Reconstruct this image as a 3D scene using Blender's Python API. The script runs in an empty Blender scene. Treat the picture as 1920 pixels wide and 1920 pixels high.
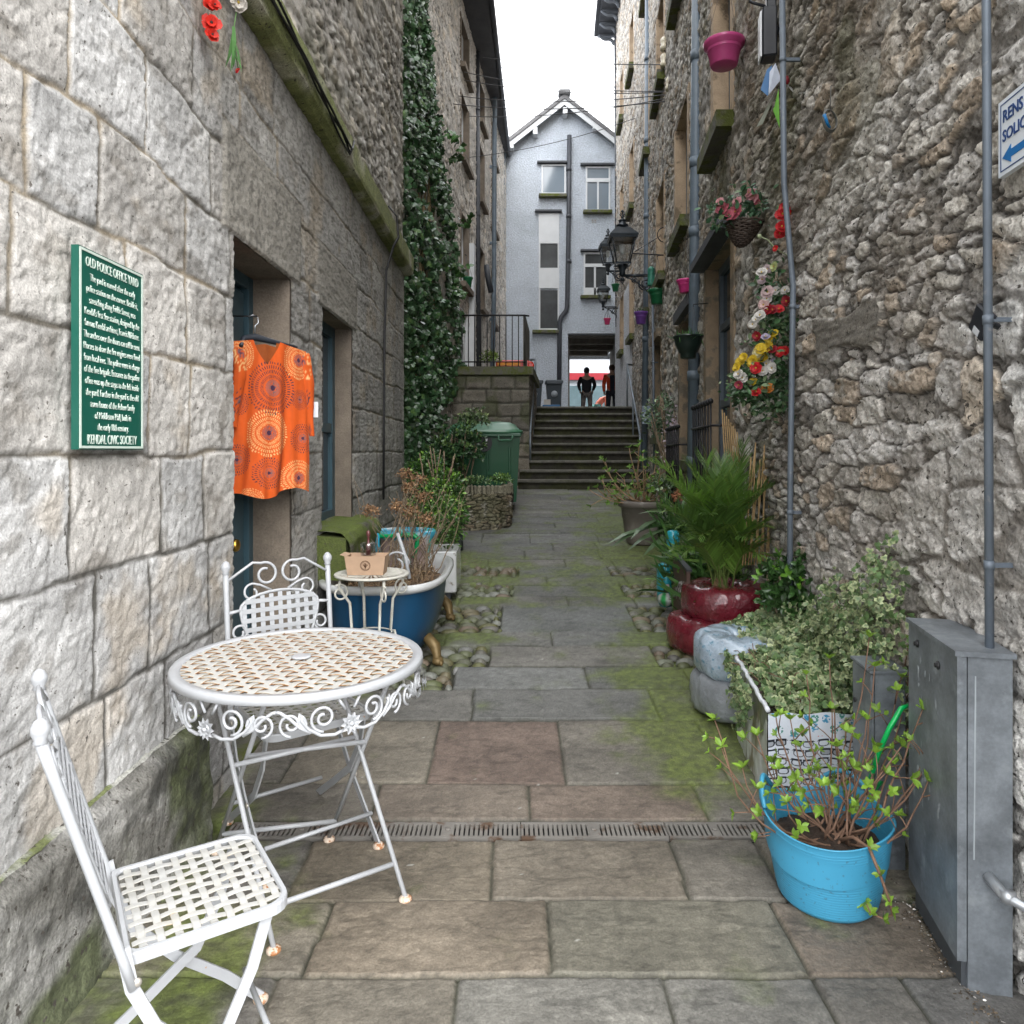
import bpy, math, random
import numpy as np
from mathutils import Vector, Matrix

R = math.radians
F, CX, CY, EYE = 1350.0, 960.0, 845.0, 1.30   # focal length and horizon measured on the 1920 px photograph
scene = bpy.context.scene
# ---------------------------------------------------------------- camera, sky, sun, exposure
cam = bpy.data.cameras.new('camera')
cam.sensor_width = 36.0
cam.lens = 36.0 * F / 1920.0
cam.shift_y = -(960.0 - CY) / 1920.0
cam.clip_start = 0.05
cam.clip_end = 3000
camo = bpy.data.objects.new('camera', cam)
scene.collection.objects.link(camo)
camo.location = (0, 0, EYE)
camo.rotation_euler = (R(90), 0, 0)
scene.camera = camo

SUN_EL, SUN_AZ = 44, 152
world = bpy.data.worlds.new('World')
scene.world = world
world.use_nodes = True
wn = world.node_tree
wn.nodes.clear()
sky = wn.nodes.new('ShaderNodeTexSky')
sky.sky_type = 'NISHITA'
sky.sun_disc = False
sky.sun_elevation = R(SUN_EL)
sky.sun_rotation = R(SUN_AZ)
sky.air_density = 1.0
sky.dust_density = 6.0
sky.ozone_density = 0.6
hsv = wn.nodes.new('ShaderNodeHueSaturation')
hsv.inputs['Saturation'].default_value = 0.10
hsv.inputs['Value'].default_value = 1.0
wmix = wn.nodes.new('ShaderNodeMixRGB')
wmix.inputs[0].default_value = 0.75
wmix.inputs[2].default_value = (8.3, 8.5, 8.8, 1)      # the even cloud layer
bgn = wn.nodes.new('ShaderNodeBackground')
bgn.inputs['Strength'].default_value = 0.15
won = wn.nodes.new('ShaderNodeOutputWorld')
wn.links.new(sky.outputs[0], hsv.inputs['Color'])
wn.links.new(hsv.outputs[0], wmix.inputs[1])
wn.links.new(wmix.outputs[0], bgn.inputs[0])
wn.links.new(bgn.outputs[0], won.inputs[0])

sun = bpy.data.lights.new('sun', 'SUN')
sun.energy = .85
sun.angle = R(70)
sun.color = (1.0, 0.97, 0.93)
suno = bpy.data.objects.new('sun', sun)
scene.collection.objects.link(suno)
suno.rotation_euler = (R(90 - SUN_EL), 0, R(180 - SUN_AZ))

scene.view_settings.view_transform = 'Standard'
scene.view_settings.look = 'None'
scene.view_settings.exposure = 2.0
scene.view_settings.gamma = 1.0

# ---------------------------------------------------------------- numbers shared by everything
XL, XLP = -1.08, -1.03                       # left wall face, its plinth
def XR(y): return 1.04 + 0.105 * np.minimum(y, 13) + .06 * np.maximum(y - 13, 0)   # right wall face
def XB(y): return -0.22 + 0.105 * (y - 20)   # second building on the left
def dL(px): return 1458.0 / (960.0 - px)
def dR(px): return 1404.0 / (px - 1101.75) if px > 1210 else 2194.0 / (px - 1041)
def dB(px): return 3132.0 / (1101.75 - px)
STEP0, STEP1, LAND = 11.7, 14.8, 2.21
def gz(y):
    return float(min(max(0.0, 0.073 * (y - 2.525)), 0.67))
def gd(py):
    d = 1755.0 / (py - 845.0)
    return d if d <= 2.525 else 2003.0 / (py - 746.5)
def P(px, py, d): return Vector(((px - CX) / F * d, d, EYE + (CY - py) / F * d))
def G(px, py):
    d = gd(py)
    return Vector(((px - CX) / F * d, d, gz(d)))

# ---------------------------------------------------------------- numpy noise
def _h(ix, iy, s):
    n = (ix.astype(np.int64) * 374761393 + iy.astype(np.int64) * 668265263 + s * 144665 + 1013904223) & 0xffffffff
    n = ((n ^ (n >> 13)) * 1274126177) & 0xffffffff
    n = ((n ^ (n >> 15)) * 2246822519) & 0xffffffff
    return ((n ^ (n >> 16)) & 0xffffff) / float(0x1000000)
def vn(x, y, s=0):
    x0 = np.floor(x); y0 = np.floor(y)
    fx = x - x0; fy = y - y0
    fx = fx * fx * (3 - 2 * fx); fy = fy * fy * (3 - 2 * fy)
    a = _h(x0, y0, s); b = _h(x0 + 1, y0, s); c = _h(x0, y0 + 1, s); d = _h(x0 + 1, y0 + 1, s)
    return (a * (1 - fx) + b * fx) * (1 - fy) + (c * (1 - fx) + d * fx) * fy
def fbm(x, y, o=4, s=0):
    t = 0; a = 0.5; n = 0
    for k in range(o):
        t = t + a * vn(x, y, s + k * 17); n += a
        x = x * 2.03 + 5.1; y = y * 2.03 + 1.7; a *= 0.5
    return t / n
def worley(x, y, s=0, jit=0.85, pw=2.0):
    x0 = np.floor(x); y0 = np.floor(y)
    f1 = np.full(x.shape, 9.0); f2 = np.full(x.shape, 9.0); cid = np.zeros(x.shape)
    for i in (-1, 0, 1):
        for j in (-1, 0, 1):
            cx = x0 + i; cy = y0 + j
            px = cx + 0.5 + jit * (_h(cx, cy, s) - 0.5)
            py = cy + 0.5 + jit * (_h(cx, cy, s + 7) - 0.5)
            d = np.hypot(x - px, y - py) if pw == 2 else (np.abs(x - px) ** pw + np.abs(y - py) ** pw) ** (1 / pw)
            nid = _h(cx, cy, s + 13)
            m = d < f1
            f2 = np.where(m, f1, np.minimum(f2, d))
            cid = np.where(m, nid, cid)
            f1 = np.where(m, d, f1)
    return f1, f2, cid
def sst(a, b, x):
    t = np.clip((x - a) / (b - a), 0, 1)
    return t * t * (3 - 2 * t)
def lerp(a, b, t):
    t = np.asarray(t)[..., None]
    return np.asarray(a) * (1 - t) + np.asarray(b) * t

# ---------------------------------------------------------------- materials
MATS = {}
def mat(name, col=(.5, .5, .5), rough=.6, metal=0, var=.18, scale=6, bump=0, bscale=60, bdist=.004, attr=False,
        spot=None, sscale=8, sth=.6, swid=.08, coat=0, trans=0, sss=0, emit=0, fine=0, fscale=150, spec=.5,
        ior=1.45, alpha=1, musg=False, stretch=None):
    if name in MATS: return MATS[name]
    m = bpy.data.materials.new(name); m.use_nodes = True
    nt = m.node_tree; N = nt.nodes; L = nt.links
    b = N['Principled BSDF']
    tc = N.new('ShaderNodeTexCoord')
    src = tc.outputs['Object']
    if stretch:
        mp = N.new('ShaderNodeMapping'); mp.inputs['Scale'].default_value = stretch
        L.new(src, mp.inputs['Vector']); src = mp.outputs[0]
    if attr:
        a = N.new('ShaderNodeVertexColor'); a.layer_name = 'Col'; c = a.outputs[0]
    else:
        a = N.new('ShaderNodeRGB'); a.outputs[0].default_value = (*col, 1); c = a.outputs[0]
    def noise(sc, det=5):
        n = N.new('ShaderNodeTexNoise'); n.inputs['Scale'].default_value = sc; n.inputs['Detail'].default_value = det
        n.inputs['Roughness'].default_value = .62
        L.new(src, n.inputs['Vector']); return n.outputs['Fac']
    def mulvar(c, f, v):
        mr = N.new('ShaderNodeMapRange'); mr.inputs['From Min'].default_value = .3; mr.inputs['From Max'].default_value = .7
        mr.inputs['To Min'].default_value = 1 - v; mr.inputs['To Max'].default_value = 1 + v; mr.clamp = False
        L.new(f, mr.inputs['Value'])
        mx = N.new('ShaderNodeVectorMath'); mx.operation = 'SCALE'
        L.new(c, mx.inputs[0]); L.new(mr.outputs[0], mx.inputs['Scale']); return mx.outputs[0]
    if var: c = mulvar(c, noise(scale), var)
    if fine: c = mulvar(c, noise(fscale, 3), fine)
    if spot:
        f = noise(sscale, 6)
        mr = N.new('ShaderNodeMapRange'); mr.inputs['From Min'].default_value = sth; mr.inputs['From Max'].default_value = sth + swid
        L.new(f, mr.inputs['Value'])
        mx = N.new('ShaderNodeMixRGB'); L.new(mr.outputs[0], mx.inputs[0]); L.new(c, mx.inputs[1])
        mx.inputs[2].default_value = (*spot, 1); c = mx.outputs[0]
    L.new(c, b.inputs['Base Color'])
    b.inputs['Roughness'].default_value = rough
    if var and rough > .15:
        mr = N.new('ShaderNodeMapRange'); mr.inputs['To Min'].default_value = rough * .82; mr.inputs['To Max'].default_value = min(1, rough * 1.18)
        L.new(noise(scale * 2.7), mr.inputs['Value']); L.new(mr.outputs[0], b.inputs['Roughness'])
    b.inputs['Metallic'].default_value = metal
    b.inputs['IOR'].default_value = ior
    b.inputs['Specular IOR Level'].default_value = spec
    b.inputs['Coat Weight'].default_value = coat
    b.inputs['Transmission Weight'].default_value = trans
    if sss:
        b.inputs['Subsurface Weight'].default_value = sss
        b.inputs['Subsurface Radius'].default_value = (.02, .03, .01)
        b.inputs['Subsurface Scale'].default_value = .3
    if emit:
        b.inputs['Emission Strength'].default_value = emit; L.new(c, b.inputs['Emission Color'])
    if bump:
        h = noise(bscale, 6)
        if musg:
            v = N.new('ShaderNodeTexVoronoi'); v.inputs['Scale'].default_value = bscale * .45
            L.new(src, v.inputs['Vector'])
            ad = N.new('ShaderNodeMath'); ad.operation = 'MULTIPLY_ADD'; ad.inputs[1].default_value = .55
            L.new(v.outputs['Distance'], ad.inputs[0]); L.new(h, ad.inputs[2]); h = ad.outputs[0]
        bp = N.new('ShaderNodeBump'); bp.inputs['Strength'].default_value = bump; bp.inputs['Distance'].default_value = bdist
        L.new(h, bp.inputs['Height']); L.new(bp.outputs[0], b.inputs['Normal'])
    MATS[name] = m
    return m

def leafmat(name, trans=.25, rough=.45):
    if name in MATS: return MATS[name]
    m = bpy.data.materials.new(name); m.use_nodes = True
    nt = m.node_tree; N = nt.nodes; L = nt.links
    b = N['Principled BSDF']
    a = N.new('ShaderNodeVertexColor'); a.layer_name = 'Col'
    L.new(a.outputs[0], b.inputs['Base Color'])
    b.inputs['Roughness'].default_value = rough
    t = N.new('ShaderNodeBsdfTranslucent'); L.new(a.outputs[0], t.inputs['Color'])
    mx = N.new('ShaderNodeMixShader'); mx.inputs[0].default_value = trans
    L.new(b.outputs[0], mx.inputs[1]); L.new(t.outputs[0], mx.inputs[2])
    L.new(mx.outputs[0], N['Material Output'].inputs['Surface'])
    MATS[name] = m
    return m

# ---------------------------------------------------------------- mesh builder
def link(o): scene.collection.objects.link(o)
def chain_loc(o):
    v = Vector((0, 0, 0))
    while o is not None:
        v += o.location; o = o.parent
    return v
def tag(o, label=None, cat=None, group=None, kind=None):
    if label: o['label'] = label
    if cat: o['category'] = cat
    if group: o['group'] = group
    if kind: o['kind'] = kind
    return o
def thing(name, label, cat, loc=(0, 0, 0), rz=0, group=None):
    o = bpy.data.objects.new(name, None); link(o)
    o.location = loc; o.rotation_euler = (0, 0, rz); o.empty_display_size = .1
    return tag(o, label, cat, group)
class MB:
    def __init__(s): s.v = []; s.f = []; s.c = []; s.n = 0; s.smooth_flags = []
    def add(s, vs, fs, col=None, smooth=True):
        vs = np.asarray(vs, float).reshape(-1, 3)
        k = len(vs)
        s.v.append(vs)
        if isinstance(fs, np.ndarray): s.f.append((fs + s.n, smooth))
        else: s.f.append(([tuple(i + s.n for i in f) for f in fs], smooth))
        c = np.ones((k, 3)) * .5 if col is None else (np.ones((k, 3)) * np.asarray(col) if np.ndim(col) == 1 else np.asarray(col))
        s.c.append(c); s.n += k
        return s
    def box(s, c, size, rz=0, M=None, col=None, b=0):
        x, y, z = [q / 2 for q in size]
        if b:
            b = min(b, x * .9, y * .9, z * .9)
            V = []
            for sz in (-1, 1):
                for (rx, ry, zz) in ((x - b, y - b, z), (x, y, z - b)):
                    pass
            # chamfered: rings bottom inner, bottom outer, top outer, top inner (octagonal corners)
            def ring(hx, hy, zz, bb):
                return [(hx - bb, -hy, zz), (hx, -hy + bb, zz), (hx, hy - bb, zz), (hx - bb, hy, zz), (-hx + bb, hy, zz), (-hx, hy - bb, zz), (-hx, -hy + bb, zz), (-hx + bb, -hy, zz)]
            V = ring(x - b, y - b, -z, b * .5) + ring(x, y, -z + b, b) + ring(x, y, z - b, b) + ring(x - b, y - b, z, b * .5)
            Fs = [tuple(range(7, -1, -1)), tuple(range(24, 32))]
            for r in range(3):
                for i in range(8):
                    j = (i + 1) % 8
                    Fs.append((r * 8 + i, r * 8 + j, r * 8 + 8 + j, r * 8 + 8 + i))
        else:
            V = [(-x, -y, -z), (x, -y, -z), (x, y, -z), (-x, y, -z), (-x, -y, z), (x, -y, z), (x, y, z), (-x, y, z)]
            Fs = [(0, 3, 2, 1), (4, 5, 6, 7), (0, 1, 5, 4), (1, 2, 6, 5), (2, 3, 7, 6), (3, 0, 4, 7)]
        V = np.array(V, float)
        if rz:
            ca, sa = math.cos(rz), math.sin(rz)
            V = np.stack([V[:, 0] * ca - V[:, 1] * sa, V[:, 0] * sa + V[:, 1] * ca, V[:, 2]], 1)
        if M is not None:
            V = V @ np.array(M.to_3x3()).T
        return s.add(V + np.array(c, float), Fs, col, smooth=False)
    def hexa(s, pts, col=None):      # 8 corners: bottom 4 then top 4
        return s.add(np.array([tuple(p) for p in pts]), [(0, 3, 2, 1), (4, 5, 6, 7), (0, 1, 5, 4), (1, 2, 6, 5), (2, 3, 7, 6), (3, 0, 4, 7)], col, smooth=False)
    def tube(s, pts, r, n=8, closed=False, col=None, cap=True, flat=None):
        P_ = [Vector(p) for p in pts]; m = len(P_)
        rr = r if hasattr(r, '__len__') else [r] * m
        V = []; up = None
        for i in range(m):
            if closed: t = P_[(i + 1) % m] - P_[i - 1]
            else: t = P_[min(i + 1, m - 1)] - P_[max(i - 1, 0)]
            if t.length < 1e-9: t = Vector((0, 0, 1))
            t.normalize()
            if up is None:
                a = Vector((0, 0, 1)) if abs(t.z) < .9 else Vector((1, 0, 0))
                if flat is not None: a = Vector(flat)
                u = t.cross(a).normalized()
            else:
                u = (up - t * up.dot(t))
                if u.length < 1e-6: u = t.orthogonal()
                u.normalize()
            up = u; w = t.cross(u)
            for k in range(n):
                an = 2 * math.pi * k / n
                V.append(P_[i] + (u * math.cos(an) + w * math.sin(an)) * rr[i])
        Fs = []
        for i in range(m if closed else m - 1):
            j = (i + 1) % m
            for k in range(n):
                l = (k + 1) % n
                Fs.append((i * n + k, i * n + l, j * n + l, j * n + k))
        if cap and not closed:
            Fs.append(tuple(range(n - 1, -1, -1))); Fs.append(tuple((m - 1) * n + k for k in range(n)))
        return s.add([tuple(v) for v in V], Fs, col)
    def bar(s, pts, w, t, nrm, col=None):      # flat strip section w (along nrm x tangent) by t (along nrm)
        P_ = [Vector(p) for p in pts]; m = len(P_); V = []
        nn = Vector(nrm).normalized()
        for i in range(m):
            tg = (P_[min(i + 1, m - 1)] - P_[max(i - 1, 0)]).normalized()
            u = tg.cross(nn).normalized() * w / 2; q = nn * t / 2
            V += [P_[i] - u - q, P_[i] + u - q, P_[i] + u + q, P_[i] - u + q]
        Fs = [(3, 2, 1, 0), tuple((m - 1) * 4 + k for k in range(4))]
        for i in range(m - 1):
            for k in range(4):
                l = (k + 1) % 4
                Fs.append((i * 4 + k, i * 4 + l, i * 4 + 4 + l, i * 4 + 4 + k))
        return s.add([tuple(v) for v in V], Fs, col, smooth=False)
    def lathe(s, prof, c=(0, 0, 0), n=24, col=None, sx=1, sy=1, M=None, capb=True, capt=True):
        V = []
        for (r, z) in prof:
            for k in range(n):
                a = 2 * math.pi * k / n
                V.append((r * math.cos(a) * sx, r * math.sin(a) * sy, z))
        V = np.array(V, float)
        if M is not None: V = V @ np.array(M.to_3x3()).T
        Fs = []
        m = len(prof)
        for i in range(m - 1):
            for k in range(n):
                l = (k + 1) % n
                Fs.append((i * n + k, i * n + l, i * n + n + l, i * n + n + k))
        if capb: Fs.append(tuple(range(n - 1, -1, -1)))
        if capt: Fs.append(tuple((m - 1) * n + k for k in range(n)))
        return s.add(V + np.array(c, float), Fs, col)
    def ball(s, c, r, n=10, col=None, sq=(1, 1, 1)):
        prof = [(max(1e-4, math.sin(math.pi * i / (n - 2))) * r, -math.cos(math.pi * i / (n - 2)) * r * sq[2]) for i in range(n - 1)]
        return s.lathe(prof, c, n, col, sq[0], sq[1], capb=False, capt=False)
    def prism(s, poly, z0, z1, col=None, axis='z', smooth=False):   # poly list of 2d pts CCW
        n = len(poly)
        def m(p, z):
            return (p[0], p[1], z) if axis == 'z' else ((p[0], z, p[1]) if axis == 'y' else (z, p[0], p[1]))
        V = [m(p, z0) for p in poly] + [m(p, z1) for p in poly]
        Fs = [tuple(range(n - 1, -1, -1)), tuple(range(n, 2 * n))] + [(i, (i + 1) % n, n + (i + 1) % n, n + i) for i in range(n)]
        return s.add(V, Fs, col, smooth)
    def grid(s, X, Y, Z, col=None, skip=None, smooth=True):
        r, c = X.shape
        idx = np.arange(r * c).reshape(r, c)
        q = np.stack([idx[:-1, :-1], idx[:-1, 1:], idx[1:, 1:], idx[1:, :-1]], -1)
        if skip is not None: q = q[~skip]
        q = q.reshape(-1, 4)
        used = np.zeros(r * c, bool); used[q.ravel()] = True
        rm = np.cumsum(used) - 1
        V = np.stack([X, Y, Z], -1).reshape(-1, 3)[used]
        cc = None if col is None else (col if np.ndim(col) == 1 else np.asarray(col).reshape(-1, 3)[used])
        return s.add(V, rm[q], cc, smooth)
    def build(s, name, m, parent=None, world=True, smooth=None, mods=None):
        V = np.concatenate(s.v); C = np.concatenate(s.c)
        starts = []; tot = []; loops = []; sm = []
        off = 0
        for f, flag in s.f:
            if isinstance(f, np.ndarray):
                k = f.shape[1]
                loops.append(f.ravel()); tot.append(np.full(len(f), k))
                sm.append(np.full(len(f), flag))
            elif len(f):
                tot.append(np.array([len(q) for q in f])); loops.append(np.array([i for q in f for i in q]))
                sm.append(np.full(len(f), flag))
        loops = np.concatenate(loops).astype(np.int32); tot = np.concatenate(tot).astype(np.int32); sm = np.concatenate(sm)
        if smooth is not None: sm[:] = smooth
        st = np.concatenate([[0], np.cumsum(tot)[:-1]]).astype(np.int32)
        me = bpy.data.meshes.new(name)
        me.vertices.add(len(V)); me.vertices.foreach_set('co', V.astype(np.float32).ravel())
        me.loops.add(len(loops)); me.loops.foreach_set('vertex_index', loops)
        me.polygons.add(len(tot)); me.polygons.foreach_set('loop_start', st); me.polygons.foreach_set('loop_total', tot)
        me.polygons.foreach_set('use_smooth', sm)
        me.update(calc_edges=True)
        ca = me.color_attributes.new('Col', 'FLOAT_COLOR', 'POINT')
        ca.data.foreach_set('color', np.concatenate([np.clip(C, 0, 1), np.ones((len(C), 1))], 1).astype(np.float32).ravel())
        me.validate()
        if m is not None: me.materials.append(m)
        o = bpy.data.objects.new(name, me); link(o)
        if parent is not None:
            o.parent = parent
            if world: o.location = -chain_loc(parent)
        return o

# leaf templates: (verts, faces, edge flag per vertex)
T_OVAL = (np.array([(0, 0, 0), (.28, .22, .05), (.62, .24, .06), (1, 0, -.05), (.62, -.24, .06), (.28, -.22, .05), (.5, 0, 0)]),
          [(0, 6, 1), (6, 2, 1), (6, 3, 2), (0, 5, 6), (5, 4, 6), (4, 3, 6)], np.array([.6, 1, 1, 1, 1, 1, 0]))
T_IVY = (np.array([(0, 0, 0), (-.05, .38, -.05), (.28, .62, -.06), (.42, .3, .03), (.72, .34, -.04), (1.05, 0, -.1), (.72, -.34, -.04), (.42, -.3, .03), (.28, -.62, -.06), (-.05, -.38, -.05), (.38, 0, .05)]),
         [(10, 1, 0), (10, 2, 1), (10, 3, 2), (10, 4, 3), (10, 5, 4), (10, 6, 5), (10, 7, 6), (10, 8, 7), (10, 9, 8), (10, 0, 9)],
         np.array([.3, 1, 1, 1, 1, 1, 1, 1, 1, 1, 0]))
T_BLADE = (np.array([(0, -.035, 0), (0, .035, 0), (.35, .05, .06), (.35, -.05, .06), (.7, .035, .03), (.7, -.035, .03), (1, 0, -.1)]),
           [(0, 3, 2, 1), (3, 5, 4, 2), (5, 6, 4)], np.array([0, 0, 0, 0, 0, 0, 1.]))
T_PETAL = (np.array([(0, 0, 0), (.35, .3, .12), (.8, .38, .1), (1, 0, .02), (.8, -.38, .1), (.35, -.3, .12), (.55, 0, 0)]),
           [(0, 6, 1), (6, 2, 1), (6, 3, 2), (0, 5, 6), (5, 4, 6), (4, 3, 6)], np.array([0, .5, 1, 1, 1, .5, .4]))
def unit(a):
    a = np.asarray(a, float)
    return a / np.maximum(np.linalg.norm(a, axis=-1, keepdims=True), 1e-9)
def leaves(mb, pos, dirs, nors, size, tmpl, col, edgecol=None, curl=0):
    T, Fs, E = tmpl
    pos = np.asarray(pos, float); n = len(pos)
    d = unit(dirs); w = unit(np.cross(np.asarray(nors, float), d)); nn = np.cross(d, w)
    size = np.ones(n) * size
    T = np.repeat(T[None], n, 0) * size[:, None, None]
    V = pos[:, None] + T[..., 0:1] * d[:, None] + T[..., 1:2] * w[:, None] + T[..., 2:3] * nn[:, None]
    k = len(E)
    col = np.ones((n, 3)) * np.asarray(col)
    C = np.repeat(col[:, None], k, 1)
    if edgecol is not None:
        ec = np.ones((n, 3)) * np.asarray(edgecol)
        C = C * (1 - E[None, :, None]) + ec[:, None] * E[None, :, None]
    base = np.arange(n) * k
    for L in {len(f) for f in Fs}:
        fa = np.array([f for f in Fs if len(f) == L])
        # quads/tris separately; vertices are added once
        if L == 3: tri = fa
        else: quad = fa
    s0 = mb.n
    mb.v.append(V.reshape(-1, 3)); mb.c.append(C.reshape(-1, 3)); mb.n += n * k
    for L in {len(f) for f in Fs}:
        fa = np.array([f for f in Fs if len(f) == L])
        mb.f.append(((base[:, None, None] + fa[None] + s0).reshape(-1, L), False))
    return mb
rng = np.random.default_rng(7)
random.seed(5)
def rdir(n, up=0):
    v = rng.normal(size=(n, 3)); v[:, 2] += up
    return unit(v)
def colvar(base, n, v=.25, other=None, p=0):
    c = np.ones((n, 3)) * np.array(base)
    if other is not None:
        m = rng.random(n) < p
        c[m] = np.array(other)
    return c * (1 + v * rng.normal(size=(n, 1))).clip(.4, 1.8)
def text_mesh(name, body, size, M, m, parent, ext=.0008, align='CENTER', sx=1, font=None, world=True, off=0):
    cu = bpy.data.curves.new(name, 'FONT'); cu.body = body; cu.size = size; cu.extrude = ext; cu.align_x = align
    cu.resolution_u = 3; cu.offset = off
    o = bpy.data.objects.new(name, cu); link(o)
    dg = bpy.context.evaluated_depsgraph_get()
    me = bpy.data.meshes.new_from_object(o.evaluated_get(dg))
    bpy.data.objects.remove(o); bpy.data.curves.remove(cu)
    me.transform(Matrix.Diagonal((sx, 1, 1, 1))); me.transform(M)
    return me
# ================================================================ GROUND
M_earth = mat('earth', (.05, .045, .04), .95, bump=.6, bscale=20, bdist=.02)
g = MB()
g.add([(-400, -300, -.08), (400, -300, -.08), (400, 900, -.08), (-400, 900, -.08)], [(0, 1, 2, 3)])
tag(g.build('ground', M_earth), kind='structure')

rows = []   # (y0, y1, splits, left cobble limit, right cobble limit)
def row(pyn, pyf, splits, cl=None, cr=None):
    d0, d1 = gd(pyn), gd(pyf); dm = (d0 + d1) / 2; ym = (pyn + pyf) / 2
    k = dm / F
    rows.append((d0, d1, [(s - 960) * k for s in splits], None if cl is None else (cl - 960) * k, None if cr is None else (cr - 960) * k))
rows.append((-.6, .3, [-.7, 0.1, .8], None, None)); rows.append((.3, .85, [-.5, .3, .95], None, None))
rows.append((.85, 1.30, [-.35, .22, .7], None, None))
row(2195, 1833, [455, 842, 1290, 1615, 1800])
row(1833, 1690, [598, 1026, 1478, 1760])
row(1690, 1574, [560, 918, 1272, 1445])
DR0, DR1 = gd(1572), gd(1541)
rows.append((gd(1574), gd(1538), [], None, None))
row(1538, 1470, [700, 990, 1312])
row(1470, 1351, [560, 812, 1050, 1335])
row(1351, 1292, [885, 1228])
row(1292, 1250, [850, 1100, 1292], 850)
row(1250, 1211, [918, 1228], 918, 1228)
row(1211, 1185, [835, 1035, 1300], 760)
row(1185, 1137, [940, 1186], 940, 1186)
row(1137, 1119, [860, 1066, 1190], 845)
row(1119, 1097, [960, 1168], 960, 1168)
row(1097, 1080, [920, 1026, 1175], 905, 1180)
row(1080, 1063, [972, 1143], 972, 1143)
row(1063, 1048, [915, 1060, 1150, 1210], 905)
row(1048, 1032, [880, 985, 1125, 1205])
row(1032, 1018, [1036, 1120])
row(1018, 1000, [905, 994, 1120, 1150])
for k in range(14):
    y0 = rows[-1][1]; h = .26 + .12 * random.random()
    if y0 + h > 11.9: break
    rows.append((y0, y0 + h, sorted(random.uniform(-.9, 2.1) for _ in range(3)), None, None))
rows[-1] = (rows[-1][0], 12.2, rows[-1][2], None, None)
GZ = np.vectorize(gz)
ys = [-.6]
while ys[-1] < 12.0:
    ys.append(ys[-1] + min(max(.0011 * ys[-1] ** 2, .005), .03))
ys = np.array(ys)
xs = np.arange(-1.25, 2.6, .009)
GX, GY = np.meshgrid(xs, ys)
wy = GY + .018 * (fbm(GX * 2.2, GY * 2.2, 3, 5) - .5) + .006 * (vn(GX * 22, GY * 22, 6) - .5)
wx = GX + .02 * (fbm(GX * 2, GY * 3, 3, 9) - .5) + .006 * (vn(GX * 25, GY * 25, 8) - .5)
Hh = np.zeros_like(GX); Cc = np.zeros(GX.shape + (3,)); Hh[:] = -.03; Cc[:] = (.04, .04, .025)
rr = random.Random(11)
special = {(8, 2): (.145, .110, .090), (4, 2): (.125, .117, .092), (5, 1): (.145, .124, .094), (5, 2): (.14, .122, .096), (4, 1): (.150, .126, .096), (4, 3): (.14, .115, .09), (7, 1): (.14, .118, .095), (7, 2): (.14, .112, .09),
           (3, 2): (.135, .13, .115), (3, 3): (.15, .145, .13), (13, 1): (.125, .13, .125)}
for ri, (y0, y1, sp, cl, cr) in enumerate(rows):
    xe = [-1.4] + sp + [2.8]
    for ci in range(len(xe) - 1):
        x0, x1 = xe[ci], xe[ci + 1]
        if x1 <= x0: continue
        if ri == 6: continue
        mid = (x0 + x1) / 2
        if cl is not None and x1 <= cl + .01: continue
        if cr is not None and x0 >= cr - .01: continue
        m = (wx > x0) & (wx < x1) & (wy > y0) & (wy < y1)
        if not m.any(): continue
        e = np.minimum(np.minimum(wx - x0, x1 - wx), np.minimum(wy - y0, y1 - wy))
        jw = .0015 + .003 * rr.random()
        prof = sst(jw, jw + .006, e)
        hz = rr.uniform(-.003, .004); tx, ty = rr.uniform(-.006, .006), rr.uniform(-.006, .006)
        h = hz + tx * (GX - mid) + ty * (GY - (y0 + y1) / 2)
        g0 = rr.uniform(.105, .145) * (1.12 if y0 > 2.6 else 1); warm = rr.uniform(0, 1)
        c = special.get((ri, ci), (g0 * (1.02 + .14 * warm), g0 * (1 + .03 * warm), g0 * (.97 - .16 * warm)) if y0 < 3.2 else (g0 * (.95 + .06 * warm), g0 * .97, g0 * (.93 - .06 * warm)))
        Hh = np.where(m, -.010 + prof * (.010 + h), Hh)
        dirt = lerp((.042, .042, .028), c, sst(jw * .5, jw + .005, e))
        Cc = np.where(m[..., None], dirt, Cc)
# laminated relief of riven sandstone
lam = fbm(GX * 5 + 2 * vn(GX * 3, GY * 3, 71), GY * 9, 5, 21)
Hh += np.where(Hh > -.008, .006 * np.floor(lam * 5) / 5 + .005 * (fbm(GX * 22, GY * 34, 4, 33) - .5), .004 * fbm(GX * 60, GY * 60, 2, 3))
stain = fbm(GX * 1.6, GY * 2.6, 5, 41)
Cc *= (0.55 + .90 * fbm(GX * 3.5, GY * 6, 5, 51))[..., None]
vein = np.abs(fbm(GX * 4 + GY * 2, GY * 9, 5, 54) - .5); Cc *= (1 - .30 * sst(.035, 0, vein))[..., None]
Cc *= .95 * (0.80 + .40 * vn(GX * 90, GY * 90, 52))[..., None]
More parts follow.
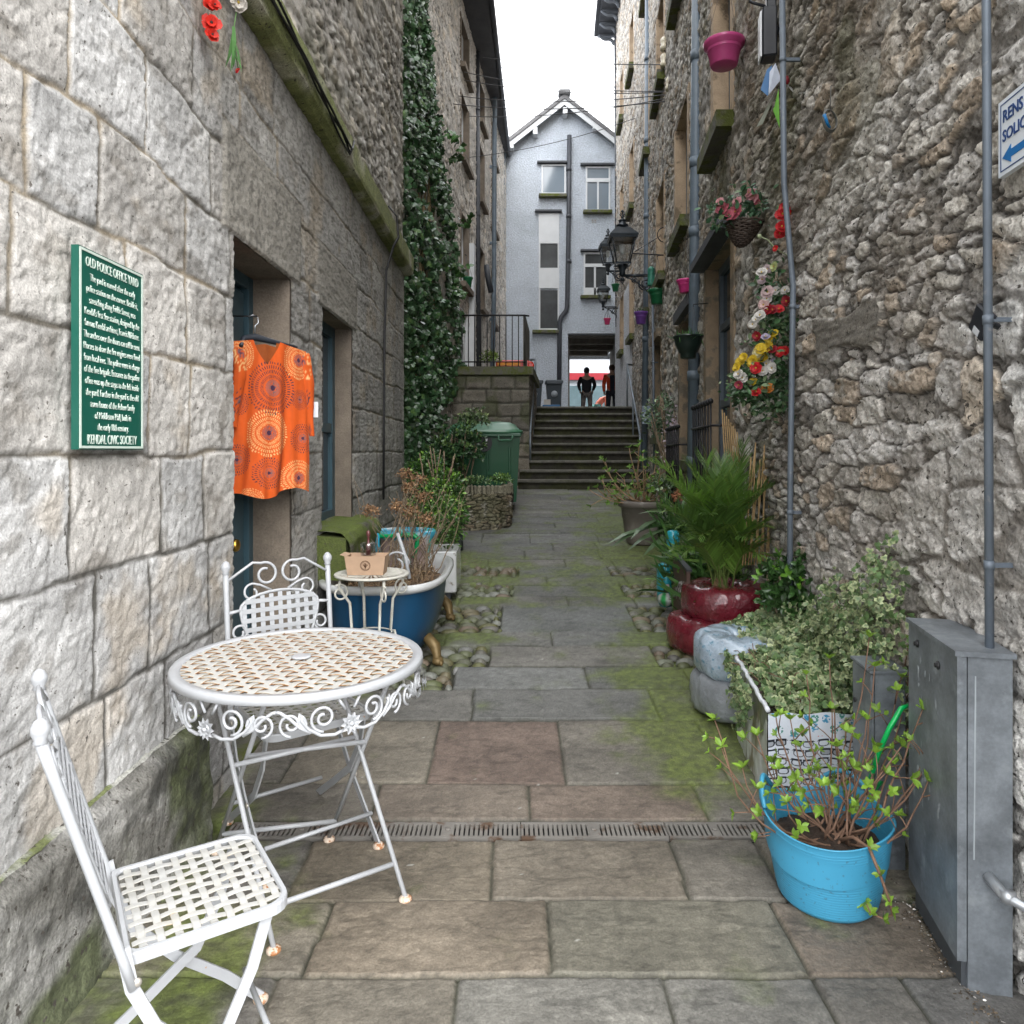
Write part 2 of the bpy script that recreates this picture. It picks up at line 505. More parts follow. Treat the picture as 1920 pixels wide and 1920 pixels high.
# moss: near edges of the alley and in damp bands (growth has a place of its own)
xrr = 1.04 + .105 * GY
edge = np.clip(1 - (GX - XLP) / .55, 0, 1) * (GY < 9) + np.clip(1 - (xrr - GX) / (.50 + .12 * GY), 0, 1) * (GY > 1.9)
def blob(px, py, rx, ry, a=1):
    p = G(px, py); return a * np.exp(-(((GX - p.x) / rx) ** 2 + ((GY - p.y) / ry) ** 2))
mossf = edge * .50 + blob(1300, 1400, .30, .5, .5) + blob(1150, 1080, .7, 1.0, .25) + blob(900, 1080, .45, .8, .45) + blob(1220, 1250, .35, .35, .4) + blob(1180, 1042, .26, .32, 1.1) + blob(1200, 1110, .3, .25, .6) + blob(860, 1195, .3, .14, .8) + blob(870, 1060, .25, .5, .5) \
    + blob(1270, 1270, .3, .2, .55) + blob(1290, 1380, .28, .28, .65) + blob(1220, 1200, .3, .12, .7) + blob(900, 1125, .22, .12, .7) + blob(1150, 985, .5, .8, .35) + blob(380, 1860, .25, .25, .25) + blob(480, 1740, .2, .25, .3) \
    + blob(1400, 1800, .1, .2, .5) + blob(1120, 1330, .5, .25, .22) + .30 * sst(2.4, 6, GY)
mn = fbm(GX * 7, GY * 7, 5, 61)
mf = sst(.30, .95, mossf * 1.1 + (mn - .5) * 1.25)
Cc = lerp(Cc, np.array((.095, .125, .022)) * (0.45 + 1.1 * vn(GX * 55, GY * 55, 66))[..., None], np.clip(mf * .80, 0, .80))
ws = (vn(GX * 70, GY * 70, 81) > .985) & (vn(GX * 3, GY * 3, 82) > .4)
Cc = np.where(ws[..., None], np.array((.32, .32, .29)), Cc)
base = GZ(ys)[:, None] + np.zeros_like(GX)
g = MB(); g.grid(GX, GY, base + Hh, Cc)
M_flag = mat('flagstone', attr=True, rough=.62, var=.16, scale=18, fine=.26, fscale=150, bump=.9, bscale=90, bdist=.004)
tag(g.build('path', M_flag), kind='structure')

# cobbles set into the strips beside the flags
cb = MB(); rc = random.Random(3)
prof = []
def pebble(x, y, z, a, b, h, col):
    n = 9; V = []; rot = rc.uniform(-.15, .15)
    for (rr_, zz) in ((1.02, -.3), (1, 0), (.86, .5), (.52, .86), (.12, 1.0)):
        for k in range(n):
            t = 2 * math.pi * k / n
            ca, sa = math.cos(t), math.sin(t)
            px = a * rr_ * math.copysign(abs(ca) ** .8, ca); py = b * rr_ * math.copysign(abs(sa) ** .8, sa)
            V.append((x + px * math.cos(rot) - py * math.sin(rot), y + px * math.sin(rot) + py * math.cos(rot), z + h * zz))
    Fs = [(i * n + k, i * n + (k + 1) % n, i * n + n + (k + 1) % n, i * n + n + k) for i in range(4) for k in range(n)] + [tuple(4 * n + k for k in range(n))]
    cb.add(V, Fs, col)
for ri, (y0, y1, sp, cl, cr) in enumerate(rows):
    for side, lim in (('l', cl), ('r', cr)):
        if lim is None: continue
        xa, xb = (XLP, lim - .012) if side == 'l' else (lim + .012, float(XR(y0)) + .02)
        nr = max(1, round((y1 - y0) / .062)); hy = (y1 - y0) / nr
        for k in range(nr):
            yc = y0 + (k + .5) * hy; x = xa + rc.uniform(-.03, 0)
            while x < xb:
                w = rc.uniform(.075, .15)
                if x + w > xb + .03: w = max(.05, xb - x)
                t = rc.random(); gcol = rc.uniform(.07, .13)
                col = np.array((gcol * 1.05, gcol, gcol * .88))
                if t < .3: col = np.array((.15, .115, .085)) * rc.uniform(.7, 1.1)
                if t > .8: col = np.array((.19, .19, .185)) * rc.uniform(.7, 1.1)
                mo = rc.random() * .75
                col = col * (1 - mo) + np.array((.075, .095, .022)) * mo
                pebble(x + w / 2, yc, gz(yc) - .018, w / 2 - .004, hy / 2 - .003, .026 + rc.uniform(-.004, .006), col)
                x += w
M_cob = mat('cobble', attr=True, rough=.5, var=.2, scale=25, fine=.15, bump=.3, bscale=150, bdist=.002)
tag(cb.build('cobble_paving', M_cob), kind='structure')

# drain channel with slotted cover
dr = thing('drain_channel', 'long slotted grey drain cover running straight across the paving', 'drain', (0.1, (DR0 + DR1) / 2, 0))
M_iron = mat('cast_iron_grey', (.17, .16, .145), .7, .1, spot=(.09, .055, .035), sscale=9, sth=.55, bump=.3, bscale=200)
M_dark = mat('dark_void', (.01, .01, .01), .95, var=0)
ch = MB(); ch.box((-.07, (DR0 + DR1) / 2, -.045), (1.80, DR1 - DR0 - .006, .05)); ch.build('channel', M_dark, dr)
x = -.97; k = 0
while x < .82:
    w = min(.5, .86 - x)
    mb = MB(); yy0, yy1 = DR0 + .004, DR1 - .004; zt = .001
    mb.box((x + w / 2, yy0 + .006, zt - .008), (w - .004, .012, .016)); mb.box((x + w / 2, yy1 - .006, zt - .008), (w - .004, .012, .016))
    n = int(w / .0165)
    for i in range(n + 1):
        xx = x + .004 + i * (w - .008) / n
        mb.box((xx, (yy0 + yy1) / 2, zt - .008), (.0105, yy1 - yy0 - .024, .014))
    mb.box((x + w / 2, (yy0 + yy1) / 2, zt - .006), (.03, yy1 - yy0 - .024, .014))
    mb.lathe([(.010, 0), (.010, .003), (.006, .004)], (x + w / 2, (yy0 + yy1) / 2, zt + .001), 12)
    mb.build('grate', M_iron, dr); x += w

# leaf litter and grit along the foot of the right wall
lt = MB(); n = 900
yy = rng.uniform(1.2, 2.2, n); xx = 1.04 + .105 * yy - .10 - np.abs(rng.normal(size=n)) * .035
m = xx > 0
for i in range(n):
    pass
leaves(lt, np.stack([xx, yy, np.full(n, .004) + rng.random(n) * .006], 1), rdir(n) * (1, 1, .1), np.array((0, 0, 1)) + .5 * rng.normal(size=(n, 3)), rng.uniform(.003, .011, n), T_OVAL,
       colvar((.10, .075, .05), n, .5, (.45, .43, .4), .22))
tag(lt.build('leaf_litter', leafmat('litter', .05, .9)), 'scatter of brown crumbs and pale grit along the foot of the grey cabinet', 'debris', kind='stuff')

# ================================================================ STEPS and upper landing
def stx(px, y): return (px - 960) / F * y
NST = 10; rise = (LAND - .67) / NST; run = (STEP1 - STEP0) / (NST - 1)
ST = MB()
M_step = mat('mossy_step', attr=True, rough=.85, var=.35, scale=9, fine=.2, fscale=70, bump=.8, bscale=40, bdist=.01)
for k in range(NST):
    y0 = STEP0 + k * run; z1 = .67 + (k + 1) * rise; z0 = z1 - rise
    xl = .10 + .085 * (y0 - STEP0); xr = float(XR(y0)) + .1
    nx = 90
    X = np.linspace(xl, xr, nx)
    pf = [(.012, z0 - .02), (.014, z0 + rise * .3), (.010, z1 - .058), (-.016, z1 - .052), (-.022, z1 - .03), (-.016, z1 - .006), (0, z1), (.10, z1 - .002), (run + .03, z1)]
    XX = np.repeat(X[None], len(pf), 0); YY = np.zeros_like(XX); ZZ = np.zeros_like(XX); CC = np.zeros(XX.shape + (3,))
    wv = .012 * (fbm(X * 3, X * 0 + k * 3.3, 4, 90) - .5)
    for i, (dy, z) in enumerate(pf):
        rough_ = (.014 if i in (1, 2) else .006)
        YY[i] = y0 + dy + wv + rough_ * (fbm(X * 14, X * 0 + i + k * 7, 3, 91) - .5)
        ZZ[i] = z + (.5 * wv if i > 2 else 0)
        nn = fbm(X * 5, X * 0 + k * 5 + i * .4, 4, 92)
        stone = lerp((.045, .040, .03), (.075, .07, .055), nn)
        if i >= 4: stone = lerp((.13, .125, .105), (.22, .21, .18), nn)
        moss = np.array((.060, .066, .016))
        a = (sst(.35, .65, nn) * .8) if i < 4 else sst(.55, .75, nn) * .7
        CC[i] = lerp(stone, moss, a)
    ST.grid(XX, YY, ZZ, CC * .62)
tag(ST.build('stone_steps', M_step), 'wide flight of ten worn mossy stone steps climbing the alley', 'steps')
ld = MB()
ld.add([(-1.6, 12.55, LAND - .005), (.30, 12.55, LAND - .005), (.30, 21, LAND - .005), (-1.6, 21, LAND - .005)], [(0, 1, 2, 3)])
ld.add([(.30, STEP1 + .02, LAND - .004), (4.5, STEP1 + .02, LAND - .004), (4.5, 70, LAND - .004), (.30, 70, LAND - .004)], [(0, 1, 2, 3)])
ld.add([(-40, 27, LAND - .01), (60, 27, LAND - .01), (60, 80, LAND - .01), (-40, 80, LAND - .01)], [(0, 1, 2, 3)])
tag(ld.build('upper_path', mat('upper_paving', (.13, .125, .115), .8, var=.3, scale=3, bump=.4, bscale=30, bdist=.01)), kind='structure')
# ================================================================ BUILDINGS
def wslab(mb, X, s, y0, y1, z0, z1, o0, o1, col=None):
    """block that follows wall line X(y) between outward offsets o0 (back) and o1 (front); s=+1 left wall, -1 right wall"""
    a0, a1 = float(X(y0)), float(X(y1))
    pts = [(a0 + s * o0, y0, z0), (a0 + s * o1, y0, z0), (a1 + s * o1, y1, z0), (a1 + s * o0, y1, z0)]
    if s < 0: pts = [pts[1], pts[0], pts[3], pts[2]]
    mb.hexa(pts + [(p[0], p[1], z1) for p in pts], col)
def spaced(a, b, f, extra):
    v = [a]
    while v[-1] < b: v.append(v[-1] + f(v[-1]))
    v[-1] = b
    v = np.array(v)
    for e in extra:
        if a < e < b: v[np.argmin(abs(v - e))] = e
    return np.unique(v)
def skipmask(ys, zs, ops):
    yc = (ys[:-1] + ys[1:]) / 2; zc = (zs[:-1] + zs[1:]) / 2
    m = np.zeros((len(zc), len(yc)), bool)
    for (y0, y1, z0, z1) in ops:
        m |= ((zc > z0) & (zc < z1))[:, None] & ((yc > y0) & (yc < y1))[None]
    return m
def flatten_near(Y, Z, Hh, ops, w=.10, lim=.0):
    for (y0, y1, z0, z1) in ops:
        dy = np.maximum(np.maximum(y0 - Y, Y - y1), 0); dz = np.maximum(np.maximum(z0 - Z, Z - z1), 0)
        d = np.maximum(dy, dz)
        Hh = np.where(d < w, np.minimum(Hh, lim + .25 * d), Hh)
    return Hh

def ashlar(Y, Z):
    yw = Y + .05 * (fbm(Y * 2.5, Z * 2.5, 3, 101) - .5) + .012 * (vn(Y * 18, Z * 18, 102) - .5)
    zw = Z + .09 * (fbm(Y * 1.6, Z * 2.2, 3, 103) - .5) * sst(1.2, 2.2, Z) + .035 * (fbm(Y * 3, Z * 3, 3, 104) - .5) + .01 * (vn(Y * 20, Z * 20, 105) - .5)
    zb = [-.3, .10, .385, .658, .985, 1.29, 1.59, 1.88, 2.16, 2.45, 2.76, 3.06, 3.4]
    Hh = np.full(Y.shape, -.006); C = np.zeros(Y.shape + (3,)); C[:] = (.2, .18, .15)
    r = random.Random(21)
    for k in range(len(zb) - 1):
        y = -1.2 + r.uniform(0, .3)
        while y < 7.4:
            w = r.uniform(.24, .50)
            if y > 2.7: w = r.uniform(.35, .75)
            z0, z1 = zb[k], zb[k + 1]
            m = (yw > y) & (yw < y + w) & (zw > z0) & (zw < z1)
            if m.any():
                e = np.minimum(np.minimum(yw - y, y + w - yw), np.minimum(zw - z0, z1 - zw))
                e = e + .012 * (fbm(Y * 14 + k, Z * 14, 3, 106) - .5)
                jw = r.uniform(.0005, .006)
                p = sst(jw, jw + .009, e)
                pil = r.uniform(.001, .005) if y < 2.8 else r.uniform(.001, .006)
                tilt = r.uniform(-.010, .010); tz = r.uniform(-.010, .010)
                h = pil + tilt * (Y - y - w / 2) + tz * (Z - (z0 + z1) / 2)
                g0 = r.uniform(.37, .48)
                cn = np.array((g0 * 1.0, g0 * .993, g0 * .98)) if r.random() < .65 else np.array((g0 * 1.02, g0 * .98, g0 * .925))
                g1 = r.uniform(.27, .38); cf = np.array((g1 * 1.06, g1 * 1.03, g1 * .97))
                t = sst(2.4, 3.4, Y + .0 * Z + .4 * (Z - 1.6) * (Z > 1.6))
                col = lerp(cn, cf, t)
                Hh = np.where(m, -.003 + p * (.003 + h), Hh)
                up = sst(1.0, 1.6, Z)
                mort = lerp((.10, .095, .085), (.33, .275, .20), up * (.15 + .70 * sst(.4, .6, vn(Y * 4, Z * 4, 107))))
                C = np.where(m[..., None], lerp(mort, col, sst(jw * .6, jw + .008, e)), C)
            y += w
    st = sst(-.003, .001, Hh)
    near = 1 - sst(2.5, 3.6, Y)
    Hh += st * ((.007 * near + .004) * (fbm(Y * 9 + Z * 3, Z * 11 - Y * 4, 5, 110) - .5) + .010 * (fbm(Y * 38, Z * 38, 4, 111) - .5))
    rg = np.abs(fbm(Y * 16 - Z * 7, Z * 24 + Y * 6, 4, 112) - .5)
    Hh -= st * .004 * sst(.05, .0, rg)
    C *= (.66 + .68 * fbm(Y * 6, Z * 6, 5, 113))[..., None]
    C *= (.85 + .30 * fbm(Y * 40, Z * 40, 3, 119))[..., None]
    C = lerp(C, C * np.array((.60, .58, .55)), .75 * sst(.60, .72, fbm(Y * 9, Z * 13, 5, 114)))
    C = lerp(C, np.array((.42, .33, .22)), .35 * sst(.62, .75, fbm(Y * 3.5, Z * 3.5, 4, 115)) * st)
    # dark speckle of the weathered far part
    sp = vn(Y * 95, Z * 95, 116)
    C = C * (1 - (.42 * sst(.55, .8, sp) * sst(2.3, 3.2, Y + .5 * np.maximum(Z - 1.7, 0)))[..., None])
    C = lerp(C, np.array((.50, .48, .44)), .3 * sst(.8, .95, vn(Y * 60, Z * 60, 117)) * (1 - near))
    gr = sst(.56, .70, fbm(Y * 2.2, Z * 7, 4, 118)) * sst(2.9, 3.06, Z)
    C = lerp(C, np.array((.07, .07, .045)), .7 * gr)
    return Hh, C

def rubble(Y, Z, seed=0, sy=.21, sz=.105, amp=1.0, stones=((.40, .375, .335), (.30, .265, .22), (.34, .27, .20)), mortar=(.165, .145, .12), sunk=.25):
    wy = Y + .12 * (fbm(Y * 2.3, Z * 3.5, 3, seed + 1) - .5) + .045 * (fbm(Y * 12, Z * 12, 2, seed + 2) - .5)
    wz = Z + .10 * (fbm(Y * 1.8, Z * 2.6, 3, seed + 3) - .5) + .02 * (fbm(Y * 14, Z * 14, 2, seed + 4) - .5)
    f1, f2, cid = worley(wy / sy, wz / sz, seed + 5, .95, 3.5)
    g1, g2, gid = worley(wy / (sy * .5), wz / (sz * .62), seed + 6, .95, 3.5)
    sel = vn(wy / .55, wz / .35, seed + 8) > .52
    e = np.where(sel, (g2 - g1) * .5, (f2 - f1) * 1.0); cid = np.where(sel, gid, cid); 
    r2 = (cid * 7919.0) % 1.0; r3 = (cid * 104729.0) % 1.0
    en = e + .16 * (fbm(Y * 16, Z * 22, 4, seed + 9) - .5)
    p = sst(.03, .11, en)
    lvl = np.where(r2 < sunk, .02, .30 + .70 * r2)
    Hh = p * lvl * .015 * amp
    fa = fbm(Y * 9 + cid * 40, Z * 20 + r2 * 30, 4, seed + 10)
    fq = np.floor(fa * 9) / 9
    Hh += p * .036 * amp * (.85 * fq + .15 * fa - .5)
    Hh += .020 * amp * (fbm(Y * 30, Z * 42, 4, seed + 11) - .5)
    rg = np.abs(fbm(Y * 9, Z * 24 + Y * 5, 4, seed + 12) - .5)
    Hh -= .012 * amp * sst(.03, 0, rg) * p
    s0, s1, s2 = [np.array(q) for q in stones]
    C = lerp(s0, s1, sst(.35, .75, r3))
    C = lerp(C, s2, (r2 > .82) * 1.0)
    C = C * (.70 + .55 * r3)[..., None]
    C = lerp(np.array(mortar), C, sst(.04, .10, en) * np.where(r2 < sunk * .8, .25, 1.0))
    gap = sst(.050, .0, np.abs(en - .045)) * sst(.32, .42, vn(Y * 3, Z * 3, seed + 20))
    C = lerp(C, np.array((.04, .035, .03)), .88 * gap); Hh = Hh - .014 * amp * gap
    C = C * (.62 + .76 * fbm(Y * 10, Z * 13, 5, seed + 13))[..., None]
    C = C * (.82 + .36 * vn(Y * 85, Z * 85, seed + 14))[..., None]
    C = lerp(C, np.array((.52, .50, .46)), .55 * sst(.64, .74, fbm(Y * 13, Z * 17, 4, seed + 15)) * p)
    return Hh, C

M_ash = mat('limestone_ashlar', attr=True, rough=.92, var=.10, scale=30, fine=.24, fscale=190, bump=.8, bscale=95, bdist=.004, spot=(.10, .09, .08), sscale=55, sth=.635, swid=.04)
M_rub = mat('rubble_stone', attr=True, rough=.92, var=.16, scale=34, fine=.32, fscale=130, bump=1.0, bscale=75, bdist=.008, spot=(.055, .048, .04), sscale=48, sth=.60, swid=.05)
M_sand = mat('sandstone_dressed', (.46, .345, .235), .9, var=.22, scale=4, spot=(.20, .15, .10), sscale=5, sth=.56, fine=.1, bump=.5, bscale=70)
M_brown = mat('brown_sandstone', (.17, .14, .11), .9, var=.3, scale=5, fine=.2, fscale=120, bump=.6, bscale=80)
M_mossill = mat('mossy_sill', (.13, .125, .10), .95, var=.3, scale=6, spot=(.085, .10, .02), sscale=6, sth=.42, swid=.15, bump=1, bscale=35, bdist=.012)
M_slate = mat('slate_slab', (.055, .06, .068), .55, var=.25, scale=5, bump=.4, bscale=30)
M_blue = mat('blue_grey_paint', (.035, .072, .092), .42, var=.15, scale=5, bump=.1, bscale=80)
M_gframe = mat('grey_window_paint', (.095, .12, .145), .5, var=.12, scale=8)
M_white = mat('white_gloss_paint', (.60, .62, .64), .45, var=.05, scale=5)
M_glass = mat('window_glass', (.035, .045, .055), .06, var=0, spec=.8)
M_skyglass = mat('pale_reflecting_glass', (.19, .23, .27), .07, var=.06, scale=.8, spec=.9)
M_pipe = mat('grey_pipe_paint', (.115, .15, .185), .45, var=.16, scale=7, spot=(.20, .19, .17), sscale=22, sth=.68, bump=.12, bscale=60)
M_pipeb = mat('dark_pipe_paint', (.045, .05, .06), .5, var=.2, scale=9)
M_core = mat('masonry_core', (.2, .18, .16), .95, var=.2)

YSL, YSR = .30, .70      # street corners of the two near buildings
# ---- left building: ashlar front
DOOR = (dL(437), dL(545), -.05, 2.135); WIN = (dL(603), dL(660), .84, 2.12); LEND = dL(757)
LBd = thing('stone_building', 'pale limestone block building on the near left with blue door and mossy string course', 'building', (XL, 3, 0))
ops = [DOOR, WIN]
ys = spaced(YSL, LEND, lambda y: min(max(.0016 * y * y, .0065), .03), [DOOR[0], DOOR[1], WIN[0], WIN[1]])
zs = spaced(-.06, 3.12, lambda z: .0075, [DOOR[3], WIN[2], WIN[3]])
Y, Z = np.meshgrid(ys, zs)
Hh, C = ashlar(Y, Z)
# dressed lintels over both openings and long jamb stones between
for (a, b, c, d) in ((DOOR[0] - .12, DOOR[1] + .16, DOOR[3], DOOR[3] + .42), (WIN[0] - .12, WIN[1] + .12, WIN[3], WIN[3] + .36)):
    m = (Y > a) & (Y < b) & (Z > c) & (Z < d)
    e = np.minimum(np.minimum(Y - a, b - Y), d - Z)
    Hh = np.where(m, .016 * sst(0, .02, e) + .012 * (fbm(Y * 40, Z * 40, 4, 131) - .5) - .004, Hh)
    sp = vn(Y * 95, Z * 95, 132)
    cl = np.array((.27, .255, .225)) * (.8 + .4 * fbm(Y * 8, Z * 8, 4, 133))[..., None] * (1 - .45 * sst(.55, .8, sp))[..., None]
    C = np.where(m[..., None], lerp((.3, .25, .18), cl, sst(.0, .012, e)), C)
Hh = np.where((Y > LEND - .05), Hh * 0.5, Hh)
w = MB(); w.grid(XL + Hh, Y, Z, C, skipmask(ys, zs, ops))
# rubble above the string course
zs2 = spaced(3.2, 9.6, lambda z: .016 if z < 6 else .12, [])
ys2 = spaced(.4, LEND, lambda y: min(max(.0022 * y * y, .012), .03), [])
Y2, Z2 = np.meshgrid(ys2, zs2)
H2, C2 = rubble(Y2, Z2, 200, .26, .12, .8, ((.60, .58, .545), (.47, .44, .40), (.50, .455, .39)), (.39, .365, .33), .45)
grn = sst(.5, .7, fbm(Y2 * 1.5, Z2 * 4, 4, 201)) * (1 - sst(3.3, 3.9, Z2)) + sst(LEND - .35, LEND, Y2) * .6
C2 = lerp(C2, np.array((.10, .105, .05)), np.clip(grn, 0, 1) * .55)
w.grid(XL - .01 + H2, Y2, Z2, C2)
w.build('wall', M_ash, LBd)
co = MB()
co.box((XL - 1.62, YSL + .14, 4.8), (3.2, .26, 9.7)); co.box((XL - 1.9, (YSL + 2.2) / 2 + .1, 4.8), (3.2, 2.2 - YSL, 9.7)); co.box((XL - 1.95, (2.2 + LEND) / 2, 4.8), (3.2, LEND - 2.26, 9.7))
co.build('masonry_core', M_core, LBd)
# string course with cable
s = MB(); X = np.linspace(YSL, LEND + .04, 260)
pf = [(XL - .02, 3.045), (-1.03, 3.05), (-.995, 3.075), (-.988, 3.10), (-.988, 3.235), (-1.0, 3.25), (XL - .03, 3.34)]
XX = np.zeros((len(pf), len(X))); YY = np.repeat(X[None], len(pf), 0); ZZ = XX.copy(); CC = np.zeros(XX.shape + (3,))
for i, (x, z) in enumerate(pf):
    XX[i] = x + .012 * (fbm(X * 9, X * 0 + i * .7, 4, 140) - .5); ZZ[i] = z + .010 * (fbm(X * 8, X * 0 + i, 4, 141) - .5)
    nn = fbm(X * 4, X * 0 + i * .5, 4, 142)
    CC[i] = lerp((.46, .44, .36), (.20, .22, .085), sst(.35, .62, nn + .12 * (i in (3, 4)) + .08 * sst(2, 6, X)))
# dense rows for texture
def densify(A, k=5):
    r, c = A.shape[:2]; t = np.linspace(0, r - 1, (r - 1) * k + 1); i = np.minimum(t.astype(int), r - 2); f = (t - i)
    f = f.reshape((-1,) + (1,) * (A.ndim - 1)); return A[i] * (1 - f) + A[i + 1] * f
XX, YY, ZZ, CC = [densify(a) for a in (XX, YY, ZZ, CC)]
CC = CC * (.6 + .8 * fbm(YY * 30, ZZ * 60, 4, 143))[..., None]
s.grid(XX, YY, ZZ, CC, smooth=False); s.build('string_course', M_rub, LBd)
# plinth
PEND = gd(1560)
zsP = np.linspace(-.05, .40, 56); ysP = spaced(YSL - .02, PEND, lambda y: .009, [])
YP, ZP = np.meshgrid(ysP, zsP)
HP = .03 * (fbm(YP * 5, ZP * 7, 5, 150) - .5) + .012 * (fbm(YP * 35, ZP * 20, 4, 151) - .5) - .03 * sst(.36, .40, ZP) + .02 * sst(.08, 0, ZP)
n1 = fbm(YP * 3, ZP * 4, 5, 152)
CP = lerp((.16, .155, .14), (.27, .265, .25), sst(.40, .62, fbm(YP * 5 + ZP * 8, ZP * 5, 5, 153)))
CP = lerp(CP, np.array((.060, .075, .022)), .85 * sst(.44, .64, n1 + .10 * sst(1.2, 2.3, YP) * sst(.40, .2, ZP)))
CP = lerp(CP, np.array((.04, .04, .035)), .7 * sst(.55, .7, fbm(YP * 12, ZP * 9, 4, 154)))
CP = CP * (.65 + .7 * fbm(YP * 22 + ZP * 30, ZP * 50, 4, 155))[..., None]
pl = MB(); pl.grid(XLP + HP, YP, ZP, CP)
xt = np.linspace(0, 1, 10)[:, None]; YT = np.repeat(ysP[None], 10, 0)
XT = (XLP + HP[-1])[None] * (1 - xt) + (XL - .03) * xt
ZT = .40 + .012 * xt + .010 * (fbm(YT * 20, XT * 20, 4, 156) - .5)
CT = lerp((.33, .33, .30), (.13, .15, .06), sst(.5, .6, fbm(YT * 8, XT * 8, 4, 157)))
CT = lerp(CT, np.array((.34, .28, .19)), sst(.55, .75, np.repeat(xt, len(ysP), 1)))
pl.grid(XT, YT, ZT, CT)
pl.add([(XLP, PEND, -.05), (XL - .1, PEND, -.05), (XL - .1, PEND, .4), (XLP - .03, PEND, .4)], [(0, 1, 2, 3)], (.07, .08, .04))
pl.build('plinth', M_rub, LBd)
# door: reveals, frame, leaf, brass knob
Xf = lambda y: XL
rv = MB()
wslab(rv, Xf, 1, DOOR[1], DOOR[1] + .05, -.05, DOOR[3] + .05, -.30, -.006); wslab(rv, Xf, 1, DOOR[0] - .05, DOOR[0], -.05, DOOR[3] + .05, -.30, -.006)
wslab(rv, Xf, 1, DOOR[0], DOOR[1], DOOR[3], DOOR[3] + .05, -.30, -.006)
wslab(rv, Xf, 1, WIN[1], WIN[1] + .05, WIN[2], WIN[3] + .05, -.30, -.006); wslab(rv, Xf, 1, WIN[0] - .05, WIN[0], WIN[2], WIN[3] + .05, -.30, -.006)
wslab(rv, Xf, 1, WIN[0], WIN[1], WIN[3], WIN[3] + .05, -.30, -.006)
rv.build('door_reveal', M_brown, LBd)
dr_ = MB(); bx = -1.262
def dbox(mb, y0, y1, z0, z1, x0, x1): mb.box(((x0 + x1) / 2, (y0 + y1) / 2, (z0 + z1) / 2), (x1 - x0, y1 - y0, z1 - z0), b=.004)
dbox(dr_, DOOR[0], DOOR[0] + .06, 0, DOOR[3], bx - .06, bx); dbox(dr_, DOOR[1] - .06, DOOR[1], 0, DOOR[3], bx - .06, bx)
dbox(dr_, DOOR[0] + .06, DOOR[1] - .06, DOOR[3] - .06, DOOR[3], bx - .06, bx)
dbox(dr_, DOOR[0] + .065, DOOR[1] - .065, .02, DOOR[3] - .065, bx - .06, bx - .035)
for (a, b, c, d) in ((.07, .17, .05, 2.05), (.50, .65, .05, 2.05), (.17, .50, .05, .25), (.17, .50, .90, 1.05), (.17, .50, 1.95, 2.05)):
    dbox(dr_, DOOR[0] + a, DOOR[0] + b, c, d, bx - .036, bx - .018)
do = dr_.build('door', M_blue, LBd)
k = MB(); kp = Vector((bx - .01, DOOR[0] + .40, .90))
kp = Vector((-1.235, 3.19, 0.88))
Mx = Matrix.Rotation(R(90), 3, 'Y')
k.lathe([(.012, 0), (.009, .012), (.008, .035), (.024, .045), (.030, .058), (.024, .070), (.008, .076)], (bx - .02, kp.y, kp.z), 20, M=Mx)
k.build('knob', mat('brass', (.55, .33, .07), .28, 1, var=.1), do)
th = MB(); th.box((XL - .15, (DOOR[0] + DOOR[1]) / 2, .02), (.30, DOOR[1] - DOOR[0] + .04, .10), b=.01); th.build('doorstep', M_mossill, LBd)
# window
def window(parent, X, s, y0, y1, z0, z1, depth, fm=None, gm=None, fw=.055, mull=0, trans=(), jamb=None, jw=.13, sill=None, sillp=.09, sillt=.10, lintel=None, name='window', lproj=.015, lt=.18, lm=None):
    fm = fm or M_gframe; gm = gm or M_glass
    fr = MB()
    wslab(fr, X, s, y0, y0 + fw, z0, z1, -depth - .05, -depth); wslab(fr, X, s, y1 - fw, y1, z0, z1, -depth - .05, -depth)
    wslab(fr, X, s, y0 + fw, y1 - fw, z0, z0 + fw, -depth - .05, -depth); wslab(fr, X, s, y0 + fw, y1 - fw, z1 - fw, z1, -depth - .05, -depth)
    for i in range(mull):
        yc = y0 + (y1 - y0) * (i + 1) / (mull + 1); wslab(fr, X, s, yc - .018, yc + .018, z0 + fw, z1 - fw, -depth - .045, -depth - .008)
    for zc in trans: wslab(fr, X, s, y0 + fw, y1 - fw, zc - .03, zc + .03, -depth - .047, -depth - .004)
    f = fr.build(name, fm, parent)
    p = MB(); wslab(p, X, s, y0 + .01, y1 - .01, z0 + .01, z1 - .01, -depth - .035, -depth - .03); p.build('pane', gm, f)
    if jamb:
        j = MB()
        wslab(j, X, s, y0 - jw, y0, z0, z1, -depth - .08, .012); wslab(j, X, s, y1, y1 + jw, z0, z1, -depth - .08, .012)
        wslab(j, X, s, y0, y1, z1, z1 + .02, -depth - .08, .0)
        j.build('jamb', jamb, parent)
    if sill:
        q = MB(); wslab(q, X, s, y0 - .10, y1 + .10, z0 - sillt, z0 - .002, -depth - .08, sillp); q.build('sill', sill, parent)
    if lintel:
        q = MB(); wslab(q, X, s, y0 - .12, y1 + .12, z1 + .004, z1 + lt, -depth - .08, lproj); q.build('lintel', lintel, parent)
    return f
window(LBd, Xf, 1, WIN[0], WIN[1], WIN[2], WIN[3], .115, M_blue, M_glass, .07, 0, (1.45,))
ms = MB(); ys_ = np.linspace(WIN[0] - .1, WIN[1] + .12, 40); u = np.linspace(0, 1, 26)
YS, US = np.meshgrid(ys_, u)
prof_x = np.interp(US, [0, .25, .5, .6, 1], [-1.20, -1.06, -.93, -.90, -.91]); prof_z = np.interp(US, [0, .25, .5, .6, 1], [.86, .855, .84, .79, .60])
XS = prof_x + .02 * (fbm(YS * 9, US * 6, 4, 160) - .5); ZS = prof_z + .02 * (fbm(YS * 7, US * 4, 4, 161) - .5)
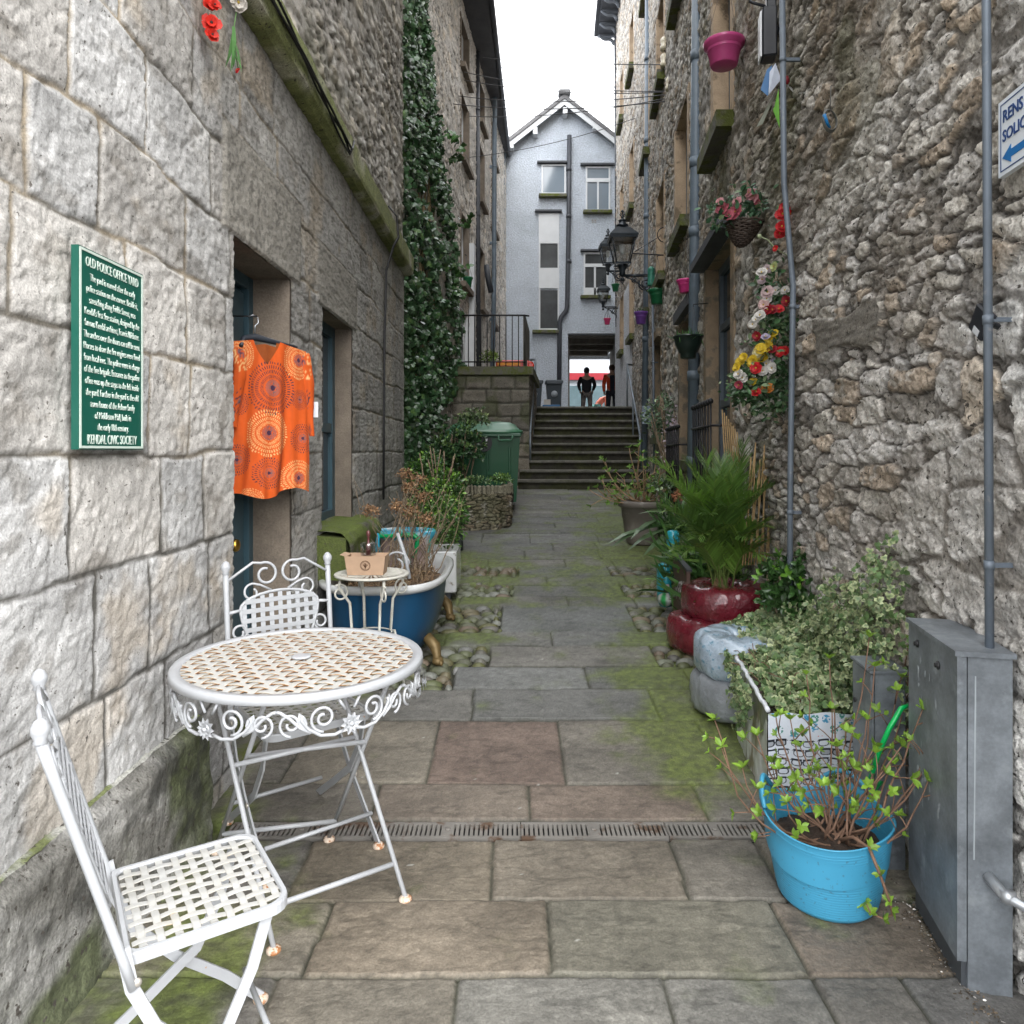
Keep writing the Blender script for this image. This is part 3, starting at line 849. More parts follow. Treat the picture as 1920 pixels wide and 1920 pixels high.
CS = lerp((.12, .115, .09), (.085, .115, .018), sst(.35, .55, fbm(YS * 9, US * 6, 4, 162) + .1))
ms.grid(XS, YS, ZS, CS)
ms.hexa([(-1.2, WIN[0] - .1, .58), (-.92, WIN[0] - .1, .58), (-.92, WIN[1] + .12, .58), (-1.2, WIN[1] + .12, .58), (-1.2, WIN[0] - .1, .84), (-.92, WIN[0] - .1, .815), (-.92, WIN[1] + .12, .815), (-1.2, WIN[1] + .12, .84)], (.075, .095, .022))
ms.build('mossy_ledge', M_rub, LBd)

# ---- second building on the left
B2 = thing('stone_building', 'tall rubble house further up the left side behind the ivy, under dark eaves', 'building', (-1, 14, 0))
Yb0 = LEND - .4
wins = []
for (a, b) in ((13.2, 14.0), (15.4, 16.1), (17.4, 18.1)):
    for (c, d) in ((4.4, 5.7), (6.7, 7.9), (8.4, 9.3)): wins.append((a, b, c, d))
tall = (13.0, 13.9, LAND, 3.9)
ys = spaced(Yb0, 20.45, lambda y: .042, [q for w_ in wins for q in w_[:2]] + [tall[0], tall[1]])
zs = spaced(.2, 9.75, lambda z: .032, [q for w_ in wins for q in w_[2:]] + [tall[3]])
Y, Z = np.meshgrid(ys, zs)
Hh, C = rubble(Y, Z, 300, .30, .13, .8, ((.72, .69, .65), (.58, .54, .49), (.58, .52, .44)), (.42, .40, .365), .3)
band = vn(Y * .9, Z * .25, 301)
C = lerp(C, np.array((.42, .41, .39)), .45 * sst(.62, .75, band))
Hh = flatten_near(Y, Z, Hh, wins + [tall], .12)
w = MB(); w.grid(XB(Y) + Hh, Y, Z, C, skipmask(ys, zs, wins + [tall])); w.build('wall', M_rub, B2)
for (a, b, c, d) in wins:
    window(B2, XB, 1, a, b, c, d, .10, M_white, M_glass, .05, 0, ((c + d) / 2,), jamb=M_brown, jw=.10, sill=M_brown, sillp=.10)
window(B2, XB, 1, tall[0], tall[1], tall[2], tall[3], .05, M_white, M_glass, .10, 0, (3.3,), jamb=M_white, jw=.12)
c_ = MB(); wslab(c_, XB, 1, Yb0, 20.4, .2, 9.7, -3.4, -.32); c_.build('masonry_core', M_core, B2)
wp = MB(); wslab(wp, XB, 1, 14.05, 14.25, 2.2, 5.35, .0, .10); wp.build('white_post', M_white, B2)
ev = MB()
def exb(y): return -.43 + (y - 13.6) * .043
pts = [(-4, 9, 9.68), (exb(9), 9, 9.62), (exb(20.5), 20.5, 9.62), (-4, 20.5, 9.68)]
ev.hexa(pts + [(-4, 9, 11.4), (exb(9), 9, 9.78), (exb(20.5), 20.5, 9.78), (-4, 20.5, 11.4)])
ev.build('roof', mat('dark_roof_slate', (.07, .072, .08), .6, var=.25, scale=3, bump=.5, bscale=12), B2)
gt = MB(); gt.tube([(exb(9) + .05, 9, 9.68), (exb(20.4) + .05, 20.4, 9.66)], .06, 8); gt.build('gutter', M_pipeb, B2)

# ---- long rubble building on the right
RB = thing('stone_building', 'long rough rubble stone building filling the right side, tan window jambs, mossy sills', 'building', (1.6, 8, 0))
GF = [(dR(1372), dR(1326), 1.15, 2.87), (7.08, 8.06, 1.2, 2.72), (10.2, 11.0, 1.5, 2.9)]
FFc = [(5.2, 5.89), (7.45, 8.45), (9.75, 10.75), (12.2, 13.0), (14.9, 15.6), (17.2, 17.9)]
FF = [(a, b, 3.72, 5.05) for a, b in FFc]; SF = [(a, b, 6.42, 7.75) for a, b in FFc]; TF = [(a, b, 9.3, 10.5) for a, b in FFc[3:]]
wins = GF + FF + SF + TF
RYE = 19.5
eR = [q for w_ in wins for q in w_[:2]]; eZ = [q for w_ in wins for q in w_[2:]]
YSP = 4.6
def right_fn(Y, Z):
    Hh, C = rubble(Y, Z, 400, .25, .088, 1.0, ((.64, .615, .58), (.43, .405, .36), (.44, .365, .285)), (.19, .175, .155), .24)
    # larger pale stones at the foot of the near end and by the sign
    Hb, Cb = rubble(Y, Z, 480, .36, .24, .9, ((.70, .685, .655), (.54, .525, .495), (.54, .47, .385)), (.20, .19, .175), .2)
    t = sst(.45, .55, fbm(Y * 1.5, Z * 1.5, 3, 490) * .5 + .62 * sst(2.6, 1.7, Y) * sst(2.3, .8, Z) + .12)
    Hh = Hh * (1 - t) + Hb * t; C = lerp(C, Cb, t)
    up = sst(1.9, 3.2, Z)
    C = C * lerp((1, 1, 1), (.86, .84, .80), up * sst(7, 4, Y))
    C = lerp(C, np.array((.23, .20, .165)) * (.6 + .8 * fbm(Y * 30, Z * 30, 4, 492))[..., None], .45 * sst(.52, .62, fbm(Y * 1.7, Z * 2.1, 4, 491)) * sst(7, 5, Y))
    C = lerp(C, np.array((.10, .105, .045)), .6 * sst(.60, .72, fbm(Y * 2.2, Z * 1.2, 4, 493)) * sst(2.0, 3.2, Z) * sst(9, 5, Y))
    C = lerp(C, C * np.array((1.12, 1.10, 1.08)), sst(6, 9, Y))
    # a long dark riven slab stone
    a = (Y - 2.95) * .0 + Z - 1.80
    m = (np.abs(a + .03 * np.sin(Y * 3)) < .055 + .05 * vn(Y * 6, Z * 0, 497)) & (Y > 2.50 + .06 * vn(Z * 30, Z * 0, 498)) & (Y < 3.22 + .08 * vn(Z * 25, Z * 0, 499))
    e = np.full(Y.shape, .02)
    Hh = np.where(m, .012 + .010 * fbm(Y * 9, Z * 60, 4, 494), Hh)
    C = np.where(m[..., None], lerp((.06, .055, .05), (.19, .175, .15), sst(0, .01, e)) * (.6 + .8 * fbm(Y * 12, Z * 70, 4, 495))[..., None], C)
    white = (Y > 15.2) & (Z < 5.0)
    C = np.where(white[..., None], np.array((.62, .64, .68)) * (.85 + .3 * fbm(Y * 3, Z * 3, 4, 496))[..., None], C)
    Hh = np.where(white, Hh * .35, Hh)
    Hh = flatten_near(Y, Z, Hh, wins, .12)
    return Hh, C
w = MB()
ys = spaced(YSR, YSP, lambda y: min(max(.0012 * y * y, .005), .03), []); zs = spaced(-.06, 4.7, lambda z: .0068, [2.87, 3.72])
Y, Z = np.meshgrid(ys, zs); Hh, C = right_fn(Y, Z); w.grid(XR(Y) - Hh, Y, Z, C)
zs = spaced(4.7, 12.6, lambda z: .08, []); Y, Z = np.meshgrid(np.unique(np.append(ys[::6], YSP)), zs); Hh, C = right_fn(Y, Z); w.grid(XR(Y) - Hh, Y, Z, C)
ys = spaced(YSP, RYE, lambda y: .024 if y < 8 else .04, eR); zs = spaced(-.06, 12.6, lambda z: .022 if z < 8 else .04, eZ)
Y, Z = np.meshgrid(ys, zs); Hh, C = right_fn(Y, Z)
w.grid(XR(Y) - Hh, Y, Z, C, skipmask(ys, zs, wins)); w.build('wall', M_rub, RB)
c_ = MB(); wslab(c_, XR, -1, YSR, YSR + .2, -.1, 12.6, -4, -.02); wslab(c_, XR, -1, YSR + .2, 13, -.1, 12.6, -4, -.32); wslab(c_, XR, -1, 13, RYE - .02, -.1, 12.6, -4, -.32); c_.build('masonry_core', M_core, RB)
ew = MB(); ew.add([(float(XR(RYE)), RYE, 0), (8, RYE, 0), (8, RYE, 12.6), (float(XR(RYE)), RYE, 12.6)], [(0, 3, 2, 1)], (.3, .28, .24)); ew.build('end_wall', M_rub, RB)
M_jb = mat('weathered_jamb', (.30, .225, .15), .92, var=.3, scale=5, spot=(.16, .135, .10), sscale=5, sth=.5, bump=.7, bscale=50, bdist=.008)
for i, (a, b, c, d) in enumerate(GF):
    window(RB, XR, -1, a, b, c, d, .10, M_gframe, M_glass, .065, 1, (c + .55, c + 1.2), jamb=M_jb, sill=M_mossill, sillp=.08, lintel=M_slate if i < 2 else M_jb, lproj=.13 if i == 0 else .07, lt=.07 if i == 0 else .12)
for i, (a, b, c, d) in enumerate(FF):
    window(RB, XR, -1, a, b, c, d, .115, M_gframe, M_glass, .05, 0, (c + .7,), jamb=M_sand, sill=M_mossill, sillp=.13 if i == 0 else .10, sillt=.12)
for i, (a, b, c, d) in enumerate(SF + TF):
    window(RB, XR, -1, a, b, c, d, .115, M_white, M_glass, .05, 0, (c + .65,), jamb=M_sand, sill=M_mossill, sillp=.11, sillt=.13)
# eaves with scrolled brackets
evm = MB(); XE = lambda y: XR(y) - .52
def eblk(mb, y0, y1, z0, z1, o0, o1): wslab(mb, XR, -1, y0, y1, z0, z1, o0, o1)
for (a, b) in ((5, 13), (13, RYE + .25)): eblk(evm, a, b, 12.62, 12.72, -2, .46)
evm.build('soffit', mat('grey_boards', (.10, .11, .13), .7, var=.2), RB)
gm = MB()
for (a, b) in ((5, 13), (13, RYE + .3)): eblk(gm, a, b, 12.68, 12.84, .44, .56)
gm.build('gutter', M_pipeb, RB)
for k in range(9):
    y = RYE + .1 - k * .55; bk = MB(); x0 = float(XR(y)); pts = []
    for t in np.linspace(0, 1, 12): pts.append((x0 - .02 - .42 * t, y, 12.36 + .22 * t ** .6 + .035 * math.sin(t * 7)))
    bk.tube(pts, [.05 - .02 * t for t in np.linspace(0, 1, 12)], 6); bk.box((x0 - .21, y, 12.60), (.42, .09, .06)); bk.build('eaves_bracket', mat('grey_bracket', (.17, .19, .22), .6, var=.15), RB)
rf = MB(); wslab(rf, XR, -1, YSR, 13, 12.85, 13.0, -4, .4); wslab(rf, XR, -1, 13, RYE + .3, 12.85, 13.0, -4, .4); rf.build('roof', MATS['dark_roof_slate'], RB)

# ---- rendered gable house that closes the alley
YF = 20.5; kf = YF / F
def fx(px): return (px - 960) * kf
def fz(py): return EYE + (845 - py) * kf
EB = thing('rendered_house', 'pale blue grey rendered gable house closing the alley, with an archway through its right side', 'building', (1.5, YF, LAND))
M_render = mat('pebbledash', (.47, .515, .575), .95, var=.10, scale=1.2, fine=.2, fscale=24, spot=(.36, .40, .44), sscale=.9, sth=.55, swid=.25, bump=1.0, bscale=26, bdist=.03)
w = MB(); pxa, pxb = 1065, 1157.5; ztop = fz(625)
def fpoly(mb, pts, y0=YF, y1=YF + .35): mb.prism([(p[0], p[1]) for p in pts], y0, y1, axis='y')
fpoly(w, [(-3.5, LAND), (fx(pxa), LAND), (fx(pxa), ztop), (-3.5, ztop)])
fpoly(w, [(fx(pxb), LAND), (4.6, LAND), (4.6, ztop), (fx(pxb), ztop)])
rx, rz_ = fx(1057), fz(197); sl = (fz(197) - fz(285)) / (fx(1057) - fx(944))
exl = rx - 3.2; ezl = rz_ - 3.2 * sl
fpoly(w, [(-3.5, ztop), (4.6, ztop), (rx + 3.2, ezl), (rx, rz_), (exl, ezl)])
w.build('wall', M_render, EB)
# roof slabs with white verge boards and purlin ends
rf = MB(); vb = MB()
for sgn in (-1, 1):
    a = (rx, rz_); b = (rx + sgn * 3.5, rz_ - 3.5 * sl)
    q = [(a[0], a[1] + .04), (b[0], b[1] + .04), (b[0], b[1] + .16), (a[0], a[1] + .16)]
    if sgn > 0: q = q[::-1]
    rf.prism(q, YF - .34, YF + 6.5, axis='y')
    q = [(a[0], a[1] - .13), (b[0], b[1] - .13), (b[0], b[1] + .06), (a[0], a[1] + .06)]
    if sgn > 0: q = q[::-1]
    vb.prism(q, YF - .30, YF - .26, axis='y')
rf.box((rx, YF + 3, rz_ + .2), (.30, 6.8, .12)); rf.box((rx, YF - .2, rz_ + .22), (.34, .3, .14), b=.03)
rf.build('roof', mat('roof_slates', (.14, .14, .145), .7, var=.3, scale=6, bump=.6, bscale=14), EB); vb.build('verge_board', M_white, EB)
for (px, py) in ((1058.5, 216), (1003, 253), (1114, 243), (959, 279)):
    q = MB(); q.box((fx(px), YF - .14, fz(py)), (.13, .30, .20), b=.01); q.build('purlin_end', M_white, EB)
def fwin(x0, y0, x1, y1, panes, bars, ledge=None, sill=None, glass=None, proud=.015):
    fr = MB()
    fb = .045
    X0, X1, Z0, Z1 = fx(x0), fx(x1), fz(y1), fz(y0)
    for (a, b, c, d) in ((X0, X1, Z0, Z0 + fb), (X0, X1, Z1 - fb, Z1), (X0, X0 + fb, Z0 + fb, Z1 - fb), (X1 - fb, X1, Z0 + fb, Z1 - fb)):
        fr.box(((a + b) / 2, YF - proud, (c + d) / 2), (b - a, .05, d - c))
    for (a, b, c, d) in bars:
        A, B, Cc_, D = fx(a), fx(c), fz(d), fz(b)
        fr.box(((A + B) / 2, YF - proud - .003, (Cc_ + D) / 2), (B - A, .05, D - Cc_))
    f = fr.build('window', M_white, EB)
    for (a, b, c, d, m) in panes:
        p = MB(); p.box(((fx(a) + fx(c)) / 2, YF - .004, (fz(b) + fz(d)) / 2), (fx(c) - fx(a), .012, fz(b) - fz(d))); p.build('pane', m, f)
    if ledge:
        q = MB(); q.box(((fx(ledge[0]) + fx(ledge[1])) / 2, YF - .06, fz(ledge[2])), (fx(ledge[1]) - fx(ledge[0]), .14, .05)); q.build('drip_ledge', M_slate, EB)
    if sill:
        q = MB(); q.box(((fx(sill[0]) + fx(sill[1])) / 2, YF - .08, fz(sill[2])), (fx(sill[1]) - fx(sill[0]), .18, .09), b=.01); q.build('sill', M_mossill, EB)
M_dg = mat('dark_window_glass', (.06, .065, .07), .08, var=.25, scale=2.5)
fwin(1015, 309, 1061, 365, [(1018, 312, 1058, 362, M_skyglass)], [], (1007, 1063, 306), (1010, 1062, 369))
fwin(1098, 313, 1144, 396, [(1101, 316, 1141, 393, M_skyglass)], [(1098, 335, 1144, 342), (1119.5, 342, 1122.5, 395)], (1088, 1153, 310), (1093, 1147, 399))
fwin(1010, 401, 1048.5, 619, [(1012, 458, 1046, 502, M_dg), (1012, 544, 1046, 618, M_dg)], [(1012, 403, 1046, 457), (1012, 503, 1046, 541)], (1003, 1053, 397), (998, 1047, 623))
fwin(1094, 474, 1140, 555, [(1096, 477, 1138, 552, M_dg)], [(1094, 495, 1140, 501), (1113.5, 500, 1117, 555), (1096, 540, 1138, 553)], (1088, 1142, 471), (1088, 1144, 558))
vt = MB()
for a in (1109, 1114):
    for b in (412, 415.5): vt.box((fx(a + 2), YF - .004, fz(b + 1)), (.055, .02, .03))
vt.build('air_brick', mat('pale_vent', (.35, .33, .3), .8), EB)
wpch = MB(); wpch.lathe([(.001, 0), (.001, .004)], (0, 0, 0), 4)
# passage through the house
ps = MB(); xa, xb = fx(pxa), fx(pxb); yb = YF + 6
ps.hexa([(xa - .2, YF + .36, LAND), (xa - .002, YF + .36, LAND), (xa + .15, yb, LAND), (xa - .2, yb, LAND), (xa - .2, YF + .36, ztop + .3), (xa - .002, YF + .36, ztop + .3), (xa + .15, yb, ztop + .3), (xa - .2, yb, ztop + .3)])
ps.hexa([(xb + .05, YF + .36, LAND), (xb + .4, YF + .36, LAND), (xb + 1, yb, LAND), (xb + .6, yb, LAND), (xb + .05, YF + .36, ztop + .3), (xb + .4, YF + .36, ztop + .3), (xb + 1, yb, ztop + .3), (xb + .6, yb, ztop + .3)])
ps.box(((xa + xb) / 2, (YF + yb) / 2 + .15, ztop + .25), (2.4, 5.6, .1))
ps.build('passage_wall', mat('passage_render', (.30, .29, .27), .9, var=.2), EB)
for k in range(4):
    b_ = MB(); b_.box(((xa + xb) / 2 + .1, YF + .8 + 1.35 * k, ztop + .10), (1.9, .22, .2)); b_.build('beam', mat('passage_beam', (.33, .31, .28), .8, var=.2), EB)
for k in range(3):
    b_ = MB(); b_.box((xa + .06, YF + 1.0 + 1.5 * k, (LAND + ztop) / 2), (.12, .16, ztop - LAND)); b_.build('post', MATS['passage_beam'], EB)
bw = MB(); bw.box((-3, yb + .2, 6), (8.9, .3, 8)); bw.box((8.2, yb + .2, 6), (8.9, .3, 8)); bw.box((xb, yb + .2, 8.5), (3.5, .3, 7.6)); bw.build('rear_wall', M_render, EB)
# soil pipe on the gable
sp = MB(); sp.tube([(fx(1067), YF - .10, fz(257)), (fx(1066), YF - .10, fz(400)), (fx(1063), YF - .10, fz(575)), (fx(1061), YF - .10, fz(584)), (fx(1051), YF - .10, fz(597)), (fx(1049), YF - .10, fz(606)), (fx(1047), YF - .10, LAND)], .065, 12)
for py in (320, 408, 492): sp.lathe([(.08, -.05), (.08, .05)], (fx(1066), YF - .10, fz(py)), 12)
tag(sp.build('drainpipe', M_pipeb), 'black soil pipe rising up the middle of the pale gable house', 'drainpipe', 'downpipes in the alley')

# ---- shop across the street beyond the passage
SH = thing('shop_building', 'white shop with a red fascia seen small through the passage', 'building', (3.2, 36, LAND))
w = MB(); w.box((3.5, 36.3, 6.5), (16, .4, 9)); w.build('wall', mat('shop_white', (.42, .44, .46), .7, var=.05), SH)
w = MB(); w.box((4.2, 36.0, fz(700) * 0 + 5.0), (3.6, .25, .34)); w.build('fascia', mat('red_fascia', (.26, .012, .02), .5, var=.1), SH)
for k in range(3):
    w = MB(); w.box((3.0 + k * 1.2, 36.05, 3.4), (1.0, .12, 2.3)); w.build('shop_window', mat('shop_glass', (.09, .13, .14), .1, var=.2, scale=2), SH)
w = MB(); w.box((5.0, 36.05, 7.3), (.7, .12, 1.2)); w.build('window', M_dg, SH)
# ================================================================ pipes, retaining wall, railings, cables
# retaining wall with coping and railing beside the steps
YR = 12.35
RW = thing('garden_wall', 'squared stone retaining wall with mossy coping beside the foot of the steps', 'wall', (-.2, YR, .6))
xl, xr = -1.3, (992 - 960) / F * YR
zs = np.linspace(.4, 2.62, 110); xs_ = np.linspace(xl, xr, 90)
Xg, Zg = np.meshgrid(xs_, zs)
f = Zg + .03 * (fbm(Xg * 3, Zg * 3, 3, 170) - .5); zz = f / .235; kz = np.floor(zz); xo = Xg / .42 + _h(kz, kz * 0, 3) * 1.0 + .05 * vn(Xg * 9, Zg * 9, 171); kx = np.floor(xo)
e = np.minimum(np.minimum(zz - kz, kz + 1 - zz) * .235, np.minimum(xo - kx, kx + 1 - xo) * .42)
idr = _h(kx, kz, 9)
Hg = sst(0, .03, e) * .03 + .02 * (fbm(Xg * 14, Zg * 14, 4, 172) - .5)
Cg = lerp((.13, .12, .10), (.21, .185, .145), idr) * (.7 + .6 * fbm(Xg * 9, Zg * 9, 4, 173))[..., None]
Cg = lerp((.06, .06, .045), Cg, sst(.002, .02, e)); Cg = lerp(Cg, (.06, .07, .025), .6 * sst(.5, .62, fbm(Xg * 3, Zg * 3, 4, 174) + .25 * sst(2.3, 2.6, Zg)))
w = MB(); w.grid(Xg, YR - Hg, Zg, Cg)
# side along the steps
ysx = np.linspace(YR, 14.9, 60); Yg, Zg2 = np.meshgrid(ysx, zs)
Hs, Cs = rubble(Yg, Zg2, 700, .35, .2, .7, sunk=.2)
w.grid(xr + .085 * (Yg - YR) + Hs * .6, Yg, Zg2, lerp(Cs * .8, (.06, .07, .02), .4 * sst(.5, .6, fbm(Yg * 2, Zg2 * 2, 4, 702))))
w.build('wall', M_rub, RW)
cp = MB(); cp.hexa([(xl, YR - .06, 2.60), (xr + .07, YR - .06, 2.60), (xr + .28, 14.95, 2.60), (xl, 14.95, 2.60), (xl, YR - .06, 2.74), (xr + .07, YR - .06, 2.74), (xr + .28, 14.95, 2.74), (xl, 14.95, 2.74)])
cp.build('coping', M_mossill, RW)
RL = thing('railing', 'thin black iron railing with upright bars on top of the mossy retaining wall', 'railing', (-.2, YR, 2.74))
M_black = mat('black_iron', (.018, .018, .02), .45, .3, var=.15)
zt = EYE + (845 - 590) / F * YR
rl = MB(); rl.tube([(-.9, YR + .06, zt), (xr - .08, YR + .06, zt), (xr - .0, YR + .12, zt)], .016, 6); rl.tube([(-.9, YR + .06, 2.83), (xr - .06, YR + .06, 2.83)], .012, 6)
rl.build('rail', M_black, RL)
x = -.86
while x < xr - .05:
    b = MB(); b.tube([(x, YR + .06, 2.74), (x, YR + .06, zt)], .009, 5); b.build('bar', M_black, RL); x += .108
b = MB(); M_ply = mat('dark_gate_board', (.10, .095, .07), .8, var=.3)
b.hexa([(xr - .10, YR + .08, 2.76), (xr - .06, YR + .08, 2.76), (xr + .05, YR + 1.6, 2.76), (xr + .01, YR + 1.6, 2.76), (xr - .10, YR + .08, zt), (xr - .06, YR + .08, zt), (xr + .05, YR + 1.6, zt - .02), (xr + .01, YR + 1.6, zt - .02)])
b.build('side_panel', M_ply, RL)

# handrails of the steps
M_galv = mat('galvanised_rail', (.20, .23, .26), .42, .5, var=.15, scale=12)
for (lab, x0, y0, x1, y1, s) in (('grey metal handrail on the left edge of the stone steps', 994, 812, 1004, 674, 1), ('grey metal handrail on the right edge of the stone steps', 1200, 815, 1178, 683, -1)):
    r = MB()
    a = P(x0, y0, 12.4); b = P(x1 if s > 0 else 1176, y1, 14.9)
    r.tube([a, b, b + Vector((-.10 * s if s > 0 else .12, .1, 0))], .021, 8)
    za = .67 + rise * 3; r.tube([a, (a.x, a.y, za)], .018, 8); r.tube([b, (b.x, b.y, LAND)], .018, 8)
    m_ = (a + b) / 2; r.tube([m_, (m_.x, m_.y, .67 + rise * 5)], .016, 8)
    tag(r.build('handrail', M_galv), lab, 'handrail', 'handrails of the steps')

# pipes on the right wall
def pipe(pts, r, m, label, clips=(), name='drainpipe', n=14, cat='drainpipe', cliplen=.022, group='downpipes in the alley'):
    t = thing(name, label, cat, pts[0], group=group)
    b = MB(); b.tube(pts, r, n); b.build('pipe', m, t)
    for z in clips:
        # find point on the run
        for i in range(len(pts) - 1):
            a, c = Vector(pts[i]), Vector(pts[i + 1])
            if min(a.z, c.z) <= z <= max(a.z, c.z) and abs(a.z - c.z) > 1e-3:
                q = a + (c - a) * ((z - a.z) / (c.z - a.z)); s = MB()
                s.lathe([(r * 1.0, -cliplen / 2), (r * 1.18, -cliplen / 2), (r * 1.18, cliplen / 2), (r * 1.0, cliplen / 2)], q, n)
                wx_ = float(XR(q.y)) if q.x > 0 else (float(XB(q.y)) if q.y > LEND else XL)
                s.box(((q.x + wx_) / 2, q.y, z), (abs(wx_ - q.x) * .9, r * 1.1, r * 1.1)); s.build('bracket', m, t); break
    return t
def rp(px, d, off): return (float(XR(d)) - off, d)
xa_, ya_ = rp(0, 1.96, .055)
M_cond = mat('grey_conduit', (.125, .15, .18), .5, .15, var=.12, scale=9, spot=(.20, .21, .22), sscale=30, sth=.62)
pipe([((1848 - 960) / F * 1.76, 1.76, 4.2), ((1849 - 960) / F * 1.76, 1.76, 2.5), ((1857 - 960) / F * 1.76, 1.76, .40)], .0100, M_cond, 'slim grey conduit running down the right wall to the big grey cabinet', (2.42, 1.62, 1.02), 'conduit', cat='conduit', group='conduits on the right wall')
d = 3.5
pipe([((1466 - 960) / F * d, d, 3.8), ((1470 - 960) / F * d, d, 2.6), ((1487 - 960) / F * d, d, 2.1), ((1482 - 960) / F * d, d, 1.2), ((1480 - 960) / F * d, d, .15)], .014, M_cond, 'grey conduit wound with artificial flowers on the right wall', (3.2, 2.0, 1.0), 'conduit', cat='conduit', group='conduits on the right wall')
d = 6.75
pipe([((1311 - 960) / F * d, d, 7.2), ((1304 - 960) / F * d, d, 3.6), ((1297 - 960) / F * d, d, .28)], .052, M_pipe, 'thick blue grey drainpipe on the right wall behind the black hanging bowl', (5.0, 4.0, 3.35, 2.0, 1.2), cliplen=.09)
d = 12.3
pipe([((1216 - 960) / F * d, d, 9.8), ((1213 - 960) / F * d, d, 4.5), ((1207 - 960) / F * d, d, .65)], .055, M_pipe, 'blue grey drainpipe on the right wall beside the large lantern', (8, 6.6, 5.3, 3.2, 1.9), cliplen=.09)
d = 19.2
pipe([((1155 - 960) / F * d, d, 12.5), ((1158 - 960) / F * d, d, 4.6)], .055, M_pipeb, 'dark drainpipe at the far end of the right wall under the eaves', (11, 8, 6))
d = 10.6
pipe([((1224 - 960) / F * d, d, 3.6), ((1227 - 960) / F * d, d, .58)], .018, M_cond, 'thin grey conduit dropping below the green hanging pot on the right wall', (2.6,), 'conduit', cat='conduit', group='conduits on the right wall')
# left pipes
d = 15.0
pipe([((895 - 960) / F * d, d, 9.6), ((897 - 960) / F * d, d, LAND)], .05, M_pipeb, 'nearest dark drainpipe on the upper left house', (8.4, 6.2, 4.4))
d = 17.0
pipe([((938 - 960) / F * d, d, EYE + 720 / F * d), ((928 - 960) / F * d, d, EYE + 700 / F * d), ((926 - 960) / F * d, d, EYE + 300 / F * d), ((922 - 960) / F * d, d, LAND)], .055, M_pipe, 'drainpipe with a bent top on the upper left house', (8, 6.2, 4.4))
d = 20.1
pipe([((946 - 960) / F * d, d, EYE + 560 / F * d), ((943 - 960) / F * d, d, EYE + 530 / F * d), ((941 - 960) / F * d, d, LAND)], .055, M_pipe, 'farthest drainpipe on the left, in the corner of the pale gable house', (7, 5))
pb = MB(); a = P(912, 497, 15.8); pb.tube([a, a + Vector((.03, .0, -.25)), a + Vector((.10, 0, -.6))], .06, 8); pb.build('elbow', M_pipeb)
bpy.data.objects['elbow'].parent = None
tag(bpy.data.objects['elbow'], 'short dark pipe elbow sticking out above the railing', 'pipe'); bpy.data.objects['elbow'].name = 'pipe_elbow'

# cables: on the string course and across the alley
M_cable = mat('black_cable', (.02, .02, .022), .5, var=.1); M_wire = mat('thin_wire', (.06, .06, .065), .5, var=.1)
cb_ = MB()
for j, (o, ph) in enumerate(((0, 0), (.012, 1.3), (.02, 2.7), (.006, 4))):
    pts = []
    for t in np.linspace(0, 1, 60):
        y = 1.8 + 2.55 * t
        pts.append((-.972 + .01 * math.sin(9 * t + ph), y, 3.10 - o + .05 * math.sin(2.2 * t + .6) + .012 * math.sin(13 * t + ph * 2)))
    pts += [(-.975, 4.42, 3.17), (-.98, 4.47, 3.22), (-1.02, 4.52, 3.24)]
    cb_.tube(pts, .0065, 6)
tag(cb_.build('cable', M_cable), 'bundle of black cables clipped along the mossy string course', 'cable', 'cables on the left building')
cb_ = MB()
for o in (0, .018):
    pts = [(-1.03, 6.0, 3.34), (-.97, 6.05, 3.27), (-.965, 6.12 + o, 3.12), (-1.0, 6.06 + o, 3.02), (-1.045, 5.98 + o, 2.8), (-1.05, 5.92 + o, 2.2), (-1.05, 5.9 + o, 1.5), (-1.05, 5.88 + o, .9)]
    cb_.tube([Vector(p) for p in pts], .008, 6)
tag(cb_.build('cable', M_cable), 'pair of black cables dropping down the left wall beside the ivy', 'cable', 'cables on the left building')
wires = [((905, 108, 14), (1290, 121, 9.5)), ((870, 135, 12.5), (1262, 171, 9.6)), ((870, 150, 12.5), (1262, 172, 9.6)), ((860, 180, 12), (1262, 176, 9.6)), ((880, 218, 13), (1262, 182, 9.6)), ((850, 195, 12), (1265, 188, 9.6)), ((880, 295, 13.5), (1190, 222, 13.8))]
for i, (a, b) in enumerate(wires):
    A, B = P(*a), P(*b); q = MB(); pts = []
    for t in np.linspace(0, 1, 16):
        p = A.lerp(B, t); p.z -= .10 * 4 * t * (1 - t) * (1 if i else .4); pts.append(p)
    q.tube(pts, .007, 5)
    tag(q.build('overhead_wire', M_wire), 'thin wires strung across the alley under the white sky', 'wire', 'wires across the alley')
M_porc = mat('cream_porcelain', (.62, .56, .42), .3, var=.1, coat=.5)
for (px, py, d, w_) in ((1245, 82, 9.6, 'topmost'), (1245, 113, 9.6, 'middle'), (1255, 157, 9.3, 'lowest')):
    t = thing('insulator', '%s cream porcelain wire insulator on the upper right wall' % w_, 'insulator', P(px, py, d), group='porcelain insulators')
    c = P(px, py, d); b = MB(); b.lathe([(.02, -.09), (.05, -.09), (.052, -.04), (.038, -.02), (.045, .02), (.045, .06), (.02, .09), (.001, .09)], c, 14); b.build('insulator_body', M_porc, t)
    b = MB(); b.tube([c + Vector((0, 0, -.08)), c + Vector((.05, 0, -.14)), c + Vector((float(XR(d)) - c.x, 0, -.10))], .01, 5); b.build('pin', M_black, t)

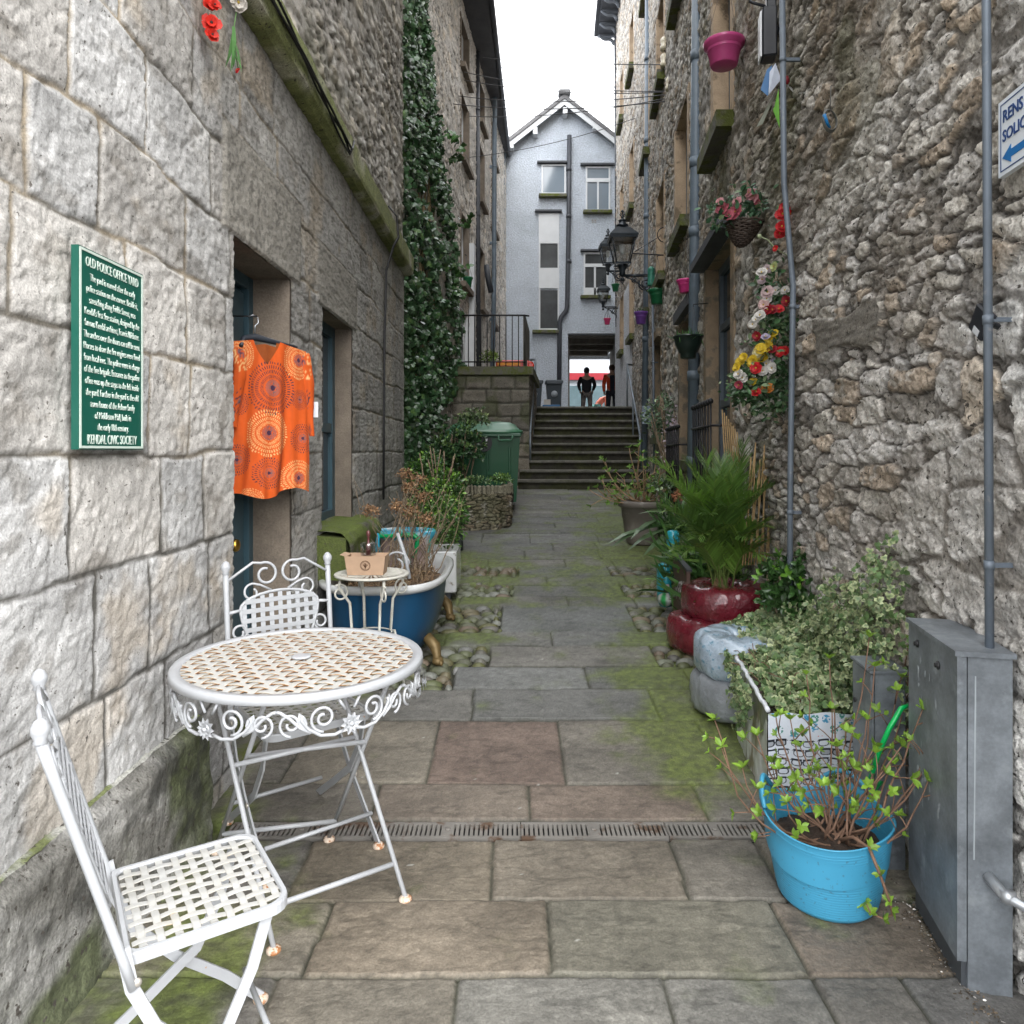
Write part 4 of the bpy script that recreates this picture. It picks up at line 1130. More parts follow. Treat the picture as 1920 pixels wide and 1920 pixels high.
# ---------------------------------------------------------------- lanterns
def lantern(px, ytop, ybot, d, label, arm_px, back=False):
    Z0 = EYE + (845 - ybot) / F * d; Z1 = EYE + (845 - ytop) / F * d; hgt = Z1 - Z0; S = hgt / 1.08
    cx_ = (px - 960) / F * d; c = Vector((cx_, d, Z0))
    t = thing('wall_lantern', label, 'lantern', c, group='black lanterns on the right wall')
    M_l = mat('lantern_black', (.022, .03, .038), .35, .4, var=.1, coat=.3)
    def pt(x, y, z): return (c.x + x * S, c.y + y * S, c.z + z * S)
    fr = MB()
    fr.lathe([(.02 * S, 0), (.055 * S, .03 * S), (.045 * S, .09 * S), (.075 * S, .16 * S), (.085 * S, .19 * S), (.06 * S, .2 * S)], c, 10)
    b0, b1, z0, z1 = .105, .19, .20, .60
    for sx in (-1, 1):
        for sy in (-1, 1): fr.tube([pt(sx * b0, sy * b0, z0), pt(sx * b1, sy * b1, z1)], .012 * S, 5)
    for (bb, z, h_) in ((b0 + .01, z0, .03), (b1 + .015, z1, .035)):
        for s in (-1, 1):
            fr.box(pt(0, s * bb, z), (2 * bb * S, .022 * S, h_ * S)); fr.box(pt(s * bb, 0, z), (.022 * S, 2 * bb * S, h_ * S))
    fr.build('frame', M_l, t)
    gl = MB()
    for s in (-1, 1):
        gl.add([pt(-b0, s * b0, z0), pt(b0, s * b0, z0), pt(b1, s * b1, z1), pt(-b1, s * b1, z1)], [(0, 1, 2, 3)]); gl.add([pt(s * b0, -b0, z0), pt(s * b0, b0, z0), pt(s * b1, b1, z1), pt(s * b1, -b1, z1)], [(0, 1, 2, 3)])
    gl.build('glass', lantern_glass(), t)
    rf = MB()
    ring = lambda h, z: [pt(-h, -h, z), pt(h, -h, z), pt(h, h, z), pt(-h, h, z)]
    V = ring(.225, .615) + ring(.225, .64) + ring(.12, .76) + ring(.075, .79)
    rf.add(V, [(i * 4 + k, i * 4 + (k + 1) % 4, i * 4 + 4 + (k + 1) % 4, i * 4 + 4 + k) for i in range(3) for k in range(4)] + [(3, 2, 1, 0), (12, 13, 14, 15)], smooth=False)
    rf.lathe([(.075 * S, .79 * S), (.10 * S, .80 * S), (.10 * S, .83 * S), (.065 * S, .85 * S), (.055 * S, .89 * S), (.07 * S, .90 * S), (.03 * S, .93 * S)], c, 12)
    rf.build('roof', M_l, t)
    fn = MB()
    fn.lathe([(.012 * S, .93 * S), (.03 * S, .95 * S), (.012 * S, .97 * S), (.012 * S, 1.03 * S), (.03 * S, 1.05 * S), (.004 * S, 1.08 * S)], c, 8)
    for k in range(4):
        a = k * math.pi / 2 + .4; fn.tube([pt(.01 * math.cos(a), .01 * math.sin(a), .96), pt(.05 * math.cos(a), .05 * math.sin(a), .99), pt(.035 * math.cos(a), .035 * math.sin(a), 1.03)], .008 * S, 5)
    fn.build('finial', M_l, t)
    mt = MB(); mt.lathe([(.03 * S, .52 * S), (.05 * S, .50 * S), (.045 * S, .40 * S), (.02 * S, .36 * S)], c, 10); mt.build('lamp', mat('frosted_glass', (.7, .7, .68), .4, var=0), t)
    br = MB(); wx_ = float(XR(d)) + .02; L_ = wx_ - c.x
    br.tube([(c.x, d, c.z + .02), (wx_, d, c.z + .02)], .018 * S + .006, 6); br.ball((c.x, d, c.z - .04), .03 * S + .01, 8)
    n = 40; pts = []
    for i in range(n):       # big scroll under the arm
        a = i / (n - 1) * 3.6 * math.pi; r_ = (.10 - .085 * i / n) * S * 1.1
        pts.append((wx_ - .13 * S + r_ * math.cos(a + 2.6), d, c.z - .12 * S + r_ * math.sin(a + 2.6)))
    br.tube(pts, .011 * S + .003, 5)
    br.tube([(c.x + .1 * L_, d, c.z), (c.x + .35 * L_, d, c.z - .05 * S), (c.x + .6 * L_, d, c.z - .14 * S), (wx_ - .02, d, c.z - .30 * S)], .011 * S + .003, 5)
    pts = [(c.x + .38 * L_ + (.05 - .04 * i / 20) * S * math.cos(i * .45), d, c.z - .055 * S + (.05 - .04 * i / 20) * S * math.sin(i * .45)) for i in range(20)]
    br.tube(pts, .009 * S + .002, 5)
    br.box((wx_ - .01, d, c.z - .12 * S), (.03, .05, .5 * S))
    br.build('bracket', M_l, t)
def lantern_glass():
    if 'lantern_glass' in MATS: return MATS['lantern_glass']
    m = bpy.data.materials.new('lantern_glass'); m.use_nodes = True; N = m.node_tree.nodes; L = m.node_tree.links
    tr = N.new('ShaderNodeBsdfTransparent'); tr.inputs[0].default_value = (.85, .88, .9, 1); gl = N.new('ShaderNodeBsdfGlossy'); gl.inputs['Roughness'].default_value = .05
    mx = N.new('ShaderNodeMixShader'); mx.inputs[0].default_value = .22; L.new(tr.outputs[0], mx.inputs[1]); L.new(gl.outputs[0], mx.inputs[2]); L.new(mx.outputs[0], N['Material Output'].inputs[0])
    MATS['lantern_glass'] = m; return m
lantern(1167, 393, 519, 11.6, 'largest and nearest black lantern on a scrolled bracket', 1213)
lantern(1140, 428, 510, 17.2, 'middle black lantern, partly behind the largest one', 1180)
lantern(1131, 520, 577, 19.0, 'smallest and farthest black lantern, in front of the gable house', 1156)

# far right wall below the lanterns: projecting horizontal bar with a ring on a wall hook
hb = MB(); a = P(1140, 475, 10.4); b = P(1256, 480, 10.4); hb.tube([a + Vector((.35, 0, 0)), b + Vector((.12, 0, 0))], .010, 5)
pts = [P(1247, 440, 10.4) + Vector((.11 * math.cos(t), 0, .11 * math.sin(t))) for t in np.linspace(0, 6.28, 18)]
hb.tube(pts, .008, 5); hb.tube([P(1256, 447, 10.4), b + Vector((0, 0, 0))], .008, 5); hb.tube([P(1237, 443, 10.4), P(1190, 472, 10.4)], .006, 5)
tag(hb.build('pot_hanger', M_black), 'thin iron arm with a ring holding hanging pots over the alley', 'bracket')
# ================================================================ GARDEN FURNITURE
M_wi = mat('white_wrought_iron', (.335, .345, .36), .42, var=.06, scale=14, spot=(.36, .20, .09), sscale=38, sth=.70, swid=.06, bump=.15, bscale=160, bdist=.002, coat=.15)
def rustmat():
    m = bpy.data.materials.new('white_iron_rusty_top'); m.use_nodes = True
    N = m.node_tree.nodes; L = m.node_tree.links; b = N['Principled BSDF']
    a = N.new('ShaderNodeVertexColor'); a.layer_name = 'Col'
    tc = N.new('ShaderNodeTexCoord'); n = N.new('ShaderNodeTexNoise'); n.inputs['Scale'].default_value = 16; n.inputs['Detail'].default_value = 7
    n2 = N.new('ShaderNodeTexNoise'); n2.inputs['Scale'].default_value = 130; n2.inputs['Detail'].default_value = 3
    L.new(tc.outputs['Object'], n.inputs['Vector']); L.new(tc.outputs['Object'], n2.inputs['Vector'])
    ad = N.new('ShaderNodeMath'); ad.operation = 'ADD'; L.new(n.outputs['Fac'], ad.inputs[0])
    sp = N.new('ShaderNodeSeparateColor'); L.new(a.outputs[0], sp.inputs[0]); L.new(sp.outputs[0], ad.inputs[1])
    ad2 = N.new('ShaderNodeMath'); ad2.operation = 'MULTIPLY_ADD'; ad2.inputs[1].default_value = .35; L.new(n2.outputs['Fac'], ad2.inputs[0]); L.new(ad.outputs[0], ad2.inputs[2])
    cr = N.new('ShaderNodeValToRGB'); e = cr.color_ramp.elements
    e[0].position = .0; e[0].color = (.36, .36, .35, 1); e[1].position = 1; e[1].color = (.09, .03, .012, 1)
    for p, c in ((.40, (.35, .335, .295, 1)), (.52, (.34, .22, .11, 1)), (.66, (.24, .10, .03, 1))):
        q = e.new(p); q.color = c
    mr = N.new('ShaderNodeMapRange'); mr.inputs['From Min'].default_value = .60; mr.inputs['From Max'].default_value = 1.9; L.new(ad2.outputs[0], mr.inputs['Value'])
    L.new(mr.outputs[0], cr.inputs[0]); L.new(cr.outputs[0], b.inputs['Base Color']); b.inputs['Roughness'].default_value = .5
    bp = N.new('ShaderNodeBump'); bp.inputs['Strength'].default_value = .3; bp.inputs['Distance'].default_value = .002; L.new(n2.outputs['Fac'], bp.inputs['Height']); L.new(bp.outputs[0], b.inputs['Normal'])
    return m
M_rt = rustmat()
def weave(mb, inside, u, v, c, span, pitch, wid, amp, th, rust, step=.0085, seed=0):
    """two sets of flat straps woven over and under; inside(x,y) clips; rust value stored in colour on strap edges"""
    u = np.array(u); v = np.array(v); c = np.array(c)
    n = int(span / pitch)
    for di, (a, b) in enumerate(((u, v), (v, u))):
        for i in range(-n, n + 1):
            run = []
            ts = np.arange(-span, span, step)
            for t in list(ts) + [None]:
                ok = False
                if t is not None:
                    p = a[:2] * t + b[:2] * (i * pitch); ok = inside(p[0], p[1])
                if ok: run.append(t)
                else:
                    if len(run) > 2:
                        V = []; C_ = []
                        for t_ in run:
                            k = t_ / pitch
                            z = amp * math.cos(math.pi * k) * (1 if (i + di) % 2 == 0 else -1)
                            q = a * t_ + b * (i * pitch) + c
                            for s in (-.5, -.36, .36, .5):
                                V.append((q[0] + b[0] * wid * s, q[1] + b[1] * wid * s, q[2] + z + (th if abs(s) < .4 else th * .55)))
                                rv_ = (rust if abs(s) > .4 else rust * .12) * (1.25 if z < 0 else .75)
                                C_.append((rv_, 0, 0))
                            for s in (.5, -.5):
                                V.append((q[0] + b[0] * wid * s, q[1] + b[1] * wid * s, q[2] + z - th * .2)); C_.append((rust, 0, 0))
                        Fs = []
                        m = len(run)
                        for j in range(m - 1):
                            for k in range(6):
                                l = (k + 1) % 6; Fs.append((j * 6 + k, j * 6 + l, j * 6 + 6 + l, j * 6 + 6 + k))
                        Fs += [tuple(range(5, -1, -1)), tuple((m - 1) * 6 + k for k in range(6))]
                        mb.add(V, Fs, np.array(C_), smooth=False)
                    run = []
def scroll(c, r0, r1, a0, turns, e1, e2, n=26):
    c = Vector(c); e1 = Vector(e1); e2 = Vector(e2); out = []
    for i in range(n):
        t = i / (n - 1); r_ = r0 + (r1 - r0) * t; a = a0 + turns * 2 * math.pi * t
        out.append(c + e1 * (r_ * math.cos(a)) + e2 * (r_ * math.sin(a)))
    return out

# ---- round table
TC = Vector((-.608, 2.078, 0)); TZ = .705; TR = .348
tb = thing('garden_table', 'round white wrought iron bistro table with rusty lattice top and scrolled apron', 'table', (TC.x, TC.y, 0))
top = MB()
ang = R(-14)
weave(top, lambda x, y: x * x + y * y < (TR - .018) ** 2, (math.cos(ang), math.sin(ang), 0), (-math.sin(ang), math.cos(ang), 0), (TC.x, TC.y, TZ - .006), TR, .0352, .0195, .0022, .0022, .72)
top.build('lattice', M_rt, tb)
rim = MB(); rim.lathe([(TR - .030, TZ - .006), (TR - .028, TZ), (TR - .004, TZ + .001), (TR, TZ - .004), (TR + .001, TZ - .019), (TR - .004, TZ - .021), (TR - .006, TZ - .008), (TR - .030, TZ - .009)], (TC.x, TC.y, 0), 96, capb=False, capt=False)
rim.build('rim', M_wi, tb)
md = MB(); md.lathe([(.028, 0), (.028, .003), (.02, .005), (.006, .004), (.001, .004)], (TC.x, TC.y, TZ), 20); md.build('centre_boss', M_wi, tb)
# apron: medallions joined by pairs of scrolls, following the rim
def on_rim(a, z, dr=0): return Vector((TC.x + (TR - .008 + dr) * math.cos(a), TC.y + (TR - .008 + dr) * math.sin(a), TZ + z))
NA = 6; a_f = math.atan2(-.32, -.14)
ap = MB()
for k in range(NA):
    a0 = a_f + k * 2 * math.pi / NA; seg = 2 * math.pi / NA
    def mp(s, z): return on_rim(a0 + s / TR, z)
    # s measured along the rim, metres
    Lh = seg * TR
    for sg in (1, -1):
        pts = []
        for t in np.linspace(0, 1, 30):          # inner spiral beside the flower
            a = math.pi * .5 + t * 1.55 * 2 * math.pi; r_ = .034 - .026 * t
            pts.append(mp(sg * (.068 - r_ * math.cos(a) * 1), -.062 + r_ * math.sin(a) * -1))
        ap.tube(pts, .0040, 6)
        pts = [mp(sg * s, z) for s, z in ((.012, -.100), (.040, -.108), (.075, -.104), (.105, -.085), (.122, -.062), (.118, -.050))]
        ap.tube(pts, .0045, 6)
        pts = [mp(sg * s, z) for s, z in ((.105, -.090), (.14, -.080), (.17, -.060), (.195, -.040), (.215, -.030), (.235, -.032))]
        if Lh / 2 > .17: pts = [mp(sg * s, z) for s, z in ((.100, -.095), (.125, -.080), (.15, -.055), (Lh / 2 - .01, -.040), (Lh / 2, -.038))]
        ap.tube(pts, .0045, 6)
        pts = []
        for t in np.linspace(0, 1, 24):
            a = -math.pi * .5 + t * 1.3 * 2 * math.pi; r_ = .030 - .022 * t
            pts.append(mp(sg * (Lh / 2 - .035 + r_ * math.cos(a)), -.070 + r_ * math.sin(a)))
        ap.tube(pts, .0038, 6)
        # leaf
        q = mp(sg * .112, -.085); t_ = (mp(sg * .125, -.06) - q)
        leaves(ap, [tuple(q)], [tuple(t_ + Vector((0, 0, .01)))], [tuple(q - TC - Vector((0, 0, TZ)))], .045, T_OVAL, (.5, .5, .5))
        ap.tube([mp(sg * .03, -.02), mp(sg * .012, -.05)], .004, 5)
ap.build('apron', M_wi, tb)
for k in range(NA):
    a0 = a_f + k * 2 * math.pi / NA; c = on_rim(a0, -.085, .006); out = Vector((math.cos(a0), math.sin(a0), 0)); M3 = out.to_track_quat('Z', 'Y').to_matrix()
    fl = MB(); ps_, ds_ = [], []
    for ring_, (rr0, n_) in enumerate(((.0, 10), (.004, 8))):
        for i in range(n_):
            t = 2 * math.pi * i / n_ + ring_ * .3; dloc = M3 @ Vector((math.cos(t), math.sin(t), .18 + .3 * ring_)); ps_.append(tuple(c + out * .004 * ring_)); ds_.append(tuple(dloc))
    leaves(fl, ps_, ds_, [tuple(out)] * len(ps_), np.array([.029] * 10 + [.020] * 8), T_OVAL, (.5, .5, .5))
    fl.lathe([(.012, 0), (.011, .004), (.005, .006), (.005, .012), (.001, .013)], c, 14, M=M3)
    fl.build('flower_medallion', M_wi, tb)
fa_, fb_, fc_, fd_ = G(513, 1786), G(760, 1690), G(617, 1577), Vector((-.955, 2.324, 0))
ta, tb_, tc_, td_ = Vector((-.90, 2.13, .69)), Vector((-.60, 2.33, .69)), Vector((-.335, 2.06, .69)), Vector((-.64, 1.93, .69))
def legs(root, prs, r=.0072):
    for f_, t_ in prs:
        b = MB(); b.tube([f_ + Vector((0, 0, .012)), t_], r, 8); lg = b.build('leg', M_wi, root)
        q = MB(); q.lathe([(.017, 0), (.019, .004), (.019, .010), (.011, .016)], (f_.x, f_.y, f_.z), 16, col=None)
        q.build('foot', mat('foot_cap_rusty', (.55, .45, .36), .55, var=.25, scale=30, spot=(.30, .13, .05), sscale=60, sth=.5), lg)
legs(tb, ((fa_, ta), (fb_, tb_), (fc_, tc_), (fd_, td_)))
for (p, q, t, w_) in ((fa_, fb_, .13, 0), (fd_, fc_, .13, 0), (fa_, fb_, .60, 0), (fd_, fc_, .60, 0)):
    if t > .5:
        A = p.lerp({0: ta}.get(0) if p is fa_ else td_, t); B = q.lerp(tb_ if q is fb_ else tc_, t)
    else:
        A = p.lerp(ta if p is fa_ else td_, t); B = q.lerp(tb_ if q is fb_ else tc_, t)
    b = MB(); b.tube([A, B], .0075, 8); b.build('stretcher', M_wi, tb)
sr = MB(); sr.tube([ta, tb_], .008, 6); sr.tube([td_, tc_], .008, 6); sr.build('support_rail', M_wi, tb)

# ---- folding chairs
def chair(label, loc, rz, sc, lean, W=.355, D=.34, SZ=.44, TH=.90):
    t = thing('garden_chair', label, 'chair', loc, rz, 'white folding bistro chairs'); t.scale = (sc, sc, sc)
    kw = dict(world=False)
    # seat: rounded rectangle frame + weave;  x across, y forward
    st = MB(); hw, r_ = W / 2, .045
    outl = []
    for (cx_, cy_, a0) in ((hw - r_, D - r_, 0), (-hw + r_, D - r_, 90)):
        for k in range(7): a = R(a0 + k * 15); outl.append((cx_ + r_ * math.cos(a), cy_ + r_ * math.sin(a)))
    for (cx_, cy_, a0) in ((-hw + .02, .02, 180), (hw - .02, .02, 270)):
        for k in range(4): a = R(a0 + k * 30); outl.append((cx_ + .02 * math.cos(a), cy_ + .02 * math.sin(a)))
    n = len(outl); cxm, cym = 0, D / 2
    def ring(f_, z): return [(x - (x - cxm) / max(abs(x - cxm), 1e-3) * min(f_, abs(x)) if abs(x) > 1e-3 else x, y - math.copysign(min(f_, abs(y - cym)), y - cym), z) for x, y in outl]
    V = ring(.011, SZ - .002) + ring(.009, SZ + .003) + ring(.001, SZ + .003) + ring(0, SZ - .001) + ring(0, SZ - .020) + ring(.003, SZ - .020) + ring(.011, SZ - .004)
    m = 7
    st.add(V, [(i * n + k, i * n + (k + 1) % n, ((i + 1) % m) * n + (k + 1) % n, ((i + 1) % m) * n + k) for i in range(m) for k in range(n)], smooth=False)
    st.build('seat_frame', M_wi, t, **kw)
    wv = MB(); weave(wv, lambda x, y: abs(x) < hw - .010 and .010 < y < D - .010 and not (y > D - .03 and abs(x) > hw - .03), (1, 0, 0), (0, 1, 0), (0, 0, SZ - .003), .36, .0325, .0150, .0016, .0016, .30)
    wv.build('seat', M_rt, t, **kw)
    # back
    yb = lambda z: -lean * max(0, (z - SZ)) / (TH - SZ) - .005
    for s in (-1, 1):
        b = MB(); pts = [(s * (hw + .006), .012, SZ - .06)] + [(s * (hw + .006 - .0 * k), yb(SZ + (TH - SZ) * k / 6) , SZ + (TH - .02 - SZ) * k / 6) for k in range(7)]
        b.tube(pts, [.009] * 5 + [.0095, .010, .010], 8)
        b.lathe([(.010, -.02), (.013, -.018), (.010, -.012), (.016, .0), (.016, .010), (.010, .021), (.003, .026)], (s * (hw + .006), yb(TH), TH - .004), 14)
        b.build('back_post', M_wi, t, **kw)
    def bp_(x, z): return (x, yb(z) , z)
    zb0, zb1 = SZ + .06, TH - .10
    bt = MB()
    # central panel: arch-topped shield
    half = lambda z: .085 + .055 * sst(.15, 1, np.array((z - zb0) / (zb1 - .04 - zb0)))
    pn = []
    zs_ = np.linspace(zb0, zb1 - .05, 9)
    for z in zs_: pn.append(bp_(-float(half(z)), z))
    for k in range(1, 12):
        a = math.pi - k * math.pi / 12; pn.append(bp_(.140 * math.cos(a) * 1.0, zb1 - .05 + .055 * math.sin(a)))
    for z in zs_[::-1]: pn.append(bp_(float(half(z)), z))
    bt.tube(pn, .0055, 6)
    bt.tube([bp_(-float(half(zb0)), zb0), bp_(float(half(zb0)), zb0)], .0055, 6)
    for s in (-1, 1):
        bt.tube([bp_(s * .140, zb1 - .05), bp_(s * (hw), zb1 - .055)], .006, 6)
        # top sweep with spiral
        pts = [bp_(s * hw, TH - .045), bp_(s * (hw - .04), TH - .02), bp_(s * (hw - .085), TH + .008)]
        pts += [bp_(s * (.048 + .042 * math.cos(a) * (1 - .55 * (a - 1.2) / 7)), TH - .035 + .042 * math.sin(a) * (1 - .55 * (a - 1.2) / 7)) for a in np.linspace(1.2, 8.2, 26)]
        bt.tube(pts, .0050, 6)
        # S scrolls above the arch
        pts = [bp_(s * (.105 + .030 * math.cos(a) * (1 - .6 * (a + .6) / 6.6)), zb1 + .012 + .030 * math.sin(a) * (1 - .6 * (a + .6) / 6.6)) for a in np.linspace(-.6, 6.0, 24)]
        bt.tube([bp_(s * .03, zb1 + .008), bp_(s * .07, zb1 + .03)] + [bp_(s * (.098 + .032 * math.cos(a) * (1 - .6 * (2.2 - a) / 6.4)), zb1 + .006 + .032 * math.sin(a) * (1 - .6 * (2.2 - a) / 6.4)) for a in np.linspace(2.2, -4.2, 24)], .0042, 6)
        # side scrolls
        q0 = bp_(s * float(half(zb0)) + s * .003, zb0 + .01)
        pts = [q0, bp_(s * .125, zb0 + .08), bp_(s * .142, zb0 + .14)] + [bp_(s * (.145 + .028 * math.cos(a) * (1 - .6 * (math.pi - a) / 7)), zb0 + .175 + .028 * math.sin(a) * (1 - .6 * (math.pi - a) / 7)) for a in np.linspace(math.pi, -3.6, 26)]
        bt.tube(pts, .0045, 6)
    bt.build('back_scrollwork', M_wi, t, **kw)
    pw = MB()
    for i in range(-4, 5):
        x = i * .0315
        zz = [z for z in np.linspace(zb0, zb1 + .02, 40) if abs(x) < (float(half(z)) if z < zb1 - .05 else .140 * math.sqrt(max(0, 1 - ((z - zb1 + .05) / .055) ** 2)))]
        if len(zz) > 2: pw.bar([bp_(x, z) for z in zz], .0155, .003, (0, 1, 0))
    z = zb0 + .02
    while z < zb1:
        h_ = float(half(z)) if z < zb1 - .05 else .140 * math.sqrt(max(0, 1 - ((z - zb1 + .05) / .055) ** 2))
        if h_ > .02: pw.bar([(x, yb(z) + .0035, z) for x in np.linspace(-h_, h_, 6)], .0155, .003, (0, 1, 0))
        z += .032
    pw.build('back_lattice', M_wi, t, **kw)
    # crossed curved flat legs
    for s in (-1, 1):
        xo = s * (hw + .004); xi = s * (hw - .014)
        b = MB(); fy = D + .02
        b.bar([(xo, -.005, SZ + .02), (xo, .01, SZ - .06), (xo, .05, SZ - .15), (xo, .14, SZ - .25), (xo, .25, SZ - .34), (xo, fy, .012)], .024, .006, (1, 0, 0))
        lg = b.build('leg', M_wi, t, **kw)
        q = MB(); q.lathe([(.017, 0), (.019, .004), (.019, .010), (.011, .018)], (xo, fy, 0), 14); q.build('foot', MATS['foot_cap_rusty'], lg, **kw)
        b = MB(); b.bar([(xi, D - .05, SZ - .02), (xi, D - .08, SZ - .12), (xi, .18, SZ - .235), (xi, .06, SZ - .32), (xi, -.10, .012)], .024, .006, (1, 0, 0))
        lg = b.build('leg', M_wi, t, **kw)
        q = MB(); q.lathe([(.017, 0), (.019, .004), (.019, .010), (.011, .018)], (xi, -.10, 0), 14); q.build('foot', MATS['foot_cap_rusty'], lg, **kw)
        Mx = Matrix.Rotation(R(90 * s), 3, 'Y')
        for (yy, zz_) in ((.018, SZ - .05), (.178, SZ - .262)):
            b = MB(); b.lathe([(.009, 0), (.009, .004), (.004, .007), (.001, .007)], (xo + s * .002, yy, zz_), 12, M=Mx)
            b.build('rivet', mat('rivet_steel', (.45, .42, .38), .4, .6), t, **kw)
    b = MB(); b.tube([(-hw, D - .02, .10), (hw, D - .02, .10)], .007, 6); b.build('stretcher', M_wi, t, **kw)
    b = MB(); b.tube([(-hw + .014, -.06, .085), (hw - .014, -.06, .085)], .007, 6); b.build('stretcher', M_wi, t, **kw)
    return t
# chair behind the table: width dir (.79,.61), facing (.61,-.79) -> local +y = (.61,-.79): angle = atan2(-.61... )
def rz_from_forward(fx_, fy_): return math.atan2(-fx_, fy_)
chair('white wrought iron chair behind the round table, its lattice back facing us', (-.80, 2.53, 0), rz_from_forward(.61, -.79), 1.0, .05, SZ=.44, TH=.90)
chair('white wrought iron chair nearest us at the lower left, seen from its side', (-.765, 1.395, 0), rz_from_forward(.83, .55), .93, .13, D=.315, W=.335)
# ================================================================ RIGHT SIDE: cabinets, tub, planters
M_gs = mat('galvanised_steel', (.19, .21, .23), .45, .4, var=.34, scale=9, spot=(.31, .34, .36), sscale=11, sth=.57, swid=.16, fine=.10, fscale=90, bump=.12, bscale=30)
M_gsd = mat('galvanised_dark', (.10, .11, .12), .5, .5, var=.25, scale=6)
c0 = Vector((1.072, 1.732, 0)); c1 = Vector((1.142, 2.067, 0)); th_ = .118; ht = .815
cab = thing('utility_cabinet', 'tall grey galvanised steel utility cabinet against the right wall', 'cabinet', (1.12, 1.9, 0))
ux = (c1 - c0).normalized(); nx_ = Vector((ux.y, -ux.x, 0))   # into the wall
def ch_box(mb, a0, a1, n0, n1, z0, z1, bev=.002):
    pts = []
    for z in (z0, z1):
        for (a, n) in ((a0, n0), (a0, n1), (a1, n1), (a1, n0)): p = c0 + ux * a + nx_ * n; pts.append((p.x, p.y, z))
    mb.hexa([pts[0], pts[1], pts[2], pts[3], pts[4], pts[5], pts[6], pts[7]])
Lc = (c1 - c0).length
b = MB(); ch_box(b, 0, Lc, .022, th_, 0, ht - .008); b.build('body', M_gs, cab)
b = MB(); ch_box(b, -.003, Lc + .003, -.002, .0185, .075, ht - .008); dd = b.build('door', M_gs, cab)
b = MB(); ch_box(b, .012, Lc - .01, .012, .03, 0, .073); b.build('kick_plate', M_gsd, cab)
b = MB(); pts = [c0 + ux * -.008 + nx_ * -.008, c0 + ux * -.008 + nx_ * (th_ + .006), c0 + ux * (Lc + .008) + nx_ * (th_ + .006), c0 + ux * (Lc + .008) + nx_ * -.008]
b.hexa([(p.x, p.y, ht - .008) for p in pts] + [(p.x, p.y, ht + .004) for p in pts]); b.build('lid', M_gs, cab)
for (a, z) in ((.27, ht - .05), (.115, ht - .065)):
    q = MB(); p = c0 + ux * a + nx_ * -.002; q.lathe([(.011, 0), (.011, .004), (.006, .006), (.006, .010), (.001, .010)], (p.x, p.y, z), 14, M=Matrix.Rotation(math.atan2(-nx_.y, -nx_.x), 3, 'Z') @ Matrix.Rotation(R(90), 3, 'Y')); q.build('lock', mat('black_plastic', (.015, .015, .016), .4), dd)
# paint scuffs on the door: thin flakes
q = MB(); rs = random.Random(8)
for k in range(30):
    a = rs.uniform(.09, .30); z = rs.choice((rs.uniform(.60, .74), rs.uniform(.28, .5), rs.uniform(.36, .44)));  p = c0 + ux * a + nx_ * -.0025
    n_ = 6; r_ = rs.uniform(.003, .013); poly = [(p.x + ux.x * r_ * rs.uniform(.3, 1) * math.cos(t), p.y + ux.y * r_ * rs.uniform(.3, 1) * math.cos(t), z + 1.8 * r_ * rs.uniform(.4, 1) * math.sin(t)) for t in np.linspace(0, 5.2, n_)]
    q = MB(); q.add([(x - .0004, y, z_) for x, y, z_ in poly], [tuple(range(n_))], smooth=False); q.build('paint_scuff', mat('scuff_white', (.30, .33, .35), .6), dd)
q = MB(); a0 = c0 + nx_ * .035 - ux * .0008; q.bar([(a0.x, a0.y, .32), (a0.x + .004, a0.y, .76)], .004, .0006, (0, 1, 0)); q.build('scratch', MATS['scuff_white'], cab)
q = MB(); p0 = c0 + nx_ * .065; q.tube([(p0.x, p0.y, .285), (p0.x + .005, p0.y - .05, .270), (p0.x + .03, p0.y - .085, .262), (p0.x + .10, p0.y - .08, .30), (p0.x + .3, p0.y - .07, .36)], .013, 10)
q.lathe([(.017, -.012), (.017, .012)], (p0.x + .01, p0.y - .055, .270), 10); q.build('elbow_conduit', mat('alloy_conduit', (.42, .44, .46), .35, .6), cab)
# small cabinet behind
sb = thing('meter_box', 'low narrow grey steel box just behind the tall cabinet', 'cabinet', (1.17, 2.3, 0))
b = MB(); X0, Y0 = 1.105, 2.215
def sbx(mb, x0, x1, y0, y1, z0, z1, sh=.10, b_=0):
    mb.hexa([(x0, y0, z0), (x1, y0, z0), (x1 + sh * (y1 - y0), y1, z0), (x0 + sh * (y1 - y0), y1, z0), (x0, y0, z1), (x1, y0, z1), (x1 + sh * (y1 - y0), y1, z1), (x0 + sh * (y1 - y0), y1, z1)])
sbx(b, X0 + .012, X0 + .105, Y0, Y0 + .155, 0, .615); b.build('body', M_gs, sb)
b = MB(); sbx(b, X0, X0 + .0105, Y0 + .004, Y0 + .150, .05, .61); b.build('door', M_gs, sb)
b = MB(); sbx(b, X0 - .006, X0 + .11, Y0 - .006, Y0 + .16, .616, .624); b.build('lid', M_gs, sb)
b = MB(); b.lathe([(.008, 0), (.008, .004), (.001, .005)], (X0 - .001, Y0 + .10, .50), 12, M=Matrix.Rotation(R(-90), 3, 'Y')); b.build('lock', MATS['black_plastic'], sb)

